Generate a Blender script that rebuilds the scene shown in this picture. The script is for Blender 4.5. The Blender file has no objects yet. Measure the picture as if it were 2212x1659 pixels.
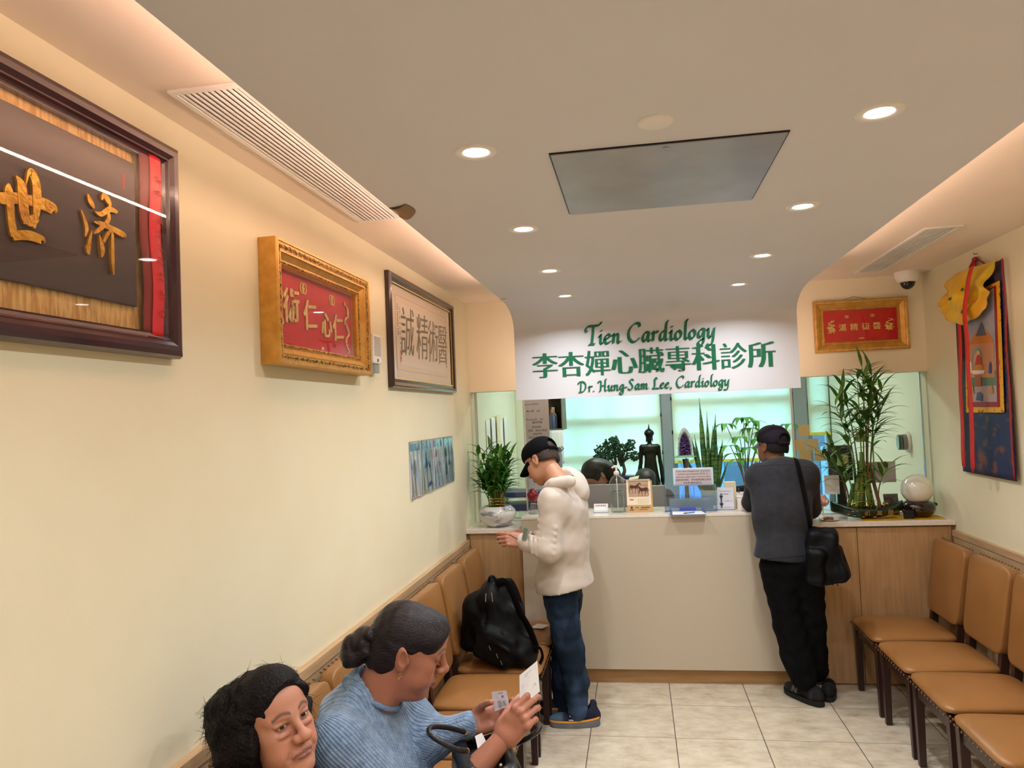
import bpy, bmesh, math, random
import numpy as np
from mathutils import Vector, Matrix, noise
PI = math.pi
C = bpy.context.scene.collection
random.seed(7)
SC = bpy.context.scene

# ------------------------------------------------------------------ camera
cam_d = bpy.data.cameras.new('camera'); cam = bpy.data.objects.new('camera', cam_d); C.objects.link(cam)
cam_d.sensor_fit = 'HORIZONTAL'; cam_d.sensor_width = 36.0; cam_d.lens = 1635.347 / 2212 * 36.0
cam_d.clip_start = 0.02; cam_d.clip_end = 200
_yaw, _pit, _rol = 0.16027419, 0.04088164, -0.04191912
_f = Vector((-math.sin(_yaw)*math.cos(_pit), math.cos(_yaw)*math.cos(_pit), math.sin(_pit)))
_r0 = Vector((math.cos(_yaw), math.sin(_yaw), 0)); _u0 = _r0.cross(_f)
_r = math.cos(_rol)*_r0 + math.sin(_rol)*_u0; _u = -math.sin(_rol)*_r0 + math.cos(_rol)*_u0
_m = Matrix.Identity(4)
for _i in range(3):
    _m[_i][0], _m[_i][1], _m[_i][2] = _r[_i], _u[_i], -_f[_i]
_m.translation = Vector((0, 0, 1.76446)); cam.matrix_world = _m
SC.camera = cam
SC.view_settings.view_transform = 'Standard'; SC.view_settings.look = 'None'
SC.view_settings.gamma = 1.0; SC.view_settings.use_curve_mapping = False
SC.view_settings.exposure = 0.0
SC.cycles.use_denoising = True
SC.cycles.max_bounces = 8; SC.cycles.diffuse_bounces = 5; SC.cycles.glossy_bounces = 4
SC.cycles.transmission_bounces = 6; SC.cycles.transparent_max_bounces = 16
SC.cycles.caustics_reflective = False; SC.cycles.caustics_refractive = False
SC.cycles.sample_clamp_indirect = 6.0
# daylight outside the windows
W = bpy.data.worlds.new('daylight'); SC.world = W; W.use_nodes = True
W.node_tree.nodes['Background'].inputs[0].default_value = (0.33, 0.78, 1.0, 1)
W.node_tree.nodes['Background'].inputs[1].default_value = 14.0
DOWNLIGHT_W = 3.7
LED_STRENGTH = 36.0

XL, XR, ZC, D, DB = -1.1698, 1.8951, 2.5783, 5.0378, 5.317
PZ = 2.45          # underside of the lowered ceiling

# ------------------------------------------------------------------ materials
def lin(c):
    if isinstance(c, str):
        c = [int(c[i:i+2], 16) for i in (0, 2, 4)]
    o = []
    for v in c[:3]:
        v = v/255.0
        o.append(v/12.92 if v <= 0.04045 else ((v+0.055)/1.055)**2.4)
    return (o[0], o[1], o[2], 1.0)
_MC = {}
def mat(name, rgb, rough=.5, metal=0.0, rgb2=None, ns=8.0, st=(1, 1, 1), nd=4.0, lo=.35, hi=.65, bump=0.0, bs=60.0, bst=None,
        coat=0.0, sheen=0.0, spec=.5, trans=0.0, ior=1.45, emit=None, estr=0.0, attr=None, sss=0.0):
    if name in _MC: return _MC[name]
    m = bpy.data.materials.new(name); m.use_nodes = True; _MC[name] = m
    N = m.node_tree.nodes; L = m.node_tree.links; b = N['Principled BSDF']
    b.inputs['Base Color'].default_value = lin(rgb); b.inputs['Roughness'].default_value = rough
    b.inputs['Metallic'].default_value = metal; b.inputs['Specular IOR Level'].default_value = spec
    b.inputs['Coat Weight'].default_value = coat; b.inputs['Coat Roughness'].default_value = .12
    b.inputs['Sheen Weight'].default_value = sheen; b.inputs['Transmission Weight'].default_value = trans
    b.inputs['IOR'].default_value = ior
    if sss: 
        b.inputs['Subsurface Weight'].default_value = sss; b.inputs['Subsurface Radius'].default_value = (.012, .005, .003)
        b.inputs['Subsurface Scale'].default_value = .6
    if emit is not None:
        b.inputs['Emission Color'].default_value = lin(emit); b.inputs['Emission Strength'].default_value = estr
    tc = None
    def coords(s):
        nonlocal tc
        if tc is None: tc = N.new('ShaderNodeTexCoord')
        mp = N.new('ShaderNodeMapping'); mp.inputs['Scale'].default_value = s
        L.new(tc.outputs['Object'], mp.inputs[0]); return mp.outputs[0]
    if rgb2 is not None:
        t = N.new('ShaderNodeTexNoise'); t.inputs['Scale'].default_value = ns; t.inputs['Detail'].default_value = nd
        L.new(coords(st), t.inputs['Vector'])
        r = N.new('ShaderNodeMapRange'); r.inputs[1].default_value = lo; r.inputs[2].default_value = hi
        L.new(t.outputs[0], r.inputs[0])
        x = N.new('ShaderNodeMix'); x.data_type = 'RGBA'; x.inputs[6].default_value = lin(rgb); x.inputs[7].default_value = lin(rgb2)
        L.new(r.outputs[0], x.inputs[0]); L.new(x.outputs[2], b.inputs['Base Color'])
    if attr:
        a = N.new('ShaderNodeAttribute'); a.attribute_name = attr; L.new(a.outputs['Color'], b.inputs['Base Color'])
    if bump:
        t = N.new('ShaderNodeTexNoise'); t.inputs['Scale'].default_value = bs; t.inputs['Detail'].default_value = 3
        L.new(coords(bst or (1, 1, 1)), t.inputs['Vector'])
        u = N.new('ShaderNodeBump'); u.inputs['Strength'].default_value = bump; u.inputs['Distance'].default_value = .01
        L.new(t.outputs[0], u.inputs['Height']); L.new(u.outputs[0], b.inputs['Normal'])
    return m
def glass_thin(name, tint=(.9, .97, .96), gloss=.08):
    if name in _MC: return _MC[name]
    m = bpy.data.materials.new(name); m.use_nodes = True; _MC[name] = m
    N = m.node_tree.nodes; L = m.node_tree.links; N.clear()
    o = N.new('ShaderNodeOutputMaterial'); t = N.new('ShaderNodeBsdfTransparent'); g = N.new('ShaderNodeBsdfGlossy')
    t.inputs[0].default_value = (*tint, 1); g.inputs['Roughness'].default_value = .02
    f = N.new('ShaderNodeLayerWeight'); f.inputs[0].default_value = .5
    pw = N.new('ShaderNodeMath'); pw.operation = 'POWER'; pw.inputs[1].default_value = 4.0
    a = N.new('ShaderNodeMath'); a.operation = 'MULTIPLY_ADD'; a.inputs[1].default_value = .9; a.inputs[2].default_value = gloss
    L.new(f.outputs['Facing'], pw.inputs[0])
    c = N.new('ShaderNodeClamp'); x = N.new('ShaderNodeMixShader')
    L.new(pw.outputs[0], a.inputs[0]); L.new(a.outputs[0], c.inputs[0]); L.new(c.outputs[0], x.inputs[0])
    L.new(t.outputs[0], x.inputs[1]); L.new(g.outputs[0], x.inputs[2]); L.new(x.outputs[0], o.inputs[0])
    return m

# ------------------------------------------------------------------ mesh builder
class MB:
    def __init__(s): s.v = []; s.f = []; s.m = []; s.mi = 0; s.T = Matrix.Identity(4)
    def add(s, vs, fs):
        o = len(s.v); s.v += [tuple(s.T @ Vector(p)) for p in vs]
        s.f += [[i+o for i in f] for f in fs]; s.m += [s.mi]*len(fs); return s
    def box(s, x0, x1, y0, y1, z0, z1):
        return s.add([(x0,y0,z0),(x1,y0,z0),(x1,y1,z0),(x0,y1,z0),(x0,y0,z1),(x1,y0,z1),(x1,y1,z1),(x0,y1,z1)],
              [[0,3,2,1],[4,5,6,7],[0,1,5,4],[1,2,6,5],[2,3,7,6],[3,0,4,7]])
    def prism(s, poly, ax, a, b):
        n = len(poly)
        def P(p, t): return {'x': (t, p[0], p[1]), 'y': (p[0], t, p[1]), 'z': (p[0], p[1], t)}[ax]
        vs = [P(p, a) for p in poly] + [P(p, b) for p in poly]
        fs = [[i, (i+1) % n, n+(i+1) % n, n+i] for i in range(n)] + [list(range(n))[::-1], list(range(n, 2*n))]
        return s.add(vs, fs)
    def tube(s, pts, r, n=8, caps=True, flat=1.0, up=None):
        pts = [Vector(p) for p in pts]; k = len(pts)
        rs = list(r) if hasattr(r, '__len__') else [r]*k
        vs = []; fs = []; nr = None
        for i in range(k):
            t = (pts[min(i+1, k-1)]-pts[max(i-1, 0)])
            t = t.normalized() if t.length > 1e-9 else Vector((0, 0, 1))
            if nr is None:
                nr = Vector(up) if up else (Vector((0, 0, 1)) if abs(t.z) < .9 else Vector((1, 0, 0)))
            nr = (nr - t*nr.dot(t)); nr = nr.normalized() if nr.length > 1e-6 else t.orthogonal().normalized()
            bn = t.cross(nr)
            for j in range(n):
                a = 2*PI*j/n; vs.append(pts[i] + nr*(math.cos(a)*rs[i]*flat) + bn*(math.sin(a)*rs[i]))
        for i in range(k-1):
            for j in range(n):
                q = (j+1) % n; fs.append([i*n+j, i*n+q, (i+1)*n+q, (i+1)*n+j])
        if caps: fs += [list(range(n))[::-1], [(k-1)*n+j for j in range(n)]]
        return s.add(vs, fs)
    def lathe(s, prof, n=32, c=(0, 0, 0)):
        vs = []; fs = []; k = len(prof)
        for r, z in prof:
            for j in range(n):
                a = 2*PI*j/n; vs.append((c[0]+r*math.cos(a), c[1]+r*math.sin(a), c[2]+z))
        for i in range(k-1):
            for j in range(n):
                q = (j+1) % n; fs.append([i*n+j, i*n+q, (i+1)*n+q, (i+1)*n+j])
        if prof[0][0] > 1e-5: fs.append(list(range(n))[::-1])
        if prof[-1][0] > 1e-5: fs.append([(k-1)*n+j for j in range(n)])
        return s.add(vs, fs)
    def grid(s, fn, nu, nv, cu=False):
        vs = [fn(i/nu, j/nv) for i in range(nu+(0 if cu else 1)) for j in range(nv+1)]; fs = []
        w = nv+1; U = nu
        for i in range(U):
            i2 = (i+1) % nu if cu else i+1
            for j in range(nv): fs.append([i*w+j, i2*w+j, i2*w+j+1, i*w+j+1])
        return s.add(vs, fs)
    def slabgrid(s, fn, nu, nv, th):
        # a sheet with thickness: fn(u,v)->point, thickness along the local normal
        P = [[Vector(fn(i/nu, j/nv)) for j in range(nv+1)] for i in range(nu+1)]; vs = []; fs = []
        for sg in (0, 1):
            for i in range(nu+1):
                for j in range(nv+1):
                    du = P[min(i+1, nu)][j]-P[max(i-1, 0)][j]; dv = P[i][min(j+1, nv)]-P[i][max(j-1, 0)]
                    n = du.cross(dv); n = n.normalized() if n.length > 1e-12 else Vector((0, 0, 1))
                    vs.append(P[i][j] + n*(th*(sg-.5)))
        w = nv+1; o = (nu+1)*w
        for i in range(nu):
            for j in range(nv):
                a, b, c, d = i*w+j, (i+1)*w+j, (i+1)*w+j+1, i*w+j+1
                fs += [[d, c, b, a], [o+a, o+b, o+c, o+d]]
        for i in range(nu):
            fs += [[i*w, (i+1)*w, o+(i+1)*w, o+i*w], [(i+1)*w+nv, i*w+nv, o+i*w+nv, o+(i+1)*w+nv]]
        for j in range(nv):
            fs += [[j+1, j, o+j, o+j+1], [nu*w+j, nu*w+j+1, o+nu*w+j+1, o+nu*w+j]]
        return s.add(vs, fs)
    def ell(s, c, r, nu=16, nv=10, R=None):
        vs = []; fs = []; c = Vector(c)
        for i in range(nv+1):
            t = PI*i/nv
            for j in range(nu):
                a = 2*PI*j/nu; p = Vector((r[0]*math.sin(t)*math.cos(a), r[1]*math.sin(t)*math.sin(a), r[2]*math.cos(t)))
                vs.append(c + (R @ p if R else p))
        for i in range(nv):
            for j in range(nu):
                q = (j+1) % nu; fs.append([i*nu+j, (i+1)*nu+j, (i+1)*nu+q, i*nu+q])
        return s.add(vs, fs)
    def rbox(s, c, h, p=4.0, pz=None, n=14, fn=None):
        # superellipsoid cushion / soft box: half sizes h
        c = Vector(c)
        pz = pz or p
        def pw(x): return math.copysign(abs(x)**(2.0/p), x)
        def pq(x): return math.copysign(abs(x)**(2.0/pz), x)
        vs = []; fs = []; nu, nv = 4*n, 2*n
        for i in range(nv+1):
            t = -PI/2+PI*i/nv
            for j in range(nu):
                a = 2*PI*j/nu
                q = Vector((h[0]*pq(math.cos(t))*pw(math.cos(a)), h[1]*pq(math.cos(t))*pw(math.sin(a)), h[2]*pq(math.sin(t))))
                vs.append(c+(Vector(fn(q)) if fn else q))
        for i in range(nv):
            for j in range(nu):
                q = (j+1) % nu; fs.append([i*nu+j, i*nu+q, (i+1)*nu+q, (i+1)*nu+j])
        return s.add(vs, fs)
    def text(s, body, size, M4, bold=0.0, depth=.0006, al='CENTER', wide=0.0, nw=1, sx=1.0, sp=1.0):
        vs, fs = text_geo(body, bold, al, sp)
        for k in range(nw):
            dx = 0 if nw == 1 else wide*(k/(nw-1)-.5)
            s.add([M4 @ Vector(((x+dx)*size*sx, y*size, z*depth*(1+.05*k) if z > 0 else z*depth*.2)) for x, y, z in vs], fs)
        return s
    def obj(s, name, mats, parent=None, smooth=40, bevel=0, bseg=2, sub=0, world=False):
        me = bpy.data.meshes.new(name)
        vs = s.v
        if world and parent is not None:
            iv = wmat(parent).inverted(); vs = [tuple(iv @ Vector(p)) for p in vs]
        me.from_pydata(vs, [], s.f)
        if not isinstance(mats, (list, tuple)): mats = [mats]
        for q in mats: me.materials.append(q)
        if len(mats) > 1: me.polygons.foreach_set('material_index', s.m)
        bm = bmesh.new(); bm.from_mesh(me)
        bmesh.ops.remove_doubles(bm, verts=bm.verts, dist=1e-6)
        bmesh.ops.recalc_face_normals(bm, faces=bm.faces); bm.to_mesh(me); bm.free()
        if smooth:
            me.polygons.foreach_set('use_smooth', [True]*len(me.polygons))
            if smooth < 180: me.set_sharp_from_angle(angle=math.radians(smooth))
        me.update()
        o = bpy.data.objects.new(name, me); C.objects.link(o)
        if parent is not None: o.parent = parent
        if bevel:
            b = o.modifiers.new('bevel', 'BEVEL'); b.width = bevel; b.segments = bseg; b.limit_method = 'ANGLE'; b.angle_limit = math.radians(40)
            b.harden_normals = False
        if sub:
            b = o.modifiers.new('subdivision', 'SUBSURF'); b.levels = sub; b.render_levels = sub
        return o
def wmat(o):
    m = o.matrix_basis.copy()
    while o.parent: o = o.parent; m = o.matrix_basis @ m
    return m
_TG = {}
def text_geo(body, bold=0.0, al='CENTER', sp=1.0):
    k = (body, bold, al, sp)
    if k not in _TG:
        cu = bpy.data.curves.new('writing', 'FONT'); cu.body = body; cu.size = 1; cu.extrude = 1.0; cu.offset = bold
        cu.align_x = al; cu.space_character = sp; cu.resolution_u = 3
        o = bpy.data.objects.new('writing', cu); me = bpy.data.meshes.new_from_object(o)
        _TG[k] = ([tuple(v.co) for v in me.vertices], [list(p.vertices) for p in me.polygons])
        bpy.data.objects.remove(o); bpy.data.curves.remove(cu); bpy.data.meshes.remove(me)
    return _TG[k]
def frame4(o, x, y, z=None):
    x = Vector(x).normalized(); y = Vector(y).normalized(); z = x.cross(y) if z is None else Vector(z)
    m = Matrix.Identity(4)
    for i in range(3): m[i][0], m[i][1], m[i][2], m[i][3] = x[i], y[i], z[i], o[i]
    return m
def thing(name, label, cat, loc=(0, 0, 0), rz=0.0, group=None):
    o = bpy.data.objects.new(name, None); C.objects.link(o); o.empty_display_size = .05
    o.location = loc; o.rotation_euler = (0, 0, rz); return tag(o, label, cat, group)
def tag(o, label, cat, group=None):
    o['label'] = label; o['category'] = cat
    if group: o['group'] = group
    return o
def struct(o): o['kind'] = 'structure'; return o
def dup(root, loc, rz=None, label=None, group=None):
    r = root.copy(); C.objects.link(r); r.location = loc
    if rz is not None: r.rotation_euler = (0, 0, rz)
    if label: r['label'] = label
    if group: r['group'] = group
    for ch in list(root.children):
        c = ch.copy(); C.objects.link(c); c.parent = r
        for g in list(ch.children):
            d = g.copy(); C.objects.link(d); d.parent = c
    return r
def crom(P, n=6, closed=False):
    P = [Vector(p) for p in P]; out = []; k = len(P)
    for i in range(k if closed else k-1):
        if closed: a, b, c, d = P[(i-1) % k], P[i], P[(i+1) % k], P[(i+2) % k]
        else: a, b, c, d = P[max(i-1, 0)], P[i], P[i+1], P[min(i+2, k-1)]
        for j in range(n):
            t = j/n
            out.append(.5*((2*b)+(c-a)*t+(2*a-5*b+4*c-d)*t*t+(3*b-a-3*c+d)*t**3))
    if not closed: out.append(P[-1])
    return out

CAMP = Vector((0, 0, 1.76446))
def _ray(u, v): return _r*((u-1106)/1635.347) - _u*((v-829.5)/1635.347) + _f
def PX(u, v, X): d = _ray(u, v); return CAMP + d*(X/d.x)
def PY(u, v, Y): d = _ray(u, v); return CAMP + d*(Y/d.y)
def PZZ(u, v, Z): d = _ray(u, v); return CAMP + d*((Z-CAMP.z)/d.z)
def PD(u, v, Z): return CAMP + _ray(u, v)*Z
def ribbon(mb, pts, F, th, back=0.0):
    """flat brush stroke: pts = (x, y, width); F(x, y, d) -> point, d = height above the sheet"""
    P = crom([(p[0], p[1], p[2]) for p in pts], 5); k = len(P); vs = []; fs = []
    mb.lay = getattr(mb, 'lay', 0)+1; th = th*(1+.08*mb.lay)
    for i in range(k):
        t = Vector((P[min(i+1, k-1)].x-P[max(i-1, 0)].x, P[min(i+1, k-1)].y-P[max(i-1, 0)].y))
        t = t.normalized() if t.length > 1e-9 else Vector((1, 0)); n = Vector((-t.y, t.x))*(max(P[i].z, 1e-5)/2)
        for sg in (1, -1):
            for d in (back, th): vs.append(F(P[i].x+n.x*sg, P[i].y+n.y*sg, d))
    for i in range(k-1):
        a, b = 4*i, 4*i+4
        fs += [[a+1, a+3, b+3, b+1], [a, b, b+2, a+2], [a, a+1, b+1, b], [a+2, b+2, b+3, a+3]]
    fs += [[0, 2, 3, 1], [4*k-4, 4*k-3, 4*k-1, 4*k-2]]
    mb.add(vs, fs)
# ------------------------------------------------------------------ surfaces of the room
m_wall = mat('cream_paint', 'E2DABE', .75, rgb2='DFD6B8', ns=3, bump=.03, bs=220)
m_ceil = mat('ceiling_paint', 'F2E2D2', .8, rgb2='EFDFCE', ns=2, bump=.02, bs=200)
m_panel = mat('lowered_ceiling_paint', 'DAD9DE', .62, rgb2='D6D5DA', ns=1.5, bump=.02, bs=150)
m_head = mat('header_paint', 'EEE3CA', .75)
m_white = mat('white_enamel', 'EFEAE4', .35)
m_office = mat('office_paint', 'EFF0DC', .8)
m_oak = mat('oak_veneer', 'B8946A', .45, rgb2='A8845C', ns=5, st=(9, 9, .7), nd=5, bump=.02, bs=30, bst=(10, 10, .6))
m_oakh = mat('oak_veneer_lengthwise', 'BF9F7A', .45, rgb2='B0906C', ns=5, st=(9, .7, 9), nd=5)
m_oakx = mat('oak_veneer_across', 'B08A5C', .45, rgb2='A07A4C', ns=5, st=(.7, 9, 9), nd=5)
m_quartz = mat('white_quartz', 'E9DFD2', .18, rgb2='E2D7C8', ns=40)
m_count = mat('counter_laminate', 'C2B5A1', .42)
m_black = mat('black_plastic', '0E0E10', .4)
m_steel = mat('steel', 'B9BCC0', .3, 1.0)
def tile_mat():
    m = bpy.data.materials.new('floor_tile'); m.use_nodes = True
    N = m.node_tree.nodes; L = m.node_tree.links; b = N['Principled BSDF']
    tc = N.new('ShaderNodeTexCoord'); sx = N.new('ShaderNodeSeparateXYZ'); L.new(tc.outputs['Object'], sx.inputs[0])
    def mth(op, a, bb, clamp=False):
        q = N.new('ShaderNodeMath'); q.operation = op; q.use_clamp = clamp
        for i, v in enumerate((a, bb)):
            if isinstance(v, (int, float)): q.inputs[i].default_value = v
            else: L.new(v, q.inputs[i])
        return q.outputs[0]
    def line(c, off, w):
        u = mth('DIVIDE', mth('SUBTRACT', c, off), .4572); fr = mth('FRACT', u, 0)
        d = mth('ABSOLUTE', mth('SUBTRACT', fr, .5), 0)          # .5 at the joint
        return mth('GREATER_THAN', d, .5-w/.4572), mth('FLOOR', u, 0)
    lx, ix = line(sx.outputs[0], -.32998, .0021); ly, iy = line(sx.outputs[1], 4.66358, .0016)
    j = mth('MAXIMUM', lx, ly)
    n1 = N.new('ShaderNodeTexNoise'); n1.inputs['Scale'].default_value = 7; n1.inputs['Detail'].default_value = 6; n1.inputs['Roughness'].default_value = .65
    mp = N.new('ShaderNodeMapping'); mp.inputs['Scale'].default_value = (1, 1.6, 1)
    cm = N.new('ShaderNodeCombineXYZ'); L.new(mth('MULTIPLY', ix, 3.7), cm.inputs[0]); L.new(mth('MULTIPLY', iy, 5.3), cm.inputs[1])
    ad = N.new('ShaderNodeVectorMath'); ad.operation = 'ADD'; L.new(tc.outputs['Object'], ad.inputs[0]); L.new(cm.outputs[0], ad.inputs[1])
    L.new(ad.outputs[0], mp.inputs[0]); L.new(mp.outputs[0], n1.inputs['Vector'])
    cr = N.new('ShaderNodeValToRGB'); e = cr.color_ramp.elements
    e[0].position = .3; e[0].color = lin('B7A78F'); e[1].position = .66; e[1].color = lin('DCD0BC')
    q = e.new(.48); q.color = lin('CDBFA8')
    L.new(n1.outputs[0], cr.inputs[0])
    x = N.new('ShaderNodeMix'); x.data_type = 'RGBA'; x.inputs[7].default_value = lin('3D2E2A')
    L.new(j, x.inputs[0]); L.new(cr.outputs[0], x.inputs[6]); L.new(x.outputs[2], b.inputs['Base Color'])
    r = mth('ADD', mth('MULTIPLY', j, .5), .24); L.new(r, b.inputs['Roughness'])
    u = N.new('ShaderNodeBump'); u.inputs['Strength'].default_value = .4; u.inputs['Distance'].default_value = .002; u.invert = True
    L.new(j, u.inputs['Height']); L.new(u.outputs[0], b.inputs['Normal'])
    return m
struct(MB().box(XL-.15, XR+.15, -2.2, 9.0, -.1, 0).obj('floor', tile_mat(), smooth=0))
struct(MB().box(XL-.12, XL, -2.2, 8.0, 0, 2.75).obj('wall_left', m_wall, smooth=0))
struct(MB().box(XR, XR+.12, -2.2, 8.0, 0, 2.75).obj('wall_right', m_wall, smooth=0))
struct(MB().box(XL-.12, XR+.12, -2.3, -2.2, 0, 2.75).obj('wall_front', m_wall, smooth=0))
struct(MB().box(XL-.12, XR+.12, -2.3, 8.1, ZC, ZC+.1).obj('ceiling', m_ceil, smooth=0))
struct(MB().box(XL, XR, DB, DB+.14, 1.938, ZC).obj('wall_header', m_head, smooth=0))
# lowered ceiling that curls down into the sign fascia
PX0, PX1, SY, SZ, TH = -.757, 1.003, 4.85, 1.857, .022
prof = [(-2.19, PZ), (4.40, PZ)]
prof += [(4.50, 2.4475), (4.60, 2.440), (4.68, 2.428), (4.74, 2.410), (4.785, 2.392), (4.822, 2.370), (4.842, 2.348), (SY-.001, 2.330), (SY, 2.31)]
prof += [(SY, SZ)]
inner = []
for i, p in enumerate(prof):
    a = Vector(prof[max(i-1, 0)]); c = Vector(prof[min(i+1, len(prof)-1)]); t = (c-a).normalized(); n = Vector((-t.y, t.x))
    inner.append((p[0]+n.x*TH, p[1]+n.y*TH))
mb = MB(); k = len(prof)
vs = [(x, p[0], p[1]) for x in (PX0, PX1) for p in prof+inner]
fs = []
for i in range(k-1):
    fs += [[i, i+1, 2*k+i+1, 2*k+i], [k+i+1, k+i, 3*k+i, 3*k+i+1]]
    fs += [[i+1, i, k+i, k+i+1], [2*k+i, 2*k+i+1, 3*k+i+1, 3*k+i]]
fs += [[0, 2*k, 3*k, k], [k-1, 2*k-1, 4*k-1, 3*k-1]]
mb.add(vs, fs); struct(mb.obj('ceiling_lower', m_panel, smooth=30))
# hidden warm LED strips lying on the edges of the lowered ceiling and behind the fascia
m_led = mat('led_strip', 'FFD9B0', .5, emit='FFDCC6', estr=LED_STRENGTH)
for x in (PX0+.028, PX1-.028):
    mb = MB().box(x-.014, x+.014, -2.1, 4.40, PZ+TH+.011, PZ+TH+.015)
    mb.box(x-.014, x+.014, SY+TH+.012, SY+TH+.016, 1.90, 2.28)
    struct(mb.obj('trim_led', m_led, smooth=0))
# wainscot
def wains(x0, sg, y1, ztop, seams, name):
    mb = MB(); f = x0+sg*.022
    ys = [-2.19]+seams+[y1]
    for a, b in zip(ys[:-1], ys[1:]): mb.box(min(x0, f), max(x0, f), a+.0015, b-.0015, .1, ztop-.042)
    mb.box(min(x0, x0+sg*.016), max(x0, x0+sg*.016), -2.19, y1, .1, ztop-.02)
    f2 = x0+sg*.026
    mb.box(min(x0, f2), max(x0, f2), -2.19, y1, ztop-.038, ztop)
    f3 = x0+sg*.014
    mb.box(min(x0, f3), max(x0, f3), -2.19, y1, 0, .1)
    return struct(mb.obj(name, m_oakh, smooth=0, bevel=.0015))
wains(XL, 1, 5.02, .9365, [-.6, .05, .69, 1.33, 1.97, 2.60, 3.24, 3.88, 4.52], 'trim_1')
wains(XR, -1, 5.02, .953, [-.6, .2, .9, 1.6, 2.3, 3.0, 3.7, 4.4], 'trim_2')

# ------------------------------------------------------------------ reception joinery
def cabinet(x0, x1, doors, label):
    t = thing('base_cabinet', label, 'cabinet', ((x0+x1)/2, D, 0), 0, None); ox = (x0+x1)/2
    MB().box(x0-ox, x1-ox, .02, .55, 0, .974).obj('carcass', m_oak, t, smooth=0)
    for a, b in doors: MB().box(a+.0015-ox, b-.0015-ox, 0, .019, .012, .972).obj('door', m_oak, t, smooth=0, bevel=.001)
    return t
cabinet(XL+.002, -.790, [(XL+.024, -.792)], 'oak veneer cabinet at the left end of the counter, under the round planter')
cabinet(.905, XR-.002, [(.955, 1.325), (1.325, XR-.024)], 'wide oak veneer cabinet beside the right row of chairs')
def ctop(x0, x1, z0, z1, label):
    return tag(MB().box(x0, x1, D-.018, D+.55, z0, z1).obj('countertop', m_quartz, smooth=0, bevel=.002), label, 'countertop')
ctop(XL+.001, -.7875, .976, 1.005, 'short white stone top under the round grey planter')
ctop(.9025, XR-.001, .981, 1.012, 'white stone top under the boat planter and the glass globe')
t = thing('reception_counter', 'beige front desk panel the two standing men face', 'counter', (.06, D, 0))
MB().box(-.845, .842, -.04, -.002, .095, 1.066).obj('front_panel', m_count, t, smooth=0, bevel=.0015)
MB().box(-.845, .842, -.001, .52, .1, 1.064).obj('carcass', m_count, t, smooth=0)
MB().box(-.845, .842, -.042, .30, 1.0665, 1.083).obj('ledge', m_quartz, t, smooth=0, bevel=.0015)
MB().box(-.843, .84, -.0005, .52, 0, .0945).obj('toe_kick', m_oakx, t, smooth=0)

# ------------------------------------------------------------------ office behind the counter
WY = 7.85
mb = MB().box(XL, XR, WY, WY+.15, 0, .58); mb.box(XL, XR, WY, WY+.15, 2.42, ZC); mb.box(XL, -1.05, WY, WY+.15, .58, 2.42)
struct(mb.obj('wall_back', m_office, smooth=0))
struct(MB().box(XL, XL+.008, DB+.15, WY, 0, ZC-.001).obj('wall_office_left', m_office, smooth=0))
struct(MB().box(XR-.008, XR, DB+.15, WY, 0, ZC-.001).obj('wall_office_right', m_office, smooth=0))
m_frame = mat('window_aluminium', '8F979E', .5, .1)
m_pane = glass_thin('window_glass', (.92, .98, 1.0), .05)
def shade_mat():
    m = bpy.data.materials.new('roller_shade'); m.use_nodes = True; N = m.node_tree.nodes; L = m.node_tree.links; N.clear()
    o = N.new('ShaderNodeOutputMaterial'); d = N.new('ShaderNodeBsdfDiffuse'); t = N.new('ShaderNodeBsdfTranslucent'); x = N.new('ShaderNodeMixShader')
    d.inputs[0].default_value = lin('F6F0C0'); t.inputs[0].default_value = lin('FFFBDC'); x.inputs[0].default_value = .42
    L.new(d.outputs[0], x.inputs[1]); L.new(t.outputs[0], x.inputs[2]); L.new(x.outputs[0], o.inputs[0]); return m
m_shade = shade_mat(); m_bar = mat('shade_hem_bar', 'E8D84A', .5)
def window(n, x0, x1, zs, bars, hbars):
    w = bpy.data.objects.new('window_%d' % n, None); C.objects.link(w); struct(w)
    w.location = ((x0+x1)/2, WY, .58); ox = (x0+x1)/2
    mb = MB(); y0, y1 = .02, .10; a, b = x0-ox, x1-ox; h = 1.84
    for q in ((a, a+.045), (b-.045, b)): mb.box(q[0], q[1], y0, y1, 0, h)
    mb.box(a, b, y0, y1, 0, .05); mb.box(a, b, y0, y1, h-.05, h)
    for q in bars: mb.box(q-ox-.016, q-ox+.016, y0, y1, .05, h-.05)
    for q in hbars: mb.box(a, b, y0, y1, q-.58-.018, q-.58+.018)
    mb.obj('window_frame', m_frame, w, smooth=0)
    MB().box(a+.04, b-.04, .075, .078, .04, h-.04).obj('pane', m_pane, w, smooth=0)
    MB().add([(a+.012, -.012, zs-.58), (b-.012, -.012, zs-.58), (b-.012, -.012, h-.01), (a+.012, -.012, h-.01)], [[0, 1, 2, 3]]).obj('roller_shade', m_shade, w, smooth=0)
    MB().box(a+.012, b-.012, -.018, -.006, zs-.58-.028, zs-.58).obj('hem_bar', m_bar, w, smooth=0)
window(1, -1.05, .255, 1.035, [-.62, -.28], [1.32, 1.70])
window(2, .352, 1.545, 1.235, [.72, 1.16], [1.52, 1.86])
window(3, 1.665, 1.885, 1.47, [], [1.75])
for x0, x1 in ((.257, .350), (1.547, 1.663)):
    struct(MB().box(x0, x1, WY-.03, WY+.12, .58, 2.42).obj('trim_mullion', m_frame, smooth=0, bevel=.004))
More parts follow.
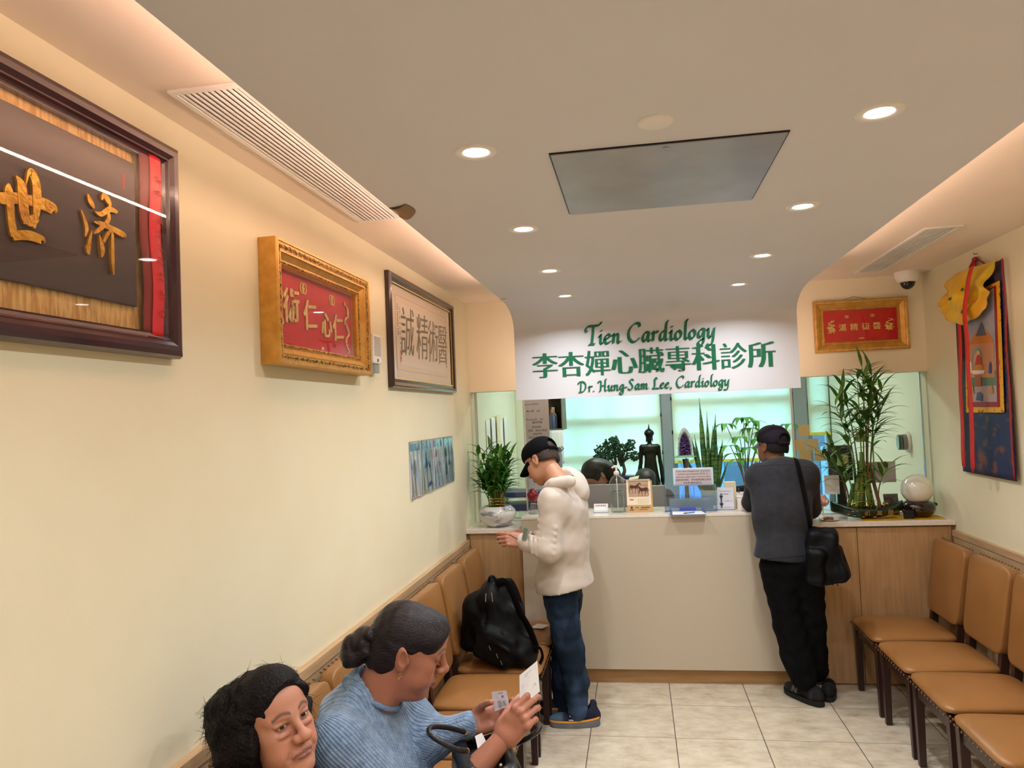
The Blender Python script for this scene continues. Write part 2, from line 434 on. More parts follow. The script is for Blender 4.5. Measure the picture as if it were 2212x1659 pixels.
# street side seen through the clear strips
m_fac = mat('facade_stone', '1C2834', .8, rgb2='141E28', ns=2)
m_facw = mat('facade_glass', '2C4258', .2)
t = thing('office_building', 'blue-tinted building across the street, seen below the window shades', 'building', (.5, 14.0, -4))
mb = MB().box(-9, 9, 0, 4, 0, 8.2); mb.obj('wall', m_fac, t, smooth=0)
for i in range(14):
    for j in range(3): MB().box(-8.6+i*1.25, -7.75+i*1.25, -.03, -.001, .9+j*2.5, 2.5+j*2.5).obj('window', m_facw, t, smooth=0)
struct(MB().box(-12, 12, 8.1, 14, -4.2, -4).obj('ground', mat('asphalt', '77797B', .9), smooth=0))

# ------------------------------------------------------------------ lamps
m_lens = mat('lamp_lens', 'FFFFFF', .5, emit='FFFDF6', estr=14)
def downlight(loc, label, power=DOWNLIGHT_W, proto=[None]):
    if proto[0] is None:
        t = thing('downlight', label, 'ceiling light', loc, 0, 'recessed downlights in the lowered ceiling')
        MB().lathe([(.056, 0), (.055, -.004), (.050, -.0065), (.036, -.004), (.0325, -.0015), (.0325, 0)], 40).obj('trim_ring', m_white, t, smooth=60)
        MB().lathe([(.0001, -.0012), (.0322, -.0012), (.0322, -.0006), (.0001, -.0006)], 32).obj('lens', m_lens, t, smooth=0)
        proto[0] = t
    else:
        t = dup(proto[0], loc, None, label)
    l = bpy.data.lights.new('downlight_lamp', 'AREA'); l.shape = 'DISK'; l.size = .062; l.energy = power; l.color = (.93, .97, 1.0); l.spread = math.radians(145)
    lo = bpy.data.objects.new('downlight_lamp', l); C.objects.link(lo); lo.location = (0, 0, -.009); lo.parent = t
    return t
place = ['nearest the camera', 'second from the camera', 'third from the camera', 'nearest the sign']
for j, y in enumerate([1.90, 2.745, 3.597, 4.408]):
    downlight((-.376, y, PZ), 'lit downlight in the left row, ' + place[j], DOWNLIGHT_W*(.8 if j == 3 else 1))
    downlight((.607, y, PZ), 'lit downlight in the right row, ' + place[j], DOWNLIGHT_W*(.8 if j == 3 else 1))
for j, y in enumerate([1.06, .22, -.62, -1.45]):
    for x in (-.376, .607): downlight((x, y, PZ), 'lit downlight above and behind the camera, out of view', DOWNLIGHT_W*(.5 if j == 0 else .12))
t = thing('office_light', 'flat office ceiling lamp hidden behind the sign fascia', 'ceiling light', (.3, 6.5, ZC))
MB().box(-.6, .6, -.15, .15, -.04, 0).obj('housing', m_white, t, smooth=0)
MB().box(-.57, .57, -.12, .12, -.043, -.0405).obj('diffuser', mat('office_diffuser', 'FFFFFF', emit='F4FFF4', estr=32), t, smooth=0)
# ------------------------------------------------------------------ chairs
m_lea = mat('tan_leather', '936639', .34, rgb2='875B30', ns=3, bump=.06, bs=180, spec=.5)
m_dark = mat('espresso_wood', '2A1512', .35, rgb2='331B16', ns=6, st=(6, 6, .6))
m_nail = mat('antique_nail', '7A5632', .35, .6)
def make_chair(label):
    t = thing('waiting_chair', label, 'chair', (0, 0, 0), 0, 'tan leather waiting room chairs')
    def seatf(q):
        x, y, z = q
        y *= 1.0-.10*(.5-x/.47) if x < .235 else 1.0
        if z > 0: z += .012*(1-(x/.235)**2)*(1-(y/.235)**2)
        return (x, y, z)
    sm = MB().rbox((.01, 0, .425), (.232, .236, .034), 9, 2.6, 10, seatf)
    R = Matrix.Rotation(math.radians(-9), 3, 'Y')
    def backf(q):
        x, y, z = q
        if x > 0: x += .010*(1-(y/.23)**2)*(1-(z/.22)**2)
        return R @ Vector((x, y*(1+.03*z/.21), z))
    bk = MB().rbox((-.258, 0, .705), (.032, .222, .215), 9, 9, 9, backf)
    for sy in (1, -1):
        f = MB(); a, b = .021, .015; y = sy*.203; x = .205
        vs = [(x+dx*b, y+dy*b, 0) for dx, dy in ((-1,-1),(1,-1),(1,1),(-1,1))] + [(x+dx*a, y+dy*a, .398) for dx, dy in ((-1,-1),(1,-1),(1,1),(-1,1))]
        f.add(vs, [[3,2,1,0],[4,5,6,7],[0,1,5,4],[1,2,6,5],[2,3,7,6],[3,0,4,7]]).obj('leg', m_dark, t, smooth=0, bevel=.002)
        r = MB(); y = sy*.180; st = [(-.268, 0, .014), (-.226, .30, .02), (-.222, .42, .02), (-.236, .54, .018), (-.292, .86, .014)]
        vs = []; fs = []
        for i, (x, z, w) in enumerate(st):
            vs += [(x-w, y-.019, z), (x+w, y-.019, z), (x+w, y+.019, z), (x-w, y+.019, z)]
            if i:
                o = 4*i
                for j in range(4): fs.append([o-4+j, o-4+(j+1) % 4, o+(j+1) % 4, o+j])
        fs += [[3,2,1,0], [16,17,18,19]]
        r.add(vs, fs).obj('leg', m_dark, t, smooth=0, bevel=.002)
    a = MB().box(.192, .216, -.20, .20, .335, .397).box(-.222, -.2, -.18, .18, .335, .397)
    for sy in (1, -1): a.prism([(.20, sy*.208), (.20, sy*.188), (-.21, sy*.168), (-.21, sy*.188)], 'z', .335, .396)
    a.obj('apron', m_dark, t, smooth=0)
    n = sm; n.mi = 1
    for i in range(13):
        y = -.216+.036*i; n.ell((.2435, y, .408), (.004, .0062, .0062), 6, 4)
    for sy in (1, -1):
        for i in range(12):
            x = .225-.036*i; n.ell((x, sy*(.236*(1-.10*(.5-x/.47))+.0015), .408), (.0062, .004, .0062), 6, 4)
    n.obj('seat', [m_lea, m_nail], t, smooth=180)
    n = bk; n.mi = 1
    for sy in (1, -1):
        for i in range(14):
            z = -.19+.0295*i; p = R @ Vector((-.016, sy*(.2225*(1+.03*z/.21)+.001), z)); n.ell((p.x-.258, p.y, p.z+.705), (.0058, .004, .0058), 6, 4)
    for i in range(13):
        p = R @ Vector((-.020, -.205+.0342*i, .2165)); n.ell((p.x-.258, p.y, p.z+.705), (.0058, .0058, .004), 6, 4)
    n.obj('backrest', [m_lea, m_nail], t, smooth=60)
    return t
LCH = [4.645, 4.145, 3.65, 3.165, 2.68, 2.20, 1.72, 1.24]
lab = ['tan leather chair in the left row, against the oak cabinet', 'tan leather chair in the left row holding the black backpack',
       'empty tan leather chair between the backpack chair and the blue sweater', 'tan leather chair in the left row, second before the backpack chair',
       'tan leather chair directly beyond the woman in the blue sweater', 'tan leather chair the woman in the blue sweater sits on',
       'tan leather chair the woman in the navy coat sits on', 'tan leather chair of the left row, below the bottom edge of the photo']
ch0 = make_chair(lab[0]); ch0.location = (-.785, LCH[0], 0)
for y, l in list(zip(LCH, lab))[1:]: dup(ch0, (-.785+random.uniform(-.006, .006), y, 0), 0, l)
rl = ['tan leather chair in the right row, against the oak cabinet', 'tan leather chair in the right row, middle one of three seen whole',
      'tan leather chair in the right row, nearest one with its seat whole', 'tan leather chair in the right row, mostly beyond the right edge']
for y, l in zip([4.755, 4.245, 3.755, 3.25], rl): dup(ch0, (1.48, y, 0), PI, l)

# ------------------------------------------------------------------ pictures
def moulding(w, h, prof):
    mb = MB(); vs = []; fs = []
    for d, o in prof:
        a, b = w/2-d, h/2-d; vs += [(-a, -o, -b), (a, -o, -b), (a, -o, b), (-a, -o, b)]
    k = len(prof)
    for i in range(k-1):
        for j in range(4): fs.append([4*i+j, 4*i+(j+1) % 4, 4*i+4+(j+1) % 4, 4*i+4+j])
    for j in range(4): fs.append([4*(k-1)+j, 4*(k-1)+(j+1) % 4, (j+1) % 4, j])
    return mb.add(vs, fs)
m_mah = mat('mahogany_lacquer', '3C1420', .25, rgb2='2E0F18', ns=10, coat=.4)
m_gold = mat('gilt_wood', 'D0A050', .36, .45, rgb2='BC8C3E', ns=25, bump=.06, bs=120)
m_goldleaf = mat('gold_leaf', 'DDAA38', .3, .5, rgb2='BC8424', ns=30, bump=.25, bs=90)
m_gilt = mat('bright_gilt', 'ECD088', .35, .12, rgb2='D9B05C', ns=50, bump=.2, bs=100)
m_carv = mat('dark_gilt_carving', '7A5A30', .4, .4, rgb2='DDB870', ns=90, lo=.48, hi=.6, bump=.6, bs=90)
m_red = mat('red_silk_board', 'C0151C', .6, rgb2='B31219', ns=20)
m_glass = glass_thin('picture_glass', (.985, .985, .985), .045)
m_cord = mat('hanging_cord', '4A4038', .8)
def brocade(name, c1, c2, s, st=(1, 1, 1)): return mat(name, c1, .5, .25, rgb2=c2, ns=s, st=st, lo=.42, hi=.58)
# 1: mahogany frame with carved board
f1 = thing('calligraphy_frame', 'large mahogany frame with two gold brushed characters on a dark board and a red ribbon', 'picture', (XL+.001, 1.065, 2.2155), PI/2)
fw, fh = 1.424, .545
moulding(fw, fh, [(0, 0), (0, .022), (.006, .034), (.018, .040), (.030, .038), (.040, .030), (.044, .030), (.048, .024), (.056, .020), (.060, .020), (.060, 0)]).obj('frame', m_mah, f1, smooth=25)
MB().box(-fw/2+.055, fw/2-.055, -.005, -.001, -fh/2+.055, fh/2-.055).obj('backing', brocade('gold_brushed_paper', 'B98A4A', 'D8B070', 30, (3, 1, .5)), f1, smooth=0)
MB().box(-fw/2+.13, .558, -.015, -.0055, -.158, .186).obj('board', mat('dark_brown_board', '3A2C2B', .45, rgb2='443432', ns=8, st=(.6, 4, 8)), f1, smooth=0, bevel=.002)
MB().add([(-fw/2+.058, -.0302, -fh/2+.058), (fw/2-.058, -.0302, -fh/2+.058), (fw/2-.058, -.0302, fh/2-.058), (-fw/2+.058, -.0302, fh/2-.058)], [[0, 1, 2, 3]]).obj('glazing', m_glass, f1, smooth=0)
iv = wmat(f1).inverted()
def onf1(pts, th=.0045):
    out = []
    for x, y, w in pts:      # traced at 3.3175 px per pixel from (0, 300)
        p = iv @ PX(x/3.3175, 300+y/3.3175, XL+.02); out.append((p.x, p.z, w/3.3175*.00140))
    return out
def chars(name, strokes, label):
    mb = MB()
    for s in strokes: ribbon(mb, onf1(s), lambda x, y, d: (x, -.0152-d, y), .004)
    o = mb.obj(name, m_goldleaf, f1, smooth=0); o['label'] = label
SHI = [[(-40,420,30),(20,425,52),(120,425,50),(230,445,50),(320,470,60),(385,505,55),(395,530,10)],
       [(62,320,10),(62,370,46),(72,460,44),(78,560,40),(90,640,44),(105,700,40)],
       [(90,700,36),(150,690,44),(220,695,46),(300,725,40),(305,740,14)],
       [(112,265,6),(150,330,50),(160,420,56),(170,520,56),(190,610,40)],
       [(180,335,4),(200,250,18),(225,245,44),(255,320,50),(262,420,52),(258,520,40),(240,640,14)],
       [(165,560,40),(215,590,52),(262,560,36)]]
JI = [[(628,395,6),(645,440,34),(670,485,22),(678,492,4)], [(580,508,6),(602,570,18),(620,640,26),(610,700,8)],
      [(658,655,4),(640,740,24),(630,800,30),(640,828,10)], [(610,765,6),(628,800,18)],
      [(725,440,6),(740,405,30),(770,440,36),(785,475,22),(770,500,8)], [(675,520,6),(720,540,26),(780,505,28),(832,525,20),(835,528,4)],
      [(768,500,10),(775,555,26),(760,600,26),(700,655,22),(668,678,6)], [(670,595,6),(720,610,26),(790,640,30),(880,690,34),(886,708,8)],
      [(705,690,6),(718,740,26),(728,800,34),(722,848,8)], [(790,650,10),(760,690,22),(735,740,14)],
      [(795,650,16),(798,760,24),(800,880,24),(806,975,10)]]
chars('character', SHI, 'wide gold brushed character'); chars('character', JI, 'gold brushed character with three side dabs')
def rib(pts, w0, name, mt, par, dz=0.0):
    mb = MB(); mb.slabgrid(lambda u, v: (pts[0][0]+(pts[1][0]-pts[0][0])*v+(u-.5)*w0+.0015*math.sin(9*v+1), -.019-dz-.0022*math.sin(11*v)-.002*math.sin(u*PI), pts[0][1]+(pts[1][1]-pts[0][1])*v), 5, 30, .0006)
    return mb.obj(name, mt, par, smooth=180)
rib(((.590, .228), (.600, -.214)), .050, 'ribbon', mat('shaded_red_ribbon', '7A0A10', .5), f1)  # rear ribbon, its shading put into the darker red
rr = rib(((.622, .230), (.626, -.222)), .046, 'ribbon', mat('red_ribbon', 'D5172C', .45), f1, .004)
mb = MB()
for i, z in enumerate([.17, .125, .065, .03, -.005, -.04, -.075, -.12, -.165]):
    for j in range(4):
        a = random.uniform(-.010, .010); b = random.uniform(-.010, .010)
        ribbon(mb, [(.624+a-.006, z+b, .001), (.624+a, z+b+.002, .0026), (.624+a+.007, z+b-.003, .001)], lambda x, y, d: (x, -.0330-d, y), .0003)
o = mb.obj('ribbon_writing', mat('ribbon_ink', '8A3020', .6), f1, smooth=0)
MB().box(.512, .520, -.0155, -.0151, .112, .150).obj('seal', mat('seal_red', '9A2020', .6), f1, smooth=0)
# 2: deep gilt frame, red board
def medallion(mb, x, z, r, y):
    for dx in (-.55*r, .55*r):
        P = [(x+dx+r*.75*math.cos(a*PI/8), y, z+r*math.sin(a*PI/8)) for a in range(17)]; mb.tube(P, r*.14, 5)
    for k in (-.5, 0, .5): mb.box(x-r*.8, x+r*.8, y-.001, y+.001, z+k*r-.0012, z+k*r+.0012)
def squiggle(mb, x, z, w, h, y, seed):
    rd = random.Random(seed); P = []
    n = 9
    for i in range(n): P.append((x+w*.5*math.sin(i*1.9+seed)*(1-.3*i/n), y, z+h/2-h*i/(n-1)))
    P = crom(P, 5); mb.tube(P, [.35*w*.28*(.5+.5*math.sin(PI*(i+1)/(len(P)+1))) for i in range(len(P))], 5)
    for i in range(16):
        p = Vector(P[rd.randrange(len(P))]); a = rd.uniform(0, 2*PI); l = w*rd.uniform(.2, .42)
        q = p+Vector((math.cos(a)*l, 0, math.sin(a)*l)); m = (p+q)/2+Vector((-math.sin(a)*l*.3, -.001, math.cos(a)*l*.3))
        mb.tube(crom([p, m, q], 3), [w*.075*(1-i/7)+.0004 for i in range(7)], 4)
f2 = thing('gilt_frame', 'deep carved gilt frame with four gold characters on red, hung before the bell', 'picture', (XL+.001, 2.672, 2.163), PI/2)
w2, h2 = .850, .410
moulding(w2, h2, [(0, 0), (0, .060), (.004, .066), (.010, .066), (.012, .062), (.034, .056), (.036, .058), (.040, .058), (.042, .050), (.058, .036), (.060, .036), (.062, .039), (.072, .036), (.074, .030), (.076, .020), (.076, 0)]).obj('frame', m_gold, f2, smooth=25)
def bead_ring(mb, w, h, d, o, r, step, rx=1.0):
    a, b = w/2-d, h/2-d
    for L_, fn in ((2*a, lambda s, e: (s, -o, e*b)), (2*b, lambda s, e: (e*a, -o, s))):
        n = int(L_/step)
        for e in (-1, 1):
            for i in range(n+1): mb.ell(fn(-L_/2+L_*i/n, e), (r*rx, r, r*rx), 6, 4)
def scrolls(mb, w, h, d, o, r, step):
    a, b = w/2-d, h/2-d
    for L_, fn in ((2*a, lambda s, e, q: (s, -o, e*b+q)), (2*b, lambda s, e, q: (e*a+q, -o, s))):
        n = int(L_/step)
        for e in (-1, 1):
            for i in range(n+1):
                s0 = -L_/2+L_*i/n; P = []
                for k in range(9):
                    an = k*.75; rr_ = r*(1-.09*k); P.append(fn(s0+rr_*math.cos(an+i*PI), e, rr_*math.sin(an+i*PI)))
                mb.tube(P, [r*.28*(1-.07*k) for k in range(9)], 4)
mb = MB(); scrolls(mb, w2, h2, .023, .060, .0085, .019); mb.obj('carving', m_carv, f2, smooth=180)
mb = MB(); bead_ring(mb, w2, h2, .067, .039, .0032, .009); mb.obj('beading', m_carv, f2, smooth=180)
MB().box(-w2/2+.07, w2/2-.07, -.006, -.001, -h2/2+.07, h2/2-.07).obj('board', m_red, f2, smooth=0)
MB().add([(-w2/2+.074, -.0290, -h2/2+.074), (w2/2-.074, -.0290, -h2/2+.074), (w2/2-.074, -.0290, h2/2-.074), (-w2/2+.074, -.0290, h2/2-.074)], [[0, 1, 2, 3]]).obj('glazing', m_glass, f2, smooth=0)
def F4(x, z, y, s=1): return frame4((x, y, z), (1, 0, 0), (0, 0, 1))
for ch, x, z, s in (('術', -.215, -.035, .128), ('仁', -.062, -.046, .118), ('心', .085, -.062, .105), ('仁', .200, -.062, .112)):
    mb = MB(); Mx = F4(x, z, -.008) @ Matrix(((1, .0, 0, 0), (.10, 1, 0, 0), (0, 0, 1, 0), (0, 0, 0, 1)))
    mb.text(ch, s, Mx, .012, .0025, wide=.03, nw=3); mb.obj('character', m_gilt, f2, smooth=0)
mb = MB(); medallion(mb, -.115, .088, .019, -.008); medallion(mb, .145, .082, .019, -.008); o = mb.obj('medallion', m_gilt, f2, smooth=60)
mb = MB(); squiggle(mb, -.310, .002, .06, .22, -.010, 3); mb.obj('dragon_ornament', m_gilt, f2, smooth=180)
mb = MB(); squiggle(mb, .292, -.010, .05, .20, -.010, 5); mb.obj('dragon_ornament', m_gilt, f2, smooth=180)
MB().box(.035, .058, -.0075, -.0062, -.122, -.110).obj('name_plate', m_gilt, f2, smooth=0)
MB().tube([(-.06, -.012, .203), (-.005, -.010, .228), (.06, -.012, .203)], .0014, 5).obj('hanging_cord', m_cord, f2)
# 3: dark frame with ink calligraphy on pale paper
f3 = thing('ink_calligraphy_frame', 'dark wood frame with black ink characters on pale paper, near the far corner', 'picture', (XL+.001, 4.150, 2.207), PI/2)
f3.rotation_euler = (0, 0, PI/2)
w3, h3 = 1.30, .57
moulding(w3, h3, [(0, 0), (0, .020), (.004, .027), (.012, .030), (.026, .026), (.030, .020), (.034, .022), (.038, .017), (.042, .019), (.046, .014), (.05, .014), (.05, 0)]).obj('frame', mat('black_cherry_lacquer', '2A1216', .22, coat=.5), f3, smooth=25)
moulding(w3-.088, h3-.088, [(0, .001), (0, .0165), (.006, .0165), (.006, .001)]).obj('slip', m_gilt, f3, smooth=0)
MB().box(-w3/2+.045, w3/2-.045, -.004, -.001, -h3/2+.045, h3/2-.045).obj('mat_board', mat('cream_mat', 'EADBC8', .8), f3, smooth=0)
MB().box(-.46, .51, -.0052, -.0042, -.165, .155).obj('paper', mat('rice_paper', 'F0E4D6', .85), f3, smooth=0)
moulding(1.03, .38, [(0, .0042), (0, .0056), (.002, .0056), (.002, .0042)]).obj('fillet_line', mat('pink_line', 'D9B5A0', .7), f3, smooth=0)
m_ink = mat('ink', '1B1714', .8)
for ch, x, s in (('誠', -.33, .25), ('精', -.05, .25), ('術', .18, .24), ('醫', .40, .24)):
    mb = MB(); mb.text(ch, s, F4(x, -.09, -.0054) @ Matrix(((1, .12, 0, 0), (.05, 1.12, 0, 0), (0, 0, 1, 0), (0, 0, 0, 1))), -.006, .0002, wide=.025, nw=3)
    mb.obj('character', m_ink, f3, smooth=0)
mb = MB(); rd = random.Random(4)
for cx, z0, z1, w in ((-.445, .14, -.14, .018), (-.485, .15, -.02, .010), (.487, .12, -.13, .012)):
    n = int((z0-z1)/(w*1.35))
    for i in range(n):
        z = z0-(i+.5)*(z0-z1)/n
        for j in range(4):
            a, b = rd.uniform(-.4, .4)*w, rd.uniform(-.4, .4)*w; t_ = rd.choice([0, PI/2, .7, -.6]); l = w*.42
            ribbon(mb, [(cx+a-l*math.cos(t_), z+b-l*math.sin(t_), .0006), (cx+a, z+b, w*.14), (cx+a+l*math.cos(t_), z+b+l*math.sin(t_), .0006)], lambda x, y, d: (x, -.0054-d, y), .0002)
mb.obj('inscription', m_ink, f3, smooth=0)
MB().box(-.460, -.440, -.0058, -.0054, -.150, -.115).box(-.460, -.442, -.0058, -.0054, -.113, -.09).obj('seal', mat('seal_vermilion', 'C8503A', .7), f3, smooth=0)
MB().add([(-w3/2+.048, -.0122, -h3/2+.048), (w3/2-.048, -.0122, -h3/2+.048), (w3/2-.048, -.0122, h3/2-.048), (-w3/2+.048, -.0122, h3/2-.048)], [[0, 1, 2, 3]]).obj('glazing', glass_thin('glossy_picture_glass', (.98, .98, .98), .10), f3, smooth=0)
# 4: rope-edged gilt frame on the header
f4 = thing('rope_gilt_frame', 'small gilt frame with rope edge and red board, above the bamboo', 'picture', (1.496, DB-.001, 2.262), 0)
w4, h4 = .590, .342
moulding(w4, h4, [(0, 0), (0, .022), (.004, .030), (.012, .032), (.020, .026), (.024, .026), (.050, .012), (.052, .016), (.060, .016), (.062, .012), (.066, .012), (.066, 0)]).obj('frame', m_gold, f4, smooth=25)
mb = MB(); a, b = w4/2-.012, h4/2-.012
for L_, fn, dr in ((2*a, lambda s, e: Vector((s, -.032, e*b)), 0), (2*b, lambda s, e: Vector((e*a, -.032, s)), 1)):
    n = int(L_/.0085)
    for e in (-1, 1):
        for i in range(n+1):
            c = fn(-L_/2+L_*i/n, e); d = Vector((.0035, 0, .0045)) if dr == 0 else Vector((.0045, 0, .0035))
            mb.tube([c-d, c, c+d], [.0016, .0034, .0016], 5)
mb.obj('rope_edge', m_gilt, f4, smooth=180)
mb = MB(); bead_ring(mb, w4, h4, .064, .014, .0017, .006); mb.obj('beading', m_carv, f4, smooth=180)
MB().box(-w4/2+.06, w4/2-.06, -.006, -.001, -h4/2+.06, h4/2-.06).obj('board', m_red, f4, smooth=0)
MB().add([(-w4/2+.062, -.0104, -h4/2+.062), (w4/2-.062, -.0104, -h4/2+.062), (w4/2-.062, -.0104, h4/2-.062), (-w4/2+.062, -.0104, h4/2-.062)], [[0, 1, 2, 3]]).obj('glazing', m_glass, f4, smooth=0)
for ch, x in (('湛', -.112), ('精', -.040), ('術', .033), ('醫', .102)):
    mb = MB(); mb.text(ch, .050, F4(x, -.028, -.0065), .012, .001, wide=.03, nw=2); mb.obj('character', m_gilt, f4, smooth=0)
for x, sd in ((-.182, 2), (.178, 6)):
    mb = MB(); squiggle(mb, x, -.002, .045, .075, -.0075, sd); squiggle(mb, x, -.022, .05, .035, -.0075, sd+1); mb.obj('dragon_ornament', m_gilt, f4, smooth=180)
mb = MB(); medallion(mb, -.083, .062, .0095, -.0072); medallion(mb, .078, .062, .0095, -.0072); mb.obj('medallion', m_gilt, f4, smooth=60)
MB().box(-.014, .018, -.0072, -.0062, -.0895, -.0825).obj('name_plate', m_gilt, f4, smooth=0)
MB().tube([(-.115, -.012, .168), (-.035, -.006, .193), (.045, -.010, .172)], .0013, 5).obj('hanging_cord', m_cord, f4)
# ------------------------------------------------------------------ sign lettering
m_green = mat('green_acrylic', '196B4B', .3, spec=.5)
YF = SY-.0005
def sx(u, v): p = PY(u, v, YF); return p.x, p.z
# --- chancery hand drawn with a broad nib; glyphs in units of the x height
GL = {
'T': (1.42, [[(.15,1.35),(.0,1.62),(.25,1.95),(.7,2.0),(1.3,2.0),(1.75,2.1),(1.92,2.4)], [(.95,1.98),(.85,1.2),(.72,.4),(.62,.03)], [(.30,.0),(.62,.03),(.98,.0)]]),
'i': (.62, [[(.12,.72),(.36,1.0),(.32,.6),(.28,.2),(.42,.03),(.62,.2)], [(.40,1.36),(.50,1.50)]]),
'e': (.95, [[(.18,.50),(.55,.58),(.80,.80),(.62,1.0),(.32,.84),(.14,.42),(.32,.05),(.62,.08),(.90,.32)]]),
'n': (1.15, [[(.08,.76),(.32,1.0),(.29,.6),(.20,.02)], [(.27,.55),(.55,.92),(.80,.96),(.80,.62),(.74,.2),(.86,.03),(1.10,.22)]]),
'C': (1.75, [[(1.62,1.62),(1.60,1.92),(1.25,2.02),(.72,1.75),(.32,1.12),(.32,.45),(.70,.04),(1.15,.12),(1.55,.48)]]),
'a': (1.12, [[(.86,.94),(.55,1.0),(.24,.66),(.16,.25),(.35,.03),(.62,.30),(.84,.80)], [(.90,1.02),(.82,.5),(.78,.18),(.90,.03),(1.10,.2)]]),
'r': (.88, [[(.08,.76),(.32,1.0),(.29,.6),(.22,.02)], [(.28,.58),(.52,.90),(.72,1.0),(.86,.90)]]),
'd': (1.15, [[(.86,.94),(.55,1.0),(.24,.66),(.16,.25),(.35,.03),(.62,.30),(.84,.80)], [(1.22,2.0),(1.05,1.98),(.92,1.5),(.84,.8),(.78,.2),(.90,.03),(1.10,.2)]]),
'o': (1.0, [[(.55,1.0),(.24,.72),(.16,.28),(.40,.02),(.72,.26),(.84,.70),(.55,1.0)]]),
'l': (.60, [[(.72,2.02),(.52,1.98),(.40,1.5),(.32,.7),(.28,.2),(.42,.03),(.62,.2)]]),
'g': (1.05, [[(.86,.94),(.55,1.0),(.24,.66),(.18,.30),(.38,.12),(.62,.35),(.84,.80)], [(.90,1.02),(.82,.4),(.74,-.3),(.52,-.68),(.22,-.72),(.10,-.45),(.36,-.18),(.8,-.05)]]),
'y': (1.10, [[(.06,.76),(.26,1.0),(.30,.7),(.26,.3),(.42,.05),(.66,.28),(.86,.8)], [(.98,1.06),(.86,.4),(.74,-.3),(.50,-.70),(.18,-.74),(.02,-.62)]]),
'D': (1.95, [[(.62,1.72),(.55,.9),(.45,.2),(.35,.03)], [(.05,1.45),(.18,1.75),(.62,1.88),(1.15,1.78),(1.52,1.30),(1.42,.62),(1.0,.12),(.5,.0),(.12,.0)]]),
'.': (.5, [[(.14,.02),(.22,.10),(.30,.16)]]),
',': (.5, [[(.24,.12),(.28,-.04),(.12,-.28)]]),
'-': (.62, [[(.08,.5),(.54,.52)]]),
'H': (1.85, [[(.05,1.5),(.22,1.78),(.62,1.72),(.56,.9),(.45,.1),(.2,.02)], [(.56,.92),(1.0,1.0),(1.35,1.0)], [(1.75,2.15),(1.50,2.0),(1.42,1.2),(1.32,.3),(1.46,.03),(1.72,.2)]]),
'u': (1.12, [[(.08,.76),(.28,1.0),(.28,.6),(.24,.22),(.42,.03),(.66,.3),(.84,.8)], [(.90,1.02),(.82,.5),(.78,.18),(.90,.03),(1.10,.2)]]),
'S': (1.35, [[(1.20,1.62),(1.02,1.88),(.66,1.80),(.48,1.45),(.76,1.05),(.98,.62),(.76,.12),(.38,.02),(.08,.26)]]),
'm': (1.70, [[(.08,.76),(.32,1.0),(.29,.6),(.20,.02)], [(.27,.55),(.52,.92),(.74,.96),(.74,.5),(.68,.02)], [(.74,.55),(1.0,.92),(1.24,.96),(1.26,.6),(1.20,.2),(1.32,.03),(1.56,.22)]]),
'L': (1.45, [[(1.02,1.72),(.78,1.95),(.55,1.62),(.52,.9),(.42,.3),(.22,.04)], [(.02,.16),(.32,.02),(.8,.10),(1.2,.0),(1.38,.18)]]),
' ': (.62, [])}
def nib(mb, P, w, ang, th, F):
    P = crom([(p[0], p[1], 0) for p in P], 7); nx, ny = math.cos(ang)*w/2, math.sin(ang)*w/2
    k = len(P); vs = []; fs = []; q = .30*w/2; mb.lay = getattr(mb, 'lay', 0)+1; th = th*(1+.05*mb.lay)
    for i in range(k):
        t = P[min(i+1, k-1)]-P[max(i-1, 0)]; t = t.normalized() if t.length > 1e-9 else Vector((1, 0, 0)); n = Vector((-t.y, t.x))
        o = n.x*nx+n.y*ny; a = Vector((nx, ny)) if o >= 0 else Vector((-nx, -ny))
        a = Vector((a.x*.92+n.x*q, a.y*.92+n.y*q))
        for sg in (1, -1):
            for d in (0, th): vs.append(F(P[i].x+a.x*sg, P[i].y+a.y*sg, d))
    for i in range(k-1):
        a, b = 4*i, 4*i+4
        fs += [[a+1, a+3, b+3, b+1], [a, b, b+2, a+2], [a, a+1, b+1, b], [a+2, b+2, b+3, a+3]]
    fs += [[0, 2, 3, 1], [4*k-4, 4*k-3, 4*k-1, 4*k-2]]
    mb.add(vs, fs)
def latin(textline, x0, x1, zb, xh, wt, label, group=None):
    t = thing('sign_lettering', label, 'sign lettering', ((x0+x1)/2, YF, zb), 0)
    tot = sum(GL[c][0] for c in textline); k = (x1-x0)/tot; x = x0-(x0+x1)/2
    for c in textline:
        adv, ss = GL[c]; mb = MB()
        for s in ss: nib(mb, [(px*k/xh, py) for px, py in s], wt, math.radians(38), .0035, lambda a, b, d: (x+a*xh, -d-.0002, b*xh))
        if ss: mb.obj('letter', m_green, t, smooth=0)
        x += adv*k
    return t
a = sx(1266, 746); b = sx(1546, 730)
latin('Tien Cardiology', a[0], b[0], a[1]+.002, .0595, .30, 'upper line of green cursive lettering on the fascia')
a = sx(1249, 849); b = sx(1576, 834)
latin('Dr. Hung-Sam Lee, Cardiology', a[0], b[0], a[1]+.004, .0355, .30, 'lowest, smallest line of green cursive lettering on the fascia')
a = sx(1151, 822); b = sx(1677, 790)
t = thing('sign_lettering', 'middle line of large green Chinese characters on the fascia', 'sign lettering', ((a[0]+b[0])/2, YF, a[1]), 0)
HZ = '李杏嬋心臟專科診所'; pitch = (b[0]-a[0])/9.0
for i, ch in enumerate(HZ):
    mb = MB(); x = (i-4)*pitch
    dense = ch in '嬋臟專診'
    mb.text(ch, .176, frame4((x, -.0002, .026), (1, 0, 0), (0, 0, 1)), -.012 if dense else -.016, .0035, wide=.060 if dense else .105, nw=7, sx=.96)
    mb.obj('character', m_green, t, smooth=0)

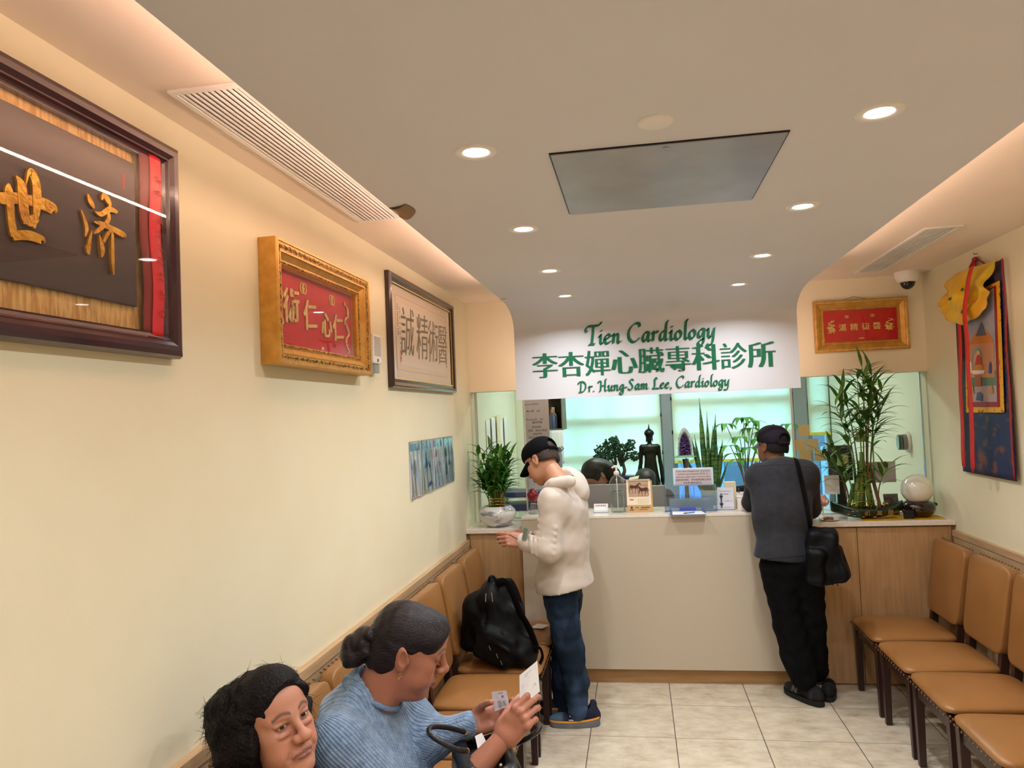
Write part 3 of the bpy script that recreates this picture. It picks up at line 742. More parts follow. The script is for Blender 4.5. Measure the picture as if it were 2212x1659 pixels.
# ------------------------------------------------------------------ ceiling fittings
def vent(x0, x1, y0, y1, n, label):
    cx, cy = (x0+x1)/2, (y0+y1)/2; t = thing('air_vent', label, 'vent', (cx, cy, ZC), 0, None); a, b = (x1-x0)/2, (y1-y0)/2
    mb = MB().box(-a, a, -b, -b+.018, -.008, 0).box(-a, a, b-.018, b, -.008, 0).box(-a, -a+.016, -b+.018, b-.018, -.008, 0).box(a-.016, a, -b+.018, b-.018, -.008, 0)
    mb.obj('frame', m_white, t, smooth=0, bevel=.0015)
    MB().box(-a+.016, a-.016, -b+.018, b-.018, -.0006, -.0003).obj('duct_shade_sheet', mat('duct_shade', '1C1620', .8), t, smooth=0)  # flat dark sheet: the shade between the slats, put into its colour
    p = (2*a-.032)/n
    mb = MB()
    for i in range(n):
        x = -a+.016+p*(i+.5); mb.box(x-p*.19, x+p*.19, -b+.018, b-.018, -.0075, -.0014)
    mb.obj('slats', m_white, t, smooth=0)
    return t
vent(-1.073, -.885, 1.635, 2.915, 10, 'long white slot vent above the left wall, partly covered by the lowered ceiling')
vent(1.408, 1.580, 3.868, 5.072, 9, 'white slot vent on the right, near the dome camera')
t = thing('access_panel', 'square grey metal access panel in the lowered ceiling', 'ceiling panel', (.111, 2.275, PZ))
MB().box(-.305, .305, -.31, .31, -.0035, -.0002).obj('gasket', m_black, t, smooth=0)
MB().box(-.3005, .3005, -.3075, .3075, -.0075, -.0036).obj('door', mat('grey_metal_paint', 'A9A8AC', .25, .15, rgb2='9F9FA4', ns=6, bump=.02, bs=20), t, smooth=0, bevel=.001)
MB().lathe([(.0001, -.0095), (.009, -.0095), (.009, -.0076), (.0001, -.0076)], 20, (.0, -.285, 0)).obj('latch', m_steel, t)
t = tag(MB().lathe([(.0001, -.009), (.036, -.008), (.0435, -.004), (.0445, 0)], 40, (.079, 1.816, PZ)).obj('ceiling_speaker', m_white, smooth=50), 'plain white disc on the ceiling in front of the access panel', 'ceiling disc')
tag(MB().lathe([(.0001, -.0025), (.038, -.0025), (.040, 0)], 40, (.068, 4.284, PZ)).obj('sprinkler_cover', m_panel, smooth=50), 'flush painted cover plate on the ceiling above the sign', 'ceiling disc')
mb = MB(); mb.slabgrid(lambda u, v: (-.757+.065*u+.012*math.sin(3*v), 2.33+.11*v-.03*u*u, PZ-.002-.014*math.sin(PI*u)*(.4+.6*v)), 8, 8, .0006)
tag(mb.obj('peeling_tape', mat('brown_tape', '8A6A48', .5), smooth=180), 'curled strip of brown tape peeling off the ceiling edge', 'tape')
mb = MB(); mb.slabgrid(lambda u, v: (-.755+.035*u, 4.36+.02*v, PZ-.0012-.004*math.sin(PI*u)), 6, 3, .0005)
tag(mb.obj('tape_tab', mat('beige_tape', 'B49B84', .5), smooth=180), 'tiny beige tab at the lowered ceiling edge by the fascia', 'tape')
# dome camera
t = thing('dome_camera', 'white dome security camera with a black eye in the right corner', 'camera', (1.765, 5.195, ZC))
MB().lathe([(.0755, 0), (.076, -.012), (.072, -.04), (.062, -.062), (.052, -.068), (.0001, -.068)], 40).obj('housing', m_white, t, smooth=50)
MB().ell((0, 0, -.064), (.046, .046, .050), 28, 16).obj('dome', mat('smoked_dome', '0B0C0E', .08, coat=.6), t, smooth=180)
# wall bell / strobe
t = thing('alarm_sounder', 'white wall sounder with a clear strobe, partly behind the gilt frame', 'alarm', (XL+.001, 3.262, 2.075), PI/2)
MB().box(-.055, .055, -.035, 0, -.055, .078).obj('housing', m_white, t, smooth=0, bevel=.006)
mb = MB()
for i in range(13): mb.box(-.043, .043, -.0358, -.0352, -.02+.0068*i, -.0165+.0068*i)
mb.obj('grille', mat('grille_grey', '9A9690', .6), t, smooth=0)
MB().box(-.008, .008, -.0358, -.0352, -.047, -.033).obj('badge', m_black, t, smooth=0)
MB().box(-.036, .036, -.030, 0, -.098, -.0555).obj('strobe', mat('clear_strobe', 'D8DDE0', .1, trans=.6), t, smooth=0, bevel=.006)

# ------------------------------------------------------------------ posters on the left wall
def poster(y0, y1, z0, z1, label, seed, cols):
    rd = random.Random(seed); w, h = y1-y0, z1-z0
    t = thing('sleeved_poster', label, 'poster', (XL+.001, (y0+y1)/2, (z0+z1)/2), PI/2, 'health leaflets on the left wall')
    MB().box(-w/2+.004, w/2-.004, -.0016, -.0004, -h/2+.004, h/2-.004).obj('sheet', mat('leaflet_paper_%d' % seed, cols[0], .6, rgb2=cols[1], ns=5, st=(1, 1, .35)), t, smooth=0)
    a, b = -w/2+.012, w/2-.012
    MB().box(a, b, -.0020, -.0017, h/2-.052, h/2-.014).obj('title_band', mat('leaflet_band', '4C86A8', .5, rgb2='7FB0CC', ns=40), t, smooth=0)
    for i in range(4):
        x0 = a+rd.uniform(0, .5)*(b-a); x1 = min(b, x0+rd.uniform(.2, .5)*(b-a)); q0 = -h/2+.02+rd.uniform(0, .55)*h; q1 = min(h/2-.06, q0+rd.uniform(.1, .3)*h)
        MB().prism([(x0, q0), (x1, q0+.01), (x1-.02, q1), (x0+.015, q1-.01)], 'y', -.0022-.0001*i, -.0018).obj('picture', mat('leaflet_ink_%s' % cols[2+i % 3], cols[2+i % 3], .5), t, smooth=0)
    mb = MB(); mb.slabgrid(lambda u, v: ((u-.5)*w, -.0052-.0022*math.sin(7*u+seed)*math.sin(3*v+seed)-.0012*math.sin(19*u+5*v), (v-.5)*h), 16, 20, .0003)
    mb.obj('plastic_sleeve', glass_thin('plastic_sleeve', (.97, .98, 1.0), .10), t, smooth=180)
ycut = [3.787, 4.013, 4.248, 4.490, 4.745]
lb = ['leaflet in a clear sleeve with a pale triangle, leftmost of the four', 'leaflet in a clear sleeve with a tall blue figure, second of the four', 'mostly white leaflet in a clear sleeve, third of the four', 'leaflet in a clear sleeve with three dark photos, rightmost of the four']
cl = [('D5E4EA', 'F2E8D8', '8FB6D8', 'B79A92', '5C86B8'), ('8FB4C8', 'D8E2C8', '2F62A8', '55808F', '9AB7C8'), ('E3E3EC', 'CFE0EE', 'B5B2C4', 'CFE8F4', 'B84A50'), ('8AA0B0', 'C4CDD6', '3E5C78', '4A6A74', '2E4A72')]
for i in range(4): poster(ycut[i]+.006, ycut[i+1]-.006, 1.345+.004*i, 1.648, lb[i], i+1, cl[i])
# ------------------------------------------------------------------ plants
def mg(name, a, b, ns=14): return mat(name, a, .42, rgb2=b, ns=ns, spec=.4)
m_leaf = mg('bamboo_leaf', '2F6A1E', '4E8C2C'); m_leafd = mg('dark_leaf', '1E3A22', '33543A', 30); m_leafl = mg('pale_leaf', '5F9A3A', '3F7A2C')
m_stem = mg('bamboo_stem', '4B6B2A', '6E8440'); m_twig = mat('brown_twig', '6B4A34', .7); m_soil = mat('soil', '1E1712', .9, bump=.6, bs=120)
m_foil = mat('gold_foil', 'E0AC2A', .2, .9)
def leaf(mb, base, d, L_, w, droop=.5, fold=.25, n=7, tip=.75):
    d = Vector(d).normalized(); s = d.cross(Vector((0, 0, 1))); s = s.normalized() if s.length > 1e-3 else Vector((1, 0, 0))
    p = Vector(base); vs = []; fs = []; st = L_/n
    for i in range(n+1):
        t = i/n; ww = w*.5*(math.sin(PI*min(1, t/.35)/2) if t < .35 else max(0.0, (1-((t-.35)/.65)**1.4)))+.0004
        up = s.cross(d).normalized()
        vs += [p+s*ww+up*ww*fold, p-up*.0, p-s*ww+up*ww*fold]
        if i < n:
            fs += [[3*i, 3*i+1, 3*i+4, 3*i+3], [3*i+1, 3*i+2, 3*i+5, 3*i+4]]
            p = p+d*st; d = (d+Vector((0, 0, -droop*st/L_*(.4+1.4*t)))).normalized()
    mb.add(vs, fs)
def bamboo_spray(fol, stm, base, lean, h, nl, rd, L0=.15, w=.021, r=.0035):
    P = [Vector(base)+Vector((lean[0]*t*t, lean[1]*t*t, h*t)) for t in [i/7 for i in range(8)]]; stm.tube(P, [r*(1-.5*i/7) for i in range(8)], 6)
    a = rd.uniform(0, 6.28)
    for i in range(nl):
        t = .42+.58*(i/max(1, nl-1)); k = t*7; j = min(6, int(k)); q = P[j].lerp(P[j+1], k-j); a += 2.4+rd.uniform(-.4, .4)
        el = rd.uniform(.25, .75)+.5*(t-.5); L_ = L0*rd.uniform(.75, 1.15)*(1.1-.25*t)
        leaf(fol, q, (math.cos(a), math.sin(a)*(.3 if math.sin(a) > 0 else .8), el*1.3), L_, w*rd.uniform(.8, 1.15), rd.uniform(.9, 1.7))
# round planter
t = thing('lucky_bamboo_planter', 'bushy lucky bamboo in a round grey-white bowl at the left wall', 'potted plant', (-.974, 5.16, 1.0055))
MB().lathe([(.0001, .006), (.060, .004), (.064, 0), (.070, .002), (.098, .022), (.122, .055), (.131, .085), (.124, .112), (.104, .132), (.092, .140), (.088, .140), (.090, .130), (.0001, .126)], 48).obj('bowl', mat('marbled_porcelain', 'D8D6D0', .15, rgb2='8C8A90', ns=9, st=(1, 1, 2.2), nd=9, lo=.52, hi=.62, coat=.4), t, smooth=60)
MB().lathe([(.0001, .131), (.089, .129)], 24).obj('soil', m_soil, t, smooth=180)
fol, stm, rd = MB(), MB(), random.Random(11)
for i in range(38):
    a = 6.28*i/38*2.6; r = .012+.045*((i*7) % 10)/10
    bamboo_spray(fol, stm, (r*math.cos(a), r*math.sin(a), .125), (.075*math.cos(a)*rd.uniform(.4, 1.1), .075*math.sin(a)*rd.uniform(.4, 1.1)), rd.uniform(.14, .40), 8, rd, .150, .028)
fol.obj('foliage', m_leaf, t, smooth=180); stm.obj('stems', m_stem, t, smooth=180)
mb = MB()
for z in (.150, .172, .19): mb.tube([(.058*math.cos(a*.35), .058*math.sin(a*.35), z+.004*math.sin(a)) for a in range(19)], .003, 5)
mb.obj('gold_ties', m_foil, t, smooth=180)
MB().ell((.052, -.055, .225), (.007, .007, .012), 10, 8).tube([(.05, -.05, .13), (.052, -.055, .215)], .002, 5).obj('pick', mat('pink_bud', 'D8506A', .4), t, smooth=180)
# boat planter
t = thing('boat_planter', 'tall lucky bamboo with gold ties in a dark green boat-shaped pot', 'potted plant', (1.425, 5.165, 1.0165))
def boat(u, v):
    x = -.215+.43*u; q = abs(2*u-1); hw = .075*(1-q**2.6)+.006; zt = .062+.042*q**3+(.010 if u < .5 else 0)*q; zb = .046*q**2.2
    a = PI*v; return (x, -hw*math.cos(a), zt-(zt-zb)*math.sin(a)**.8)
MB().slabgrid(boat, 40, 20, .005).obj('boat_pot', mat('green_glaze', '12351F', .18, rgb2='0A2013', ns=16, st=(.5, 3, 3), coat=.4, bump=.12, bs=40, bst=(.5, 6, 6)), t, smooth=180)
MB().grid(lambda u, v: (-.16+.32*u, (-.060+.12*v)*(1-abs(2*u-1)**2.6), .058+.008*math.sin(9*u)*math.sin(7*v)), 24, 8).obj('soil', m_soil, t, smooth=180)
mb = MB()
for ch, x in (('帆', -.02), ('風', .052), ('順', .122)):
    q = abs(2*((x+.215)/.43)-1); hw = .075*(1-q**2.6)+.006
    mb.text(ch, .034, frame4((x, -hw-.0005, .026), (1, .0, 0), (0, -.30, .95)), .01, .004)
for x, z in ((-.10, .050), (-.125, .030), (-.075, .052), (.11, .055), (-.04, .012), (.03, .012), (-.09, .020)): mb.ell((x, -.074*(1-abs(2*((x+.215)/.43)-1)**2.6)*(.72+.005/.1+z*4.2 if z < .05 else 1)-.006, z), (.010, .003, .004), 8, 6)
mb.obj('gilt_characters', mat('worn_gilt', 'A07A44', .5, .3), t, smooth=0)
fol, stm, trk, foil, rd = MB(), MB(), MB(), MB(), random.Random(5)
stalks = [(-.11, .01, .16, .045), (-.085, -.02, .24, .05), (-.055, .02, .30, .04), (-.04, -.02, .36, .025), (-.01, .015, .26, 0), (.02, -.01, .33, -.03), (.045, .01, .22, -.03), (-.07, -.03, .12, .02)]
tops = []
for x, y, h_, ln in stalks:
    P = [(x+ln*k/4, y, .055+h_*k/4) for k in range(5)]; trk.tube(P, .0125, 9)
    for k in (1, 2, 3, 4): trk.tube([(x+ln*k/4, y, .052+h_*k/4), (x+ln*k/4, y, .058+h_*k/4)], .0142, 9)
    tops.append(Vector(P[-1]))
for i in range(5):
    z = .10+.06*i; w = .075-.009*i
    foil.tube(crom([(-.035+w*math.cos(a)*(1-.1*i)+.012*i, -.012+.035*math.sin(a), z+.010*math.sin(3*a+i)) for a in [k*.785 for k in range(9)]], 3), .0022, 5)
for i in range(70):
    x, y = rd.uniform(-.09, .13), rd.uniform(-.05, .04); p = Vector((x, y, .066+rd.uniform(0, .02))); q = p+Vector((rd.uniform(-.022, .022), rd.uniform(-.02, .02), rd.uniform(-.006, .02)))
    foil.tube([p, (p+q)/2+Vector((0, 0, .008)), q], [.0012, .0028, .0008], 4)
tw = MB()
sp = [(-.10, .02, .30, -.17, 9), (-.085, -.03, .34, -.12, 9), (-.06, .0, .50, -.10, 11), (-.03, .02, .62, -.06, 12), (-.02, -.03, .66, -.02, 13), (.0, .0, .70, .02, 13), (.02, .02, .68, .05, 13),
      (.03, -.02, .60, .09, 12), (.04, .02, .52, .12, 11), (.01, -.04, .64, .06, 12), (-.045, .03, .58, -.09, 11), (.075, .0, .20, .05, 8), (-.12, -.01, .22, -.07, 9), (.05, -.03, .70, .03, 12), (.03, .03, .74, .0, 12)]
for k, (x, y, h_, ln, nl) in enumerate(sp):
    z0 = .12 if h_ < .4 else .22
    bamboo_spray(fol, stm if k % 3 else tw, (x, y, z0), (ln, rd.uniform(-.09, .05)), h_, nl+4, rd, .20, .027, .005)
tw.tube(crom([(.085, 0, .055), (.06, 0, .18), (.035, -.01, .30), (.02, -.01, .34)], 5), .011, 8)
trk.obj('stalks', m_stem, t, smooth=180); stm.obj('stems', m_stem, t, smooth=180); tw.obj('twigs', m_twig, t, smooth=180)
fol.obj('foliage', mg('boat_bamboo_leaf', '35601F', '55822E'), t, smooth=180); foil.obj('gold_ties', m_foil, t, smooth=180)

# ------------------------------------------------------------------ beside the boat
mb = MB().prism([(1.36, 5.035), (1.862, 5.06), (1.862, 5.34), (1.42, 5.33)], 'z', 1.0121, 1.0131); tag(mb.obj('yellow_cloth', mat('yellow_silk', 'D9A51C', .5, rgb2='C8920F', ns=30), smooth=0), 'flat yellow cloth under the boat planter and globe', 'cloth')
t = thing('globe_lamp', 'milky glass globe on a glossy dark brown pot, by the right wall', 'lamp', (1.742, 5.195, 1.0135))
MB().lathe([(.0001, 0), (.060, 0), (.070, .004), (.092, .026), (.102, .052), (.098, .078), (.078, .096), (.070, .098), (.066, .092), (.0001, .088)], 44).obj('pot', mat('dark_brown_glaze', '24100C', .1, rgb2='160908', ns=5, coat=.7), t, smooth=60)
for q in (-1, 1): MB().ell((q*.098, 0, .074), (.020, .014, .013), 14, 10).obj('lug', mat('dark_brown_glaze', ''), t, smooth=180)
MB().ell((0, 0, .172), (.095, .095, .095), 40, 26).obj('globe', mat('milk_glass', 'E6E0D2', .1, coat=.6, sss=.3), t, smooth=180)
def card(name, x0, x1, z0, z1, y, m, label, cat, lean=0.0, group=None, th=.0008):
    t = MB(); t.add([(-(x1-x0)/2, 0, 0), ((x1-x0)/2, 0, 0), ((x1-x0)/2, lean, z1-z0), (-(x1-x0)/2, lean, z1-z0), (-(x1-x0)/2, th, 0), ((x1-x0)/2, th, 0), ((x1-x0)/2, lean+th, z1-z0), (-(x1-x0)/2, lean+th, z1-z0)],
        [[0,1,2,3],[7,6,5,4],[0,4,5,1],[1,5,6,2],[2,6,7,3],[3,7,4,0]])
    o = t.obj(name, m, smooth=0); o.location = ((x0+x1)/2, y, z0); return tag(o, label, cat, group)
m_paper = mat('white_paper', 'F1F0F0', .8); m_grey = mat('grey_paper', 'B9B1B4', .8); m_note = mat('yellow_note', 'D8C98C', .8)
card('photo_card', 1.575, 1.665, 1.0132, 1.145, 5.30, mat('dark_photo', '4A3F42', .4, rgb2='8D8488', ns=25), 'dark photo card leaning behind the globe lamp', 'card', .02)
t = thing('black_box', 'small black box in front of the globe lamp', 'box', (1.655, 5.10, 1.0135)); MB().box(-.03, .028, -.012, .012, 0, .050).obj('case', m_black, t, smooth=0, bevel=.003)
# figurine + dish
t = thing('lotus_figurine', 'small pink and cream lotus ornament on a short stem, beside the grey jacket', 'figurine', (1.172, 5.22, 1.0125))
MB().lathe([(.0001, 0), (.020, 0), (.018, .006), (.005, .012), (.004, .07), (.0001, .07)], 20).obj('stem', mat('cream_ceramic', 'E3D6B8', .3), t, smooth=50)
mb = MB()
for j in range(3):
    for i in range(8):
        a = i*.785+j*.39; r = .026-.007*j; mb.ell((r*math.cos(a), r*math.sin(a), .095+.014*j), (.013, .013, .026), 8, 6, Matrix.Rotation(a, 3, 'Z') @ Matrix.Rotation(.55-.2*j, 3, 'Y'))
mb.obj('petals', mat('pink_ceramic', 'C9606A', .2, rgb2='E8C8A8', ns=30, coat=.5), t, smooth=180)
t = thing('candy_dish', 'flat pink dish with small brown sweets at the end of the oak top', 'dish', (1.178, 5.10, 1.0125))
MB().lathe([(.0001, 0), (.046, .001), (.062, .007), (.060, .010), (.045, .004), (.0001, .003)], 32).obj('dish', mat('blush_ceramic', 'D9BDB0', .25), t, smooth=50)
for i, (x, y) in enumerate([(-.02, 0), (.012, -.014), (.016, .018), (-.008, .024)]):
    tag(MB().rbox((1.178+x, 5.10+y, 1.0245), (.014, .011, .008), 3, 3, 5).obj('wrapped_sweet', mat('sweet_wrap', '7A4A3C', .3), smooth=180), ['wrapped brown sweet at the left of the pink dish', 'wrapped brown sweet nearest the front of the pink dish', 'wrapped brown sweet at the right back of the pink dish', 'wrapped brown sweet at the back of the pink dish'][i], 'sweet', 'sweets in the dish')
# ------------------------------------------------------------------ glazing over the counter
m_gl = glass_thin('counter_glass', (.955, .985, .975), .05); m_rod = mat('chrome_rod', 'C8CDD2', .2, .9)
def pane(x0, x1, z0, z1, y, label, rods):
    t = thing('glass_screen', label, 'glass screen', ((x0+x1)/2, y, z0)); a = (x1-x0)/2
    MB().add([(-a, 0, .003), (a, 0, .003), (a, 0, z1-z0), (-a, 0, z1-z0)], [[0, 1, 2, 3]]).obj('pane', m_gl, t, smooth=0)
    MB().box(-a, a, -.006, .006, 0, .006).obj('channel', m_rod, t, smooth=0)
    for x in rods: MB().box(x-(x0+x1)/2-.006, x-(x0+x1)/2+.006, -.006, .006, .0065, z1-z0).obj('edge_rod', m_rod, t, smooth=0)
pane(XL+.025, -.786, 1.006, 1.937, 5.375, 'clear glass screen behind the round planter', (-1.136, -.793))
pane(1.036, XR-.01, 1.013, 1.937, 5.375, 'clear glass screen behind the boat planter, dotted with yellow notes', (1.043, 1.862))
for i, (x0, z0) in enumerate([(1.079, 1.541), (1.049, 1.446), (1.130, 1.446), (1.080, 1.374), (1.172, 1.370), (1.315, 1.33), (1.443, 1.487)]):
    card('sticky_note', x0, x0+.071, z0, z0+.073, 5.3725, m_note, 'yellow note on the glass, ' + ['topmost of the left cluster', 'left one of the middle row', 'right one of the middle row', 'lower left of the cluster', 'lower right of the cluster', 'seen through the bamboo stalks', 'high up behind the bamboo leaves'][i], 'sticky note', 0, 'yellow notes on the glass', .0006)
card('taped_sheet', 1.49, 1.678, 1.215, 1.352, 5.372, m_grey, 'grey-pink sheet taped to the glass left of the globe lamp', 'paper', 0, None, .0005)
card('taped_sheet', 1.225, 1.32, 1.145, 1.272, 5.372, m_paper, 'small white sheet taped to the glass beside the boat planter', 'paper', 0, None, .0005)
# the long notice hanging on its own glass edge
t = thing('glass_screen', 'narrow clear glass screen carrying the long grey notice', 'glass screen', (-.695, 5.40, 1.0835))
MB().add([(-.088, 0, 0), (.098, 0, 0), (.098, 0, .85), (-.088, 0, .85)], [[0, 1, 2, 3]]).obj('pane', m_gl, t, smooth=0)
t = thing('printed_notice', 'long grey paper notice with restroom numbers, hanging left of the window', 'notice', (-.700, 5.396, 1.225))
MB().box(-.086, .086, -.001, 0, 0, .655).obj('sheet', mat('notice_paper', 'B4B6B8', .8), t, smooth=0)
mb = MB(); Tn = lambda x, z, s=1: frame4((x, -.0012, z), (1, 0, 0), (0, 0, 1))
for s_, z, sz, x in (('Restroom/洗手间', .605, .0145, -.04), ('Men/男:   241', .555, .018, -.025), ('Women/女:   341', .495, .018, -.02), ('通讯更新', .472, .019, .0), ('您的保险、', .440, .017, 0), ('药房、地址与电话', .415, .017, 0), ('如有更改,', .390, .017, 0), ('请及时通知前台。', .365, .017, 0), ('谢谢合作', .335, .018, 0), ('Important Notice', .290, .0125, 0), ('Please inform the front desk', .270, .0105, 0)):
    mb.text(s_, sz, Tn(x, z), .012, .0003)
mb.obj('printing', mat('notice_ink', '4A4C52', .8), t, smooth=0)
# ------------------------------------------------------------------ things on the counter
CT = 1.0835
t = thing('card_holder', 'small stack of white cards with red print, left of the pump bottle', 'business cards', (-.262, 5.16, CT))
MB().add([(-.047, -.012, .002), (.047, -.012, .002), (.047, .008, .056), (-.047, .008, .056), (-.047, .002, .002), (.047, .002, .002), (.047, .02, .056), (-.047, .02, .056)], [[0,1,2,3],[7,6,5,4],[0,4,5,1],[1,5,6,2],[2,6,7,3],[3,7,4,0]]).obj('cards', m_paper, t, smooth=0)
MB().box(-.05, .05, -.018, .024, 0, .0018).box(-.05, .05, -.0185, -.016, 0, .016).obj('holder', glass_thin('clear_acrylic', (.94, .96, 1.0), .06), t, smooth=0)
mb = MB(); q = frame4((-.0, -.0124+.016, .042), (1, 0, 0), (0, .35, .94)); rd = random.Random(2)
for i in range(6): mb.box(-.036+.012*i, -.028+.012*i, -.0015, -.0005, .044, .050)
mb.obj('red_print', mat('red_print', 'B8485A', .7), t, smooth=0)
t = thing('pump_bottle', 'large clear pump bottle of hand sanitizer on the counter', 'bottle', (-.148, 5.15, CT))
m_pet = glass_thin('clear_pet', (.93, .965, .97), .10)
MB().lathe([(.045, .002), (.050, .010), (.050, .075), (.048, .080), (.048, .150), (.0505, .155), (.0505, .165), (.054, .185), (.050, .205), (.038, .228), (.026, .240), (.016, .246), (.015, .255)], 40).obj('bottle', m_pet, t, smooth=50)
MB().lathe([(.0001, .004), (.0465, .006), (.0465, .140), (.0001, .141)], 32).obj('gel', glass_thin('clear_gel', (.90, .94, .94), .05), t, smooth=50)
MB().lathe([(.0175, .250), (.019, .252), (.019, .268), (.015, .272), (.007, .278), (.0055, .300), (.0001, .300)], 24).obj('collar', mat('pump_white', 'ECDFDC', .35), t, smooth=40)
MB().tube(crom([(.012, 0, .299), (0, 0, .306), (-.018, 0, .304), (-.030, 0, .296)], 4), [.007]*4+[.008]*4+[.006]*4+[.004], 10).obj('nozzle', mat('pump_white', ''), t, smooth=60)
MB().tube([(0, 0, .02), (0, 0, .25)], .0035, 8).obj('dip_tube', mat('dip_tube', 'DCE2E4', .3), t)
# calendar
t = thing('desk_calendar', 'kraft desk calendar with a picture of two horses', 'calendar', (-.002, 5.135, CT))
m_kraft = mat('kraft_board', 'C29A62', .7); m_page = mat('calendar_page', 'EADBBF', .75)
lean = .045; Hc = .205
def inc(x, z, d): return (x, lean*z/Hc-d, z)
def slab(name, x0, x1, z0, z1, d0, d1, m, par): return MB().add([inc(x0, z0, d1), inc(x1, z0, d1), inc(x1, z1, d1), inc(x0, z1, d1), inc(x0, z0, d0), inc(x1, z0, d0), inc(x1, z1, d0), inc(x0, z1, d0)], [[0,1,2,3],[7,6,5,4],[0,4,5,1],[1,5,6,2],[2,6,7,3],[3,7,4,0]]).obj(name, m, par, smooth=0)
slab('easel', -.085, .085, 0, Hc, 0, .002, m_kraft, t)
MB().add([(-.085, lean, Hc), (.085, lean, Hc), (.085, .105, 0), (-.085, .105, 0), (-.085, lean+.002, Hc), (.085, lean+.002, Hc), (.085, .107, 0), (-.085, .107, 0)], [[0,1,2,3],[7,6,5,4],[0,4,5,1],[1,5,6,2],[2,6,7,3],[3,7,4,0]]).obj('easel_back', m_kraft, t, smooth=0)
slab('page', -.085, .074, .046, .214, .0022, .0036, m_page, t)
slab('picture', -.072, .060, .100, .203, .0037, .0042, mat('sepia_field', 'C3A084', .7, rgb2='AA8468', ns=30, st=(.3, 1, 3)), t)
mb = MB()
def horse(ox, oz, s, fl):
    F = lambda x, y, d: inc(ox+fl*x*s, oz+y*s, .0043+d)
    body = [(-.42,.05,.05),(-.30,.10,.34),(0,.06,.30),(.28,.08,.32),(.42,.16,.12)]; ribbon(mb, body, F, .0003)
    ribbon(mb, [(.30,.12,.26),(.48,.34,.16),(.62,.42,.14),(.80,.30,.08)] if fl > 0 or True else body, F, .0003)
    for x, k in ((-.34, -.16), (-.24, .10), (.24, -.08), (.36, .14)): ribbon(mb, [(x, .02, .12), (x+k*.6, -.20, .07), (x+k, -.46, .045), (x+k+.03, -.50, .05)], F, .0003)
    ribbon(mb, [(-.42, .14, .04), (-.54, .02, .06), (-.58, -.18, .02)], F, .0003)
horse(-.036, .160, .062, 1)
horse(.028, .142, .066, -1)
mb.obj('horses', mat('horse_brown', '4A2A20', .7), t, smooth=0)
mb = MB()
for i in range(6):
    for j in range(5): mb.add([inc(-.012+.0125*i, .086-.0075*j-.003, .0041), inc(-.005+.0125*i, .086-.0075*j-.003, .0041), inc(-.005+.0125*i, .086-.0075*j, .0041), inc(-.012+.0125*i, .086-.0075*j, .0041)], [[0, 1, 2, 3]])
mb.obj('dates', mat('date_grey', 'B8A688', .8), t, smooth=0)
mb = MB(); mb.add([inc(-.066, .078, .0041), inc(-.040, .078, .0041), inc(-.040, .085, .0041), inc(-.066, .085, .0041)], [[0, 1, 2, 3]]); mb.obj('month', mat('month_red', 'B4604A', .8), t, smooth=0)
mb = MB(); mb.add([inc(-.025+.003*math.cos(0), .026, .0024)]+[inc(-.055+.007*math.cos(a*.39), .030+.007*math.sin(a*.39), .0024) for a in range(17)], [list(range(1, 17))])
for i, (x0, x1, z, hh) in enumerate(((-.068, -.040, .012, .007), (-.03, -.006, .027, .005), (.006, .066, .026, .007), (-.004, .05, .015, .004))):
    n = int((x1-x0)/.0045)
    for k in range(n): mb.add([inc(x0+.0045*k, z, .0024), inc(x0+.0045*k+.0036, z, .0024), inc(x0+.0045*k+.0036, z+hh, .0024), inc(x0+.0045*k, z+hh, .0024)], [[0, 1, 2, 3]])
mb.obj('footer_print', mat('navy_print', '2A2450', .7), t, smooth=0)
mb = MB()
for i in range(22): mb.tube([(-.078+.0073*i, lean*.97+.007*math.cos(a*.7)-.001, Hc+.001+.007*math.sin(a*.7)) for a in range(10)], .0009, 4)
mb.obj('wire_binding', m_black, t, smooth=180)
MB().add([inc(-.066, .212, -.002), inc(-.002, .218, -.002), inc(.004, .238, -.002), inc(-.062, .226, -.002)], [[0, 1, 2, 3]]).obj('tab_note', mat('pale_note', 'E9E6C8', .8), t, smooth=0)
# acrylic brochure tray with the notice behind it
m_acr = glass_thin('blue_acrylic', (.78, .88, 1.0), .14)
t = thing('acrylic_tray', 'clear bluish acrylic tray right of the calendar, with papers in it', 'tray', (.326, 5.17, CT))
mb = MB().box(-.167, .167, 0, .003, 0, .172).box(-.167, -.164, -.06, 0, 0, .172).box(.164, .167, -.06, 0, 0, .172).box(-.167, .167, -.06, -.057, 0, .10).box(-.167, .167, -.06, .003, 0, .003)
mb.obj('tray', m_acr, t, smooth=0)
tag(MB().box(.19, .47, 5.128, 5.132, CT+.004, CT+.085).obj('leaflet', mat('leaflet_grey', 'AFB7B8', .6, rgb2='8C9A8C', ns=8), smooth=0), 'grey-green leaflet standing in the acrylic tray', 'leaflet')
tag(MB().prism([(.335, .085), (.40, .098), (.485, .092), (.485, .083), (.335, .08)], 'y', 5.142, 5.146).obj('envelope', mat('pink_envelope', 'B98A7C', .7), smooth=0), 'strip of brown envelope showing in the acrylic tray', 'envelope'); bpy.data.objects['envelope'].location.z = CT-.045
t = thing('framed_notice', 'white framed notice about insurance changes above the acrylic tray', 'sign', (.357, 5.205, CT))
MB().box(-.004, .004, .0, .006, 0, .165).box(-.06, .06, -.02, .03, 0, .003).obj('stand', m_acr, t, smooth=0)
MB().box(-.131, .131, -.004, 0, .160, .278).obj('frame', mat('pale_blue_frame', 'D2E4F6', .3), t, smooth=0, bevel=.002)
MB().box(-.118, .118, -.0052, -.0042, .166, .268).obj('sheet', mat('pinkish_paper', 'CDBFC2', .8), t, smooth=0)
mb = MB(); Tn = lambda x, z: frame4((x, -.0054, z), (1, 0, 0), (0, 0, 1))
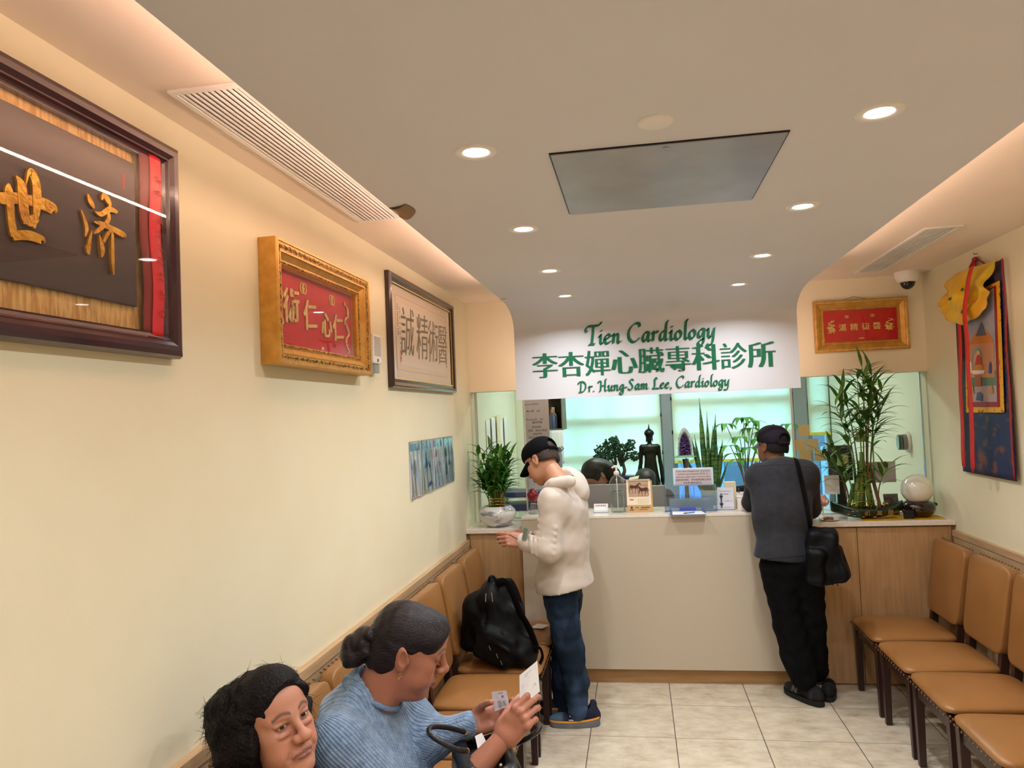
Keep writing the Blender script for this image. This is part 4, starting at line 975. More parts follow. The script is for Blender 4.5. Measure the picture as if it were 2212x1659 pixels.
for s_, z, sz in (('If you have changed your insurance,', .2525, .0150), ('primary care physician (PCP) or', .2335, .0150), ('pharmacy, please inform the front desk.', .2145, .0137), ('如果您的保险、药房或家庭医生有任', .194, .0145), ('何变更,请告诉前台。', .174, .0145)):
    mb.text(s_, sz, Tn(0, z), .006, .0003)
mb.obj('printing', mat('grey_ink', '4E4450', .8), t, smooth=0)
# clipboard over the edge
t = thing('clipboard', 'blue clipboard with white paper overhanging the counter edge', 'clipboard', (.305, 5.0, CT))
MB().prism([(-.125, -.055), (.10, -.055), (.115, .115), (-.11, .115)], 'z', .0004, .0034).obj('board', mat('blue_plastic', '5C78B8', .25, coat=.4), t, smooth=0)
MB().prism([(-.105, -.05), (.105, -.05), (.085, .10), (-.10, .10)], 'z', .0037, .0048).obj('paper', m_paper, t, smooth=0)
MB().box(-.052, .052, .092, .116, .005, .011).box(-.052, .052, .108, .114, .011, .034).obj('clip', mat('blue_clip', '4A5CA8', .25), t, smooth=0, bevel=.002)
t = thing('ballpoint_pen', 'pen lying on the clipboard paper', 'pen', (.305, 4.99, CT+.0088), .6)
MB().tube([(-.045, 0, 0), (-.015, 0, 0), (.03, 0, 0), (.045, 0, 0)], [.0015, .0035, .0038, .003], 10).obj('barrel', mat('pen_blue', '5A7FB4', .3), t); MB().tube([(-.046, 0, 0), (-.02, 0, 0)], [.0018, .0040], 10).obj('grip', m_black, t)
# restroom card
t = thing('pictogram_card', 'white upright card with a man and a woman figure, left of the cup', 'sign', (.555, 5.165, CT))
MB().box(-.056, .056, -.004, .004, 0, .152).box(-.056, .056, -.02, .02, 0, .004).obj('holder', glass_thin('clear_acrylic', (.94, .96, 1.0), .06), t, smooth=0)
MB().box(-.052, .052, -.0055, -.0042, .003, .148).obj('sheet', mat('cool_white_paper', 'DEDDE6', .7), t, smooth=0)
mb = MB(); Fc = lambda x, y, d: (x, -.0056-d, y)
for oz, sk in ((.070, 0), (.024, 1)):
    mb.lathe([(.0001, 0), (.0050, 0), (.0050, .0006), (.0001, .0006)], 14, (0, 0, 0)); k = len(mb.v)
    for q in range(k-14*4, k):
        v = mb.v[q]; mb.v[q] = (-.028+v[0], -.0056-v[2], oz+.033+v[1])
    if sk: ribbon(mb, [(-.028, oz+.026, .008), (-.028, oz+.018, .011), (-.028, oz+.006, .021)], Fc, .0004)
    else: ribbon(mb, [(-.028, oz+.026, .013), (-.028, oz+.010, .012), (-.028, oz+.002, .010)], Fc, .0004)
    for sg in (-1, 1):
        ribbon(mb, [(-.028+sg*.007, oz+.026, .004), (-.028+sg*.010, oz+.012, .0035)], Fc, .0004); ribbon(mb, [(-.028+sg*.003, oz+.008, .0045), (-.028+sg*.003, oz-.012, .0042)], Fc, .0004)
for s_, x, z, sz in (('Restroom/Restroom', -.002, .120, .0085), ('洗手间密码', -.002, .100, .0085), ('Men/男:   241', .018, .055, .0085), ('Women/女:   341', .018, .013, .0085)): mb.text(s_, sz, frame4((x, -.0056, z), (1, 0, 0), (0, 0, 1)), .0, .0003)
mb.obj('printing', mat('card_ink', '2C2A3A', .8), t, smooth=0)
tag(MB().box(.560, .632, 5.215, 5.262, CT, CT+.176).obj('card_box', mat('cream_card_box', 'E4D2B0', .6), smooth=0, bevel=.002), 'cream box with red script standing behind the pictogram card', 'box')
t = thing('pen_cup', 'white ribbed cup with a teal pen, beside the leaning elbow', 'cup', (.662, 5.16, CT))
MB().lathe([(.0001, 0), (.036, 0), (.038, .003), (.037, .08), (.041, .084), (.041, .090), (.038, .093), (.041, .112), (.038, .112), (.035, .09), (.034, .01), (.0001, .008)], 36).obj('cup', mat('white_ceramic', 'EFE6E0', .25, coat=.4), t, smooth=40)
tag(MB().tube([(.655, 5.165, CT+.012), (.640, 5.158, CT+.14)], .004, 8).obj('teal_pen', mat('teal_pen', '2E5A6A', .3)), 'teal pen standing in the white cup', 'pen')
# foil flower and vase at the left end
t = thing('foil_flower', 'dark red foil flower in a clear vase, left of the white hooded jacket', 'ornament', (-.722, 5.16, CT))
MB().lathe([(.0001, 0), (.034, 0), (.036, .01), (.030, .03), (.020, .055), (.022, .07)], 28).obj('vase', glass_thin('vase_glass', (.9, .93, .95), .14), t, smooth=60)
mb = MB()
for j in range(3):
    for i in range(6):
        a = i*1.05+j*.5; r = .020-.006*j; mb.ell((r*math.cos(a), r*math.sin(a), .112+.012*j), (.016, .024, .036), 10, 8, Matrix.Rotation(a, 3, 'Z') @ Matrix.Rotation(.4-.15*j, 3, 'Y'))
mb.obj('petals', mat('dark_red_foil', '8A1F26', .3, .2, rgb2='6A141C', ns=40), t, smooth=180)
# ------------------------------------------------------------------ the office behind
t = thing('document_trays', 'stacked navy and white document trays behind the round planter', 'document trays', (-.86, 5.66, 1.006)); 
m_navy = mat('navy_plastic', '2E3E74', .4)
tag(MB().box(XL+.02, 1.86, 5.60, 5.88, .70, .74).obj('office_desk', m_quartz, smooth=0, bevel=.002), 'long white work desk behind the counter', 'desk'); bpy.data.objects['office_desk']
MB().box(XL+.05, XL+.09, 5.62, 5.86, 0, .699).box(1.80, 1.84, 5.62, 5.86, 0, .699).obj('side_support', m_quartz, bpy.data.objects['office_desk'], smooth=0)
t.location = (-.86, 5.745, .7405)
mb = MB()
for z in (0, .16, .30, .40): mb.box(-.16, .16, -.13, .13, z, z+.006).box(-.16, .16, .125, .13, z, z+.05)
mb.box(-.16, -.155, -.13, .13, 0, .47).box(.155, .16, -.13, .13, 0, .47); mb.obj('frame', m_white, t, smooth=0)
for z, hh in ((.165, .06), (.305, .05), (.405, .04)): MB().box(-.15, .15, -.132, .12, z+.003, z+hh).obj('drawer', m_navy, t, smooth=0, bevel=.003)
def monitor(x0, x1, z1, y, label, mt):
    t = thing('monitor', label, 'monitor', ((x0+x1)/2, y, .7405)); a = (x1-x0)/2; h_ = z1-.7405
    MB().box(-a, a, -.03, 0, h_-.25, h_).obj('back_shell', mt, t, smooth=0, bevel=.006)
    MB().box(-a+.008, a-.008, .0005, .002, h_-.24, h_-.01).obj('screen', m_black, t, smooth=0)
    MB().box(-.03, .03, -.02, .0, .012, h_-.20).obj('neck', m_black, t, smooth=0); MB().box(-.11, .11, -.10, .08, 0, .0115).obj('base', m_black, t, smooth=0, bevel=.003)
m_silver = mat('silver_plastic', '9C9CA2', .45)
monitor(-.43, -.075, 1.222, 5.70, 'grey monitor back behind the pump bottle', m_silver)
monitor(.08, .19, 1.20, 5.74, 'narrow grey desk tower behind the desk calendar', m_silver)
monitor(1.34, 1.50, 1.45, 5.74, 'dark upright monitor behind the bamboo stalks', m_black)
t = thing('desk_phone', 'black desk phone beside the leaning man, behind the cup', 'phone', (.77, 5.75, .7405))
MB().box(-.12, .12, -.12, .12, 0, .38).obj('body', mat('black_plastic_matt', '15161A', .5), t, smooth=0, bevel=.01); MB().rbox((0, -.03, .42), (.11, .03, .028), 3, 3, 8).obj('handset', m_black, t, smooth=180)
# water bottle on a filing cabinet
t = thing('filing_cabinet', 'grey filing cabinet mostly hidden behind the man in the cap', 'cabinet', (-.72, 6.55, 0)); MB().box(-.22, .22, -.25, .25, 0, 1.249).obj('body', m_silver, t, smooth=0, bevel=.004)
for z in (.05, .45, .85): MB().box(-.21, .21, -.262, -.251, z, z+.38).obj('drawer', m_silver, t, smooth=0, bevel=.003)
t = thing('water_bottle', 'grey sports bottle with a flip lid, beside the cap of the man in white', 'bottle', (-.67, 6.42, 1.2495))
MB().lathe([(.0001, 0), (.034, 0), (.037, .006), (.037, .165), (.030, .185), (.0001, .187)], 28).obj('bottle', mat('grey_bottle', '8C8EA0', .35), t, smooth=40)
MB().lathe([(.031, .186), (.033, .188), (.033, .222), (.020, .228), (.0001, .228)], 28).obj('lid', mat('dark_grey_lid', '62646E', .4), t, smooth=40); MB().tube([(.03, 0, .19), (.052, 0, .215), (.034, 0, .232)], .004, 6).obj('loop', m_black, t)
# shelf with bottles
t = thing('wall_shelf', 'brown open shelf holding bottles at the left edge of the window', 'shelf', (-.80, 7.50, 1.60))
mb = MB().box(-.10, .10, -.20, .20, 0, .015).box(-.10, .10, .19, .20, .015, .34).box(.09, .10, -.20, .19, .015, .34).box(-.10, .10, -.20, .20, .34, .355); mb.obj('case', mat('brown_board', '7A6A58', .6), t, smooth=0)
t2 = thing('tall_cupboard', 'tall white cupboard left of the office window', 'cupboard', (-1.03, 7.58, 0)); MB().box(-.13, .13, -.26, .26, 0, 2.45).obj('body', m_office, t2, smooth=0)
for i, (y, c, z) in enumerate(((7.34, 'C8783A', .17), (7.42, 'E8E4DC', .19), (7.52, '2A2630', .2))):
    t = thing('supply_bottle', ['orange-capped bottle at the front of the brown shelf', 'pale bottle in the middle of the brown shelf', 'dark bottle at the back of the brown shelf'][i], 'bottle', (-.80, y, 1.6155), 0, 'bottles on the brown shelf')
    MB().lathe([(.0001, 0), (.035, 0), (.035, z*.7), (.015, z*.85), (.015, z*.9), (.0001, z*.9)], 20).obj('bottle', mat('supply_%d' % i, ['3A4468', 'E8E4DC', '2A2630'][i], .4), t, smooth=40); MB().lathe([(.017, z*.9), (.017, z*1.1), (.0001, z*1.1)], 16).obj('cap', mat('supply_cap_%d' % i, c, .4), t, smooth=40)
for i, (x, z0, z1) in enumerate(((-.765, 1.30, 1.60), (-.74, 1.28, 1.595))):
    mb = MB(); mb.slabgrid(lambda u, v: (x-.06+.10*u, 7.29+.004*i-.02*math.sin(PI*(1-v))*.5, z0+(z1-z0)*v), 4, 10, .0006)
    tag(mb.obj('hanging_paper', m_paper, smooth=180), ['white sheet hanging under the brown shelf, rear one', 'white sheet hanging under the brown shelf, front one'][i], 'paper', 'papers under the shelf')
for i in range(5):
    y = 5.80+.19*i; z0, z1 = 1.33+.02*(i % 2), 1.73+.02*(i % 3)
    mb = MB(); mb.slabgrid(lambda u, v: (XL+.012+.008*i % .02+.02*math.sin(PI*u)*(1-v), y+.17*u, z0+(z1-z0)*v), 6, 8, .0006)
    o = tag(mb.obj('pinned_sheet', m_paper if i != 2 else mat('cream_sheet', 'E9E0BE', .8), smooth=180), 'sheet pinned to the office wall behind the round planter, ' + ['nearest the glass', 'second from the glass', 'cream one in the middle', 'second from the window', 'nearest the window'][i], 'paper', 'papers on the office wall')
# wall device
t = thing('wall_intercom', 'white oval wall device with a dark glass face, right of the bamboo', 'intercom', (XR-.009, 5.72, 1.458), -PI/2)
def stad(w, h_, n=10): return [(w*math.cos(a), (h_-w)*(1 if math.sin(a) >= 0 else -1)+w*math.sin(a)) for a in [2*PI*i/(4*n)+.001 for i in range(4*n)]]
MB().prism(stad(.052, .074), 'y', -.018, 0).obj('plate', m_white, t, smooth=40, bevel=.005); MB().prism(stad(.036, .055), 'y', -.045, -.0185).obj('body', mat('grey_trim', '8A8680', .4), t, smooth=40); MB().prism(stad(.035, .054), 'y', -.075, -.0455).obj('face', mat('dark_mirror', '2A3A34', .06, coat=.8), t, smooth=40, bevel=.006)
# credenza and what stands on it
t = thing('low_credenza', 'low white credenza under the office window', 'cabinet', (.40, 7.35, 0)); MB().box(-.95, -.14, -.30, .36, 0, 1.0).box(-.138, 1.30, -.30, .36, 0, .82).obj('body', m_quartz, t, smooth=0, bevel=.003)
CZ = 1.0005
# statue
t = thing('buddha_statue', 'slender black standing Buddha statue with a spired crown', 'statue', (.113, 7.2, CZ))
m_bronze = mat('black_bronze', '14140F', .32, .5, rgb2='22221A', ns=20)
MB().lathe([(.0001, 0), (.075, 0), (.078, .01), (.065, .03), (.072, .05), (.060, .07), (.0001, .07)], 28).obj('pedestal', m_bronze, t, smooth=40)
# ------------------------------------------------------------------ soft bodies: blended volumes meshed by surface nets
class SDF:
    def __init__(s, lo, hi, vox, M=None):
        s.lo = np.array(lo, float); s.vox = vox; n = np.ceil((np.array(hi, float)-s.lo)/vox).astype(int)+1
        s.n = n; s.d = np.full(n, 1e3, np.float32); s.M = M; s.ax = [s.lo[i]+vox*np.arange(n[i]) for i in range(3)]
    def _win(s, c0, c1, pad):
        a = np.clip(np.floor((np.minimum(c0, c1)-pad-s.lo)/s.vox).astype(int), 0, s.n); b = np.clip(np.ceil((np.maximum(c0, c1)+pad-s.lo)/s.vox).astype(int)+1, 0, s.n)
        if np.any(b <= a): return None, None
        sl = tuple(slice(a[i], b[i]) for i in range(3))
        X = np.meshgrid(*[s.ax[i][sl[i]].astype(np.float32) for i in range(3)], indexing='ij'); return sl, X
    def _put(s, sl, p, k, op):
        d = s.d[sl]
        if op == 's': p = -p; h = np.clip(.5-.5*(d-p)/max(k, 1e-5), 0, 1); r = d+(p-d)*h+k*h*(1-h)
        else: h = np.clip(.5+.5*(d-p)/max(k, 1e-5), 0, 1); r = d+(p-d)*h-k*h*(1-h)
        s.d[sl] = r
    def cap(s, a, b, ra, rb=None, k=.01, op='u'):
        rb = ra if rb is None else rb; a = np.array(a, float); b = np.array(b, float)
        sl, X = s._win(a, b, max(ra, rb)+k+3*s.vox)
        if sl is None: return s
        ab = b-a; L2 = max(ab @ ab, 1e-9); t = np.clip(sum((X[i]-a[i])*ab[i] for i in range(3))/L2, 0, 1)
        q = np.sqrt(sum((X[i]-a[i]-ab[i]*t)**2 for i in range(3)))-(ra+(rb-ra)*t); s._put(sl, q, k, op); return s
    def ell(s, c, r, R=None, k=.01, op='u'):
        c = np.array(c, float); r = np.array(r, float); m = r.max(); sl, X = s._win(c-m, c+m, k+3*s.vox)
        if sl is None: return s
        P = [X[i]-c[i] for i in range(3)]
        if R is not None: P = [sum(P[i]*R[i][j] for i in range(3)) for j in range(3)]
        k0 = np.sqrt(sum((P[i]/r[i])**2 for i in range(3)))+1e-6; k1 = np.sqrt(sum((P[i]/r[i]**2)**2 for i in range(3)))+1e-6
        s._put(sl, k0*(k0-1)/k1, k, op); return s
    def box(s, c, h, R=None, rad=.01, k=.01, op='u'):
        c = np.array(c, float); m = np.linalg.norm(h)+rad; sl, X = s._win(c-m, c+m, k+2*s.vox)
        if sl is None: return s
        P = [X[i]-c[i] for i in range(3)]
        if R is not None: P = [sum(P[i]*R[i][j] for i in range(3)) for j in range(3)]
        q = [np.abs(P[i])-(h[i]-rad) for i in range(3)]
        o = np.sqrt(sum(np.maximum(v, 0)**2 for v in q))+np.minimum(np.maximum(np.maximum(q[0], q[1]), q[2]), 0)-rad; s._put(sl, o, k, op); return s
    def plane(s, p, n, k=.002):
        # keep the side the normal points away from
        X = np.meshgrid(*[x.astype(np.float32) for x in s.ax], indexing='ij'); n = np.array(n, float)/np.linalg.norm(n)
        q = sum((X[i]-p[i])*n[i] for i in range(3)); s.d = np.maximum(s.d, q); return s
    def ripple(s, amp, freq, seed=0, n=7, st=(1, 1, 1)):
        rd = np.random.RandomState(seed); X = np.meshgrid(*[x.astype(np.float32) for x in s.ax], indexing='ij'); f = np.zeros(s.n, np.float32)
        for i in range(n):
            v = rd.normal(size=3); v = v/np.linalg.norm(v)*np.array(st)*freq*rd.uniform(.6, 1.7); f += np.sin(sum(X[j]*v[j] for j in range(3))+rd.uniform(0, 6.28)).astype(np.float32)
        s.d = np.where(s.d < 50, s.d+amp*f/math.sqrt(n), s.d); return s
    def mesh(s):
        d = s.d; neg = d < 0; c = [d[i:d.shape[0]-1+i, j:d.shape[1]-1+j, k:d.shape[2]-1+k] for i in (0, 1) for j in (0, 1) for k in (0, 1)]
        ng = [neg[i:d.shape[0]-1+i, j:d.shape[1]-1+j, k:d.shape[2]-1+k] for i in (0, 1) for j in (0, 1) for k in (0, 1)]
        an = np.zeros(c[0].shape, bool); al = np.ones(c[0].shape, bool)
        for q in ng: an |= q; al &= q
        act = np.nonzero(an & ~al); N = len(act[0]); idx = np.full(c[0].shape, -1, np.int64); idx[act] = np.arange(N)
        D = np.stack([q[act] for q in c], 1); off = np.array([(i, j, k) for i in (0, 1) for j in (0, 1) for k in (0, 1)], float)
        S = np.zeros((N, 3)); W_ = np.zeros(N)
        for a in range(8):
            for b in range(a+1, 8):
                if abs(off[a]-off[b]).sum() == 1:
                    m = (D[:, a] < 0) != (D[:, b] < 0); t = np.where(m, D[:, a]/np.where(m, D[:, a]-D[:, b], 1), 0)
                    S += np.where(m[:, None], off[a]+(off[b]-off[a])*t[:, None], 0); W_ += m
        V = (np.stack(act, 1)+S/W_[:, None])*s.vox+s.lo; F = []
        for ax in range(3):
            o1, o2 = [(1, 2), (2, 0), (0, 1)][ax]
            sh = list(d.shape); A = [slice(0, sh[i]) for i in range(3)]; B = list(A); A[ax] = slice(0, sh[ax]-1); B[ax] = slice(1, sh[ax])
            ch = neg[tuple(A)] != neg[tuple(B)]; e = np.nonzero(ch); e = np.stack(e, 1)
            ok = (e[:, o1] > 0) & (e[:, o2] > 0) & (e[:, o1] < sh[o1]-1) & (e[:, o2] < sh[o2]-1); e = e[ok]
            fl = neg[tuple(A)][tuple(e.T)]
            def I(a, b): q = e.copy(); q[:, o1] -= a; q[:, o2] -= b; return idx[tuple(q.T)]
            Q = np.stack([I(0, 0), I(1, 0), I(1, 1), I(0, 1)], 1); Q = np.where(fl[:, None], Q, Q[:, ::-1]); F.append(Q)
        F = np.concatenate(F); return V, F[(F >= 0).all(1)]
def npm(M): return np.array([list(r) for r in M])
def xf(V, M): return V @ M[:3, :3].T + M[:3, 3]
def bridge(V, F, Cc, n0, f0, src, dst, path, r=.034):
    """an arm tube that joins two pieces of one body into a single surface"""
    path = [np.array(p, float) for p in path]; of = [0]
    def near(k, p): a, b = n0[k], n0[k+1]; fa, fb = f0[k], f0[k+1]; c_ = V[F[fa:fb]].mean(1); return fa+int(((c_-p)**2).sum(1).argmin())
    i, j = near(src, path[0]), near(dst, path[-1]); rings = [list(F[i])]; newv = []; col = Cc[F[i][0]]
    for k in range(1, len(path)-1):
        t = path[min(k+1, len(path)-1)]-path[k-1]; t /= np.linalg.norm(t); u = np.cross(t, [0, 0, 1.0]) if abs(t[2]) < .9 else np.cross(t, [1.0, 0, 0]); u /= np.linalg.norm(u); w = np.cross(t, u)
        rings.append([len(V)+len(newv)+q for q in range(4)]); newv += [path[k]+r*(u*math.cos(q*PI/2)+w*math.sin(q*PI/2)) for q in range(4)]
    rings.append(list(F[j])[::-1]); W_ = np.concatenate([V, np.array(newv)]) if newv else V; nf = []
    for a, b in zip(rings[:-1], rings[1:]):
        best = min(range(4), key=lambda s_: sum(((W_[a[q]]-W_[b[(q+s_) % 4]])**2).sum() for q in range(4))); b[:] = [b[(q+best) % 4] for q in range(4)]
        nf += [[a[q], a[(q+1) % 4], b[(q+1) % 4], b[q]] for q in range(4)]
    return newv, nf, (i, j), col
def pieces_obj(name, pieces, m, parent, smooth=180, links=()):
    """pieces: (V world, F, colours or None) -> one mesh object under parent"""
    Vs, Fs, Cs = [], [], []; o = 0
    for V, F, Cc in pieces:
        Vs.append(V); Fs.append(F+o); o += len(V); Cs.append(np.tile([.5, .5, .5], (len(V), 1)) if Cc is None else Cc)
    V = np.concatenate(Vs); F = np.concatenate(Fs); Cc = np.concatenate(Cs)
    n0 = np.cumsum([0]+[len(v) for v in Vs]); f0 = np.cumsum([0]+[len(f) for f in Fs]); dead = []; addf = []
    for lk in links:
        P_ = [tfm(lk[2], p) if lk[2] is not None else p for p in lk[1]]; nv, nf, ij, cl_ = bridge(V, F, Cc, n0, f0, lk[3] if len(lk) > 3 else 0, lk[0], P_)
        if nv: V = np.concatenate([V, np.array(nv)]); Cc = np.concatenate([Cc, np.tile(cl_, (len(nv), 1))])
        dead += ij; addf += nf
    if links: F = np.concatenate([np.delete(F, dead, 0), np.array(addf)])
    iv = npm(wmat(parent).inverted()) if parent is not None else np.eye(4)
    V = xf(V, iv); me = bpy.data.meshes.new(name); me.from_pydata(V.tolist(), [], F.tolist()); me.materials.append(m)
    a = me.attributes.new('col', 'FLOAT_COLOR', 'POINT'); a.data.foreach_set('color', np.concatenate([Cc, np.ones((len(Cc), 1))], 1).astype(np.float32).ravel())
    me.polygons.foreach_set('use_smooth', [True]*len(me.polygons)); me.update()
    ob = bpy.data.objects.new(name, me); C.objects.link(ob)
    if parent is not None: ob.parent = parent
    return ob
def tfm(M, p): return np.array(list(M @ Vector(p)))
def L3(h): return np.array(lin(h)[:3])
def Rz(a, b, c): return npm(Matrix.Rotation(c, 3, 'Z') @ Matrix.Rotation(b, 3, 'Y') @ Matrix.Rotation(a, 3, 'X'))
m_skin = mat('skin', 'B08060', .5, attr='col', sss=.12, bump=.05, bs=260, spec=.4)
m_eye = mat('eye_surface', 'FFFFFF', .08, attr='col', coat=.6)
EYE = (.0745, .0315, .003)
def head_sdf(vox, age=0, fem=True, full=1.0):
    s = SDF((-.13, -.11, -.20), (.15, .11, .14), vox)
    s.ell((-.012, 0, .036), (.094, .074, .084)); s.ell((.028, 0, -.020), (.060, .062, .086), k=.03); s.ell((.046, 0, .050), (.047, .060, .052), k=.03)
    s.ell((.030, 0, -.074), (.050, .050*full, .040), k=.03); s.ell((.064, 0, -.102), (.020, .023, .017), k=.025)
    for q in (-1, 1):
        s.ell((.052, q*.043, -.022), (.028, .022, .022), k=.025); s.ell((.050, q*.038*full, -.060), (.030, .020*full, .026), k=.025)
        s.cap((.083, q*.012, .021), (.068, q*.047, .021), .012, .009, k=.016)
        s.ell((.094, q*.0325, .001), (.017, .0185, .0125), k=.012, op='s')
        s.ell((EYE[0], q*EYE[1], EYE[2]), (.0142, .0142, .0142), k=.004)
        s.cap((.0855, q*.018, .0115), (.079, q*.046, .009), .0050, .0042, k=.005)
        if age: s.ell((.0815, q*.033, -.0165), (.0085, .0165, .0075), k=.004); s.ell((.0905, q*.034, -.026), (.006, .016, .003), k=.006, op='s')
        s.ell((.0895, q*.0315, .0022), (.0095, .0135, .0040 if not age else .0047), k=.0018, op='s')
    s.cap((.088, 0, .014), (.111, 0, -.028), .0072, .0105, k=.014); s.ell((.113, 0, -.031), (.0125, .0125, .0110), k=.008)
    for q in (-1, 1):
        s.ell((.101, q*.0140, -.0355), (.0115, .0082, .0088), k=.006); s.ell((.105, q*.0075, -.0445), (.0055, .0042, .0048), k=.002, op='s')
    s.ell((.083, 0, -.066), (.018, .028, .018), k=.015)
    lr = .0040 if age else .0055; s.cap((.0975, -.004, -.0645), (.086, -.026, -.0700), lr, .003, k=.004); s.cap((.0975, .004, -.0645), (.086, .026, -.0700), lr, .003, k=.004)
    s.cap((.0945, -.010, -.0760), (.0945, .010, -.0760), .0052 if age else .0068, k=.004); s.cap((.0945, -.008, -.0765), (.086, -.024, -.0705), .0065, .003, k=.003); s.cap((.0945, .008, -.0765), (.086, .024, -.0705), .0065, .003, k=.003)
    for q in (-1, 1): s.cap((.1030, 0, -.0702), (.090, q*.0265, -.0715 if not age else -.0745), .0016, .0018, k=.003, op='s')
    s.cap((.0915, -.012, -.0885), (.0915, .012, -.0885), .0045, k=.008, op='s')
    if age:
        for q in (-1, 1):
            s.cap((.0985, q*.021, -.0360), (.083, q*.037, -.0740), .0022, .0030, k=.009, op='s'); s.cap((.083, q*.030, -.078), (.074, q*.033, -.096), .0018, k=.008, op='s')
        s.ell((.1135, 0, -.034), (.0135, .0132, .0115), k=.010)
        for q in (-1, 1): s.ell((.101, q*.0165, -.0355), (.0125, .0095, .0098), k=.006)
    for q in (-1, 1):
        R = Rz(q*-.12, -.18, q*.35)
        s.ell((-.012, q*.0765, -.006), (.018, .0075, .031), R, k=.005); s.ell((-.008, q*.0835, -.004), (.0100, .0060, .019), R, k=.003, op='s')
        s.ell((-.006, q*.0745, -.032), (.0095, .0060, .010), R, k=.004); s.cap((.004, q*.077, -.004), (.006, q*.0765, -.012), .0045, k=.004)
    s.cap((-.022, 0, -.05), (-.050, 0, -.19), .052*full, .060*full, k=.03)
    if full > 1.05: s.ell((.035, 0, -.112), (.045, .045, .022), k=.03)
    return s
def head_col(V, skin, lip, brow, dark=None, bw=.0045):
    Cc = np.tile(skin, (len(V), 1)); x, y, z = V.T
    def mix(m, c): m = np.clip(m, 0, 1)[:, None]; Cc[:] = Cc*(1-m)+c*m
    ay = np.abs(y); fr = (x > .06)
    mix(np.where((x > .082) & (ay < .027) & (z > -.0815+.25*np.maximum(0, ay-.014)) & (z < -.0615-.25*np.maximum(0, ay-.004)), .85, 0), lip)
    zb = .0255+.006*np.sin(np.clip((ay-.012)/.036, 0, 1)*PI)-.10*np.maximum(0, ay-.038)
    mix(np.where(fr & (ay > .011) & (ay < .052), np.exp(-((z-zb)/bw)**2)*.85, 0), brow)
    ch = np.exp(-(((ay-.040)/.022)**2+((z+.034)/.022)**2))*np.where(fr | (x > .03), .25, 0); mix(ch, skin*np.array([1.15, .85, .80]))
    mix(np.where(fr, np.exp(-((y/.013)**2+((z+.034)/.013)**2))*.3, 0), skin*np.array([1.15, .85, .8]))
    if dark is not None:
        e = np.where(fr, np.exp(-(((ay-.032)/.020)**2+((z+.003)/.016)**2))*.5, 0); mix(e, dark)
    lid = np.where((x > .074) & (np.abs(((ay-.0315)/.0152)**2+((z-.0022)/.0052)**2-1) < .42), .65, 0); mix(lid, skin*.35)
    return Cc
def eye_piece(q, gaze):
    n, k = 28, 20; V = []; F = []; g = Vector(gaze).normalized(); X = g.orthogonal().normalized(); Y = g.cross(X)
    for i in range(k+1):
        t = PI*i/k
        for j in range(n): a = 2*PI*j/n; V.append(g*(.0126*math.cos(t))+X*(.0126*math.sin(t)*math.cos(a))+Y*(.0126*math.sin(t)*math.sin(a)))
    for i in range(k):
        for j in range(n): F.append([i*n+j, (i+1)*n+j, (i+1)*n+(j+1) % n, i*n+(j+1) % n])
    Cc = []
    for i in range(k+1): Cc += [list(L3('0A0706') if i <= 1 else L3('2E1A10') if i <= 3 else L3('CFC2B4'))]*n
    return np.array([list(v+Vector((EYE[0], q*EYE[1], EYE[2]))) for v in V]), np.array(F), np.array(Cc)
def hand_pieces(M, curls, thumb=(.5, .3, .3), tz=.55, ty=.9, sc=1.0, mirror=False, spread=.06, skin=None, nail=None, arm=None, vox=.0028, wr=.026):
    """local: wrist at 0, fingers +x, back of hand +z, thumb on +y (or -y if mirrored)"""
    s = SDF((-.12, -.10, -.10), (.20, .10, .10), vox); q = -1 if mirror else 1
    s.box((.045, 0, 0), (.046, .037, .0125), rad=.0115, k=.008); s.cap((.0, .0, 0), (.05, q*.020, -.004), .016, .016, k=.012); s.ell((.03, -q*.022, -.006), (.035, .015, .014), k=.01)
    s.cap((-.10, 0, .0), (.01, 0, 0), wr*1.08, wr*.80, k=.02)
    bs = [(.086, .0285), (.091, .0095), (.087, -.0100), (.078, -.0280)]; ln = [(.043, .026, .020), (.047, .030, .021), (.044, .028, .020), (.034, .021, .018)]; nails = []
    for i in range(4):
        p = np.array([bs[i][0], q*bs[i][1], .002]); yaw = q*spread*(1.5-i); a = 0.0; r = .0092-.0006*(i == 3)
        s.ell(p+np.array([-.002, 0, .004]), (.011, .0095, .009), k=.006)
        for j in range(3):
            a += curls[i][j]; dr = np.array([math.cos(a)*math.cos(yaw), math.cos(a)*math.sin(yaw), -math.sin(a)]); e = p+dr*ln[i][j]
            s.cap(p, e, r, r*.90, k=.0035 if j else .006); 
            if j == 2: nails.append((e-dr*.005+np.array([math.sin(a), 0, math.cos(a)])*r*.8, .006))
            p = e; r *= .91
    p = np.array([.022, q*.030, -.008]); az = ty*q; el = -tz; r = .0115; L_ = (.040, .032, .026)
    for j in range(3):
        el -= 0; az -= q*thumb[j]*.55; dr = np.array([math.cos(az)*math.cos(el), math.sin(az)*math.cos(el), math.sin(el)]); e = p+dr*L_[j]
        s.cap(p, e, r*(1.25 if j == 0 else 1), r*.9, k=.010 if j == 0 else .004); p = e; r *= .92
    nails.append((p-dr*.006+np.array([0, q*.004, .007]), .007))
    V, F = s.mesh(); Cc = np.tile(skin, (len(V), 1))
    if nail is not None:
        for c_, rr in nails: m = np.exp(-(((V-c_)**2).sum(1)/rr**2))[:, None]; Cc = Cc*(1-m*.6)+nail*m*.6
    V = V*sc
    return [(xf(V, npm(M)), F, Cc)]
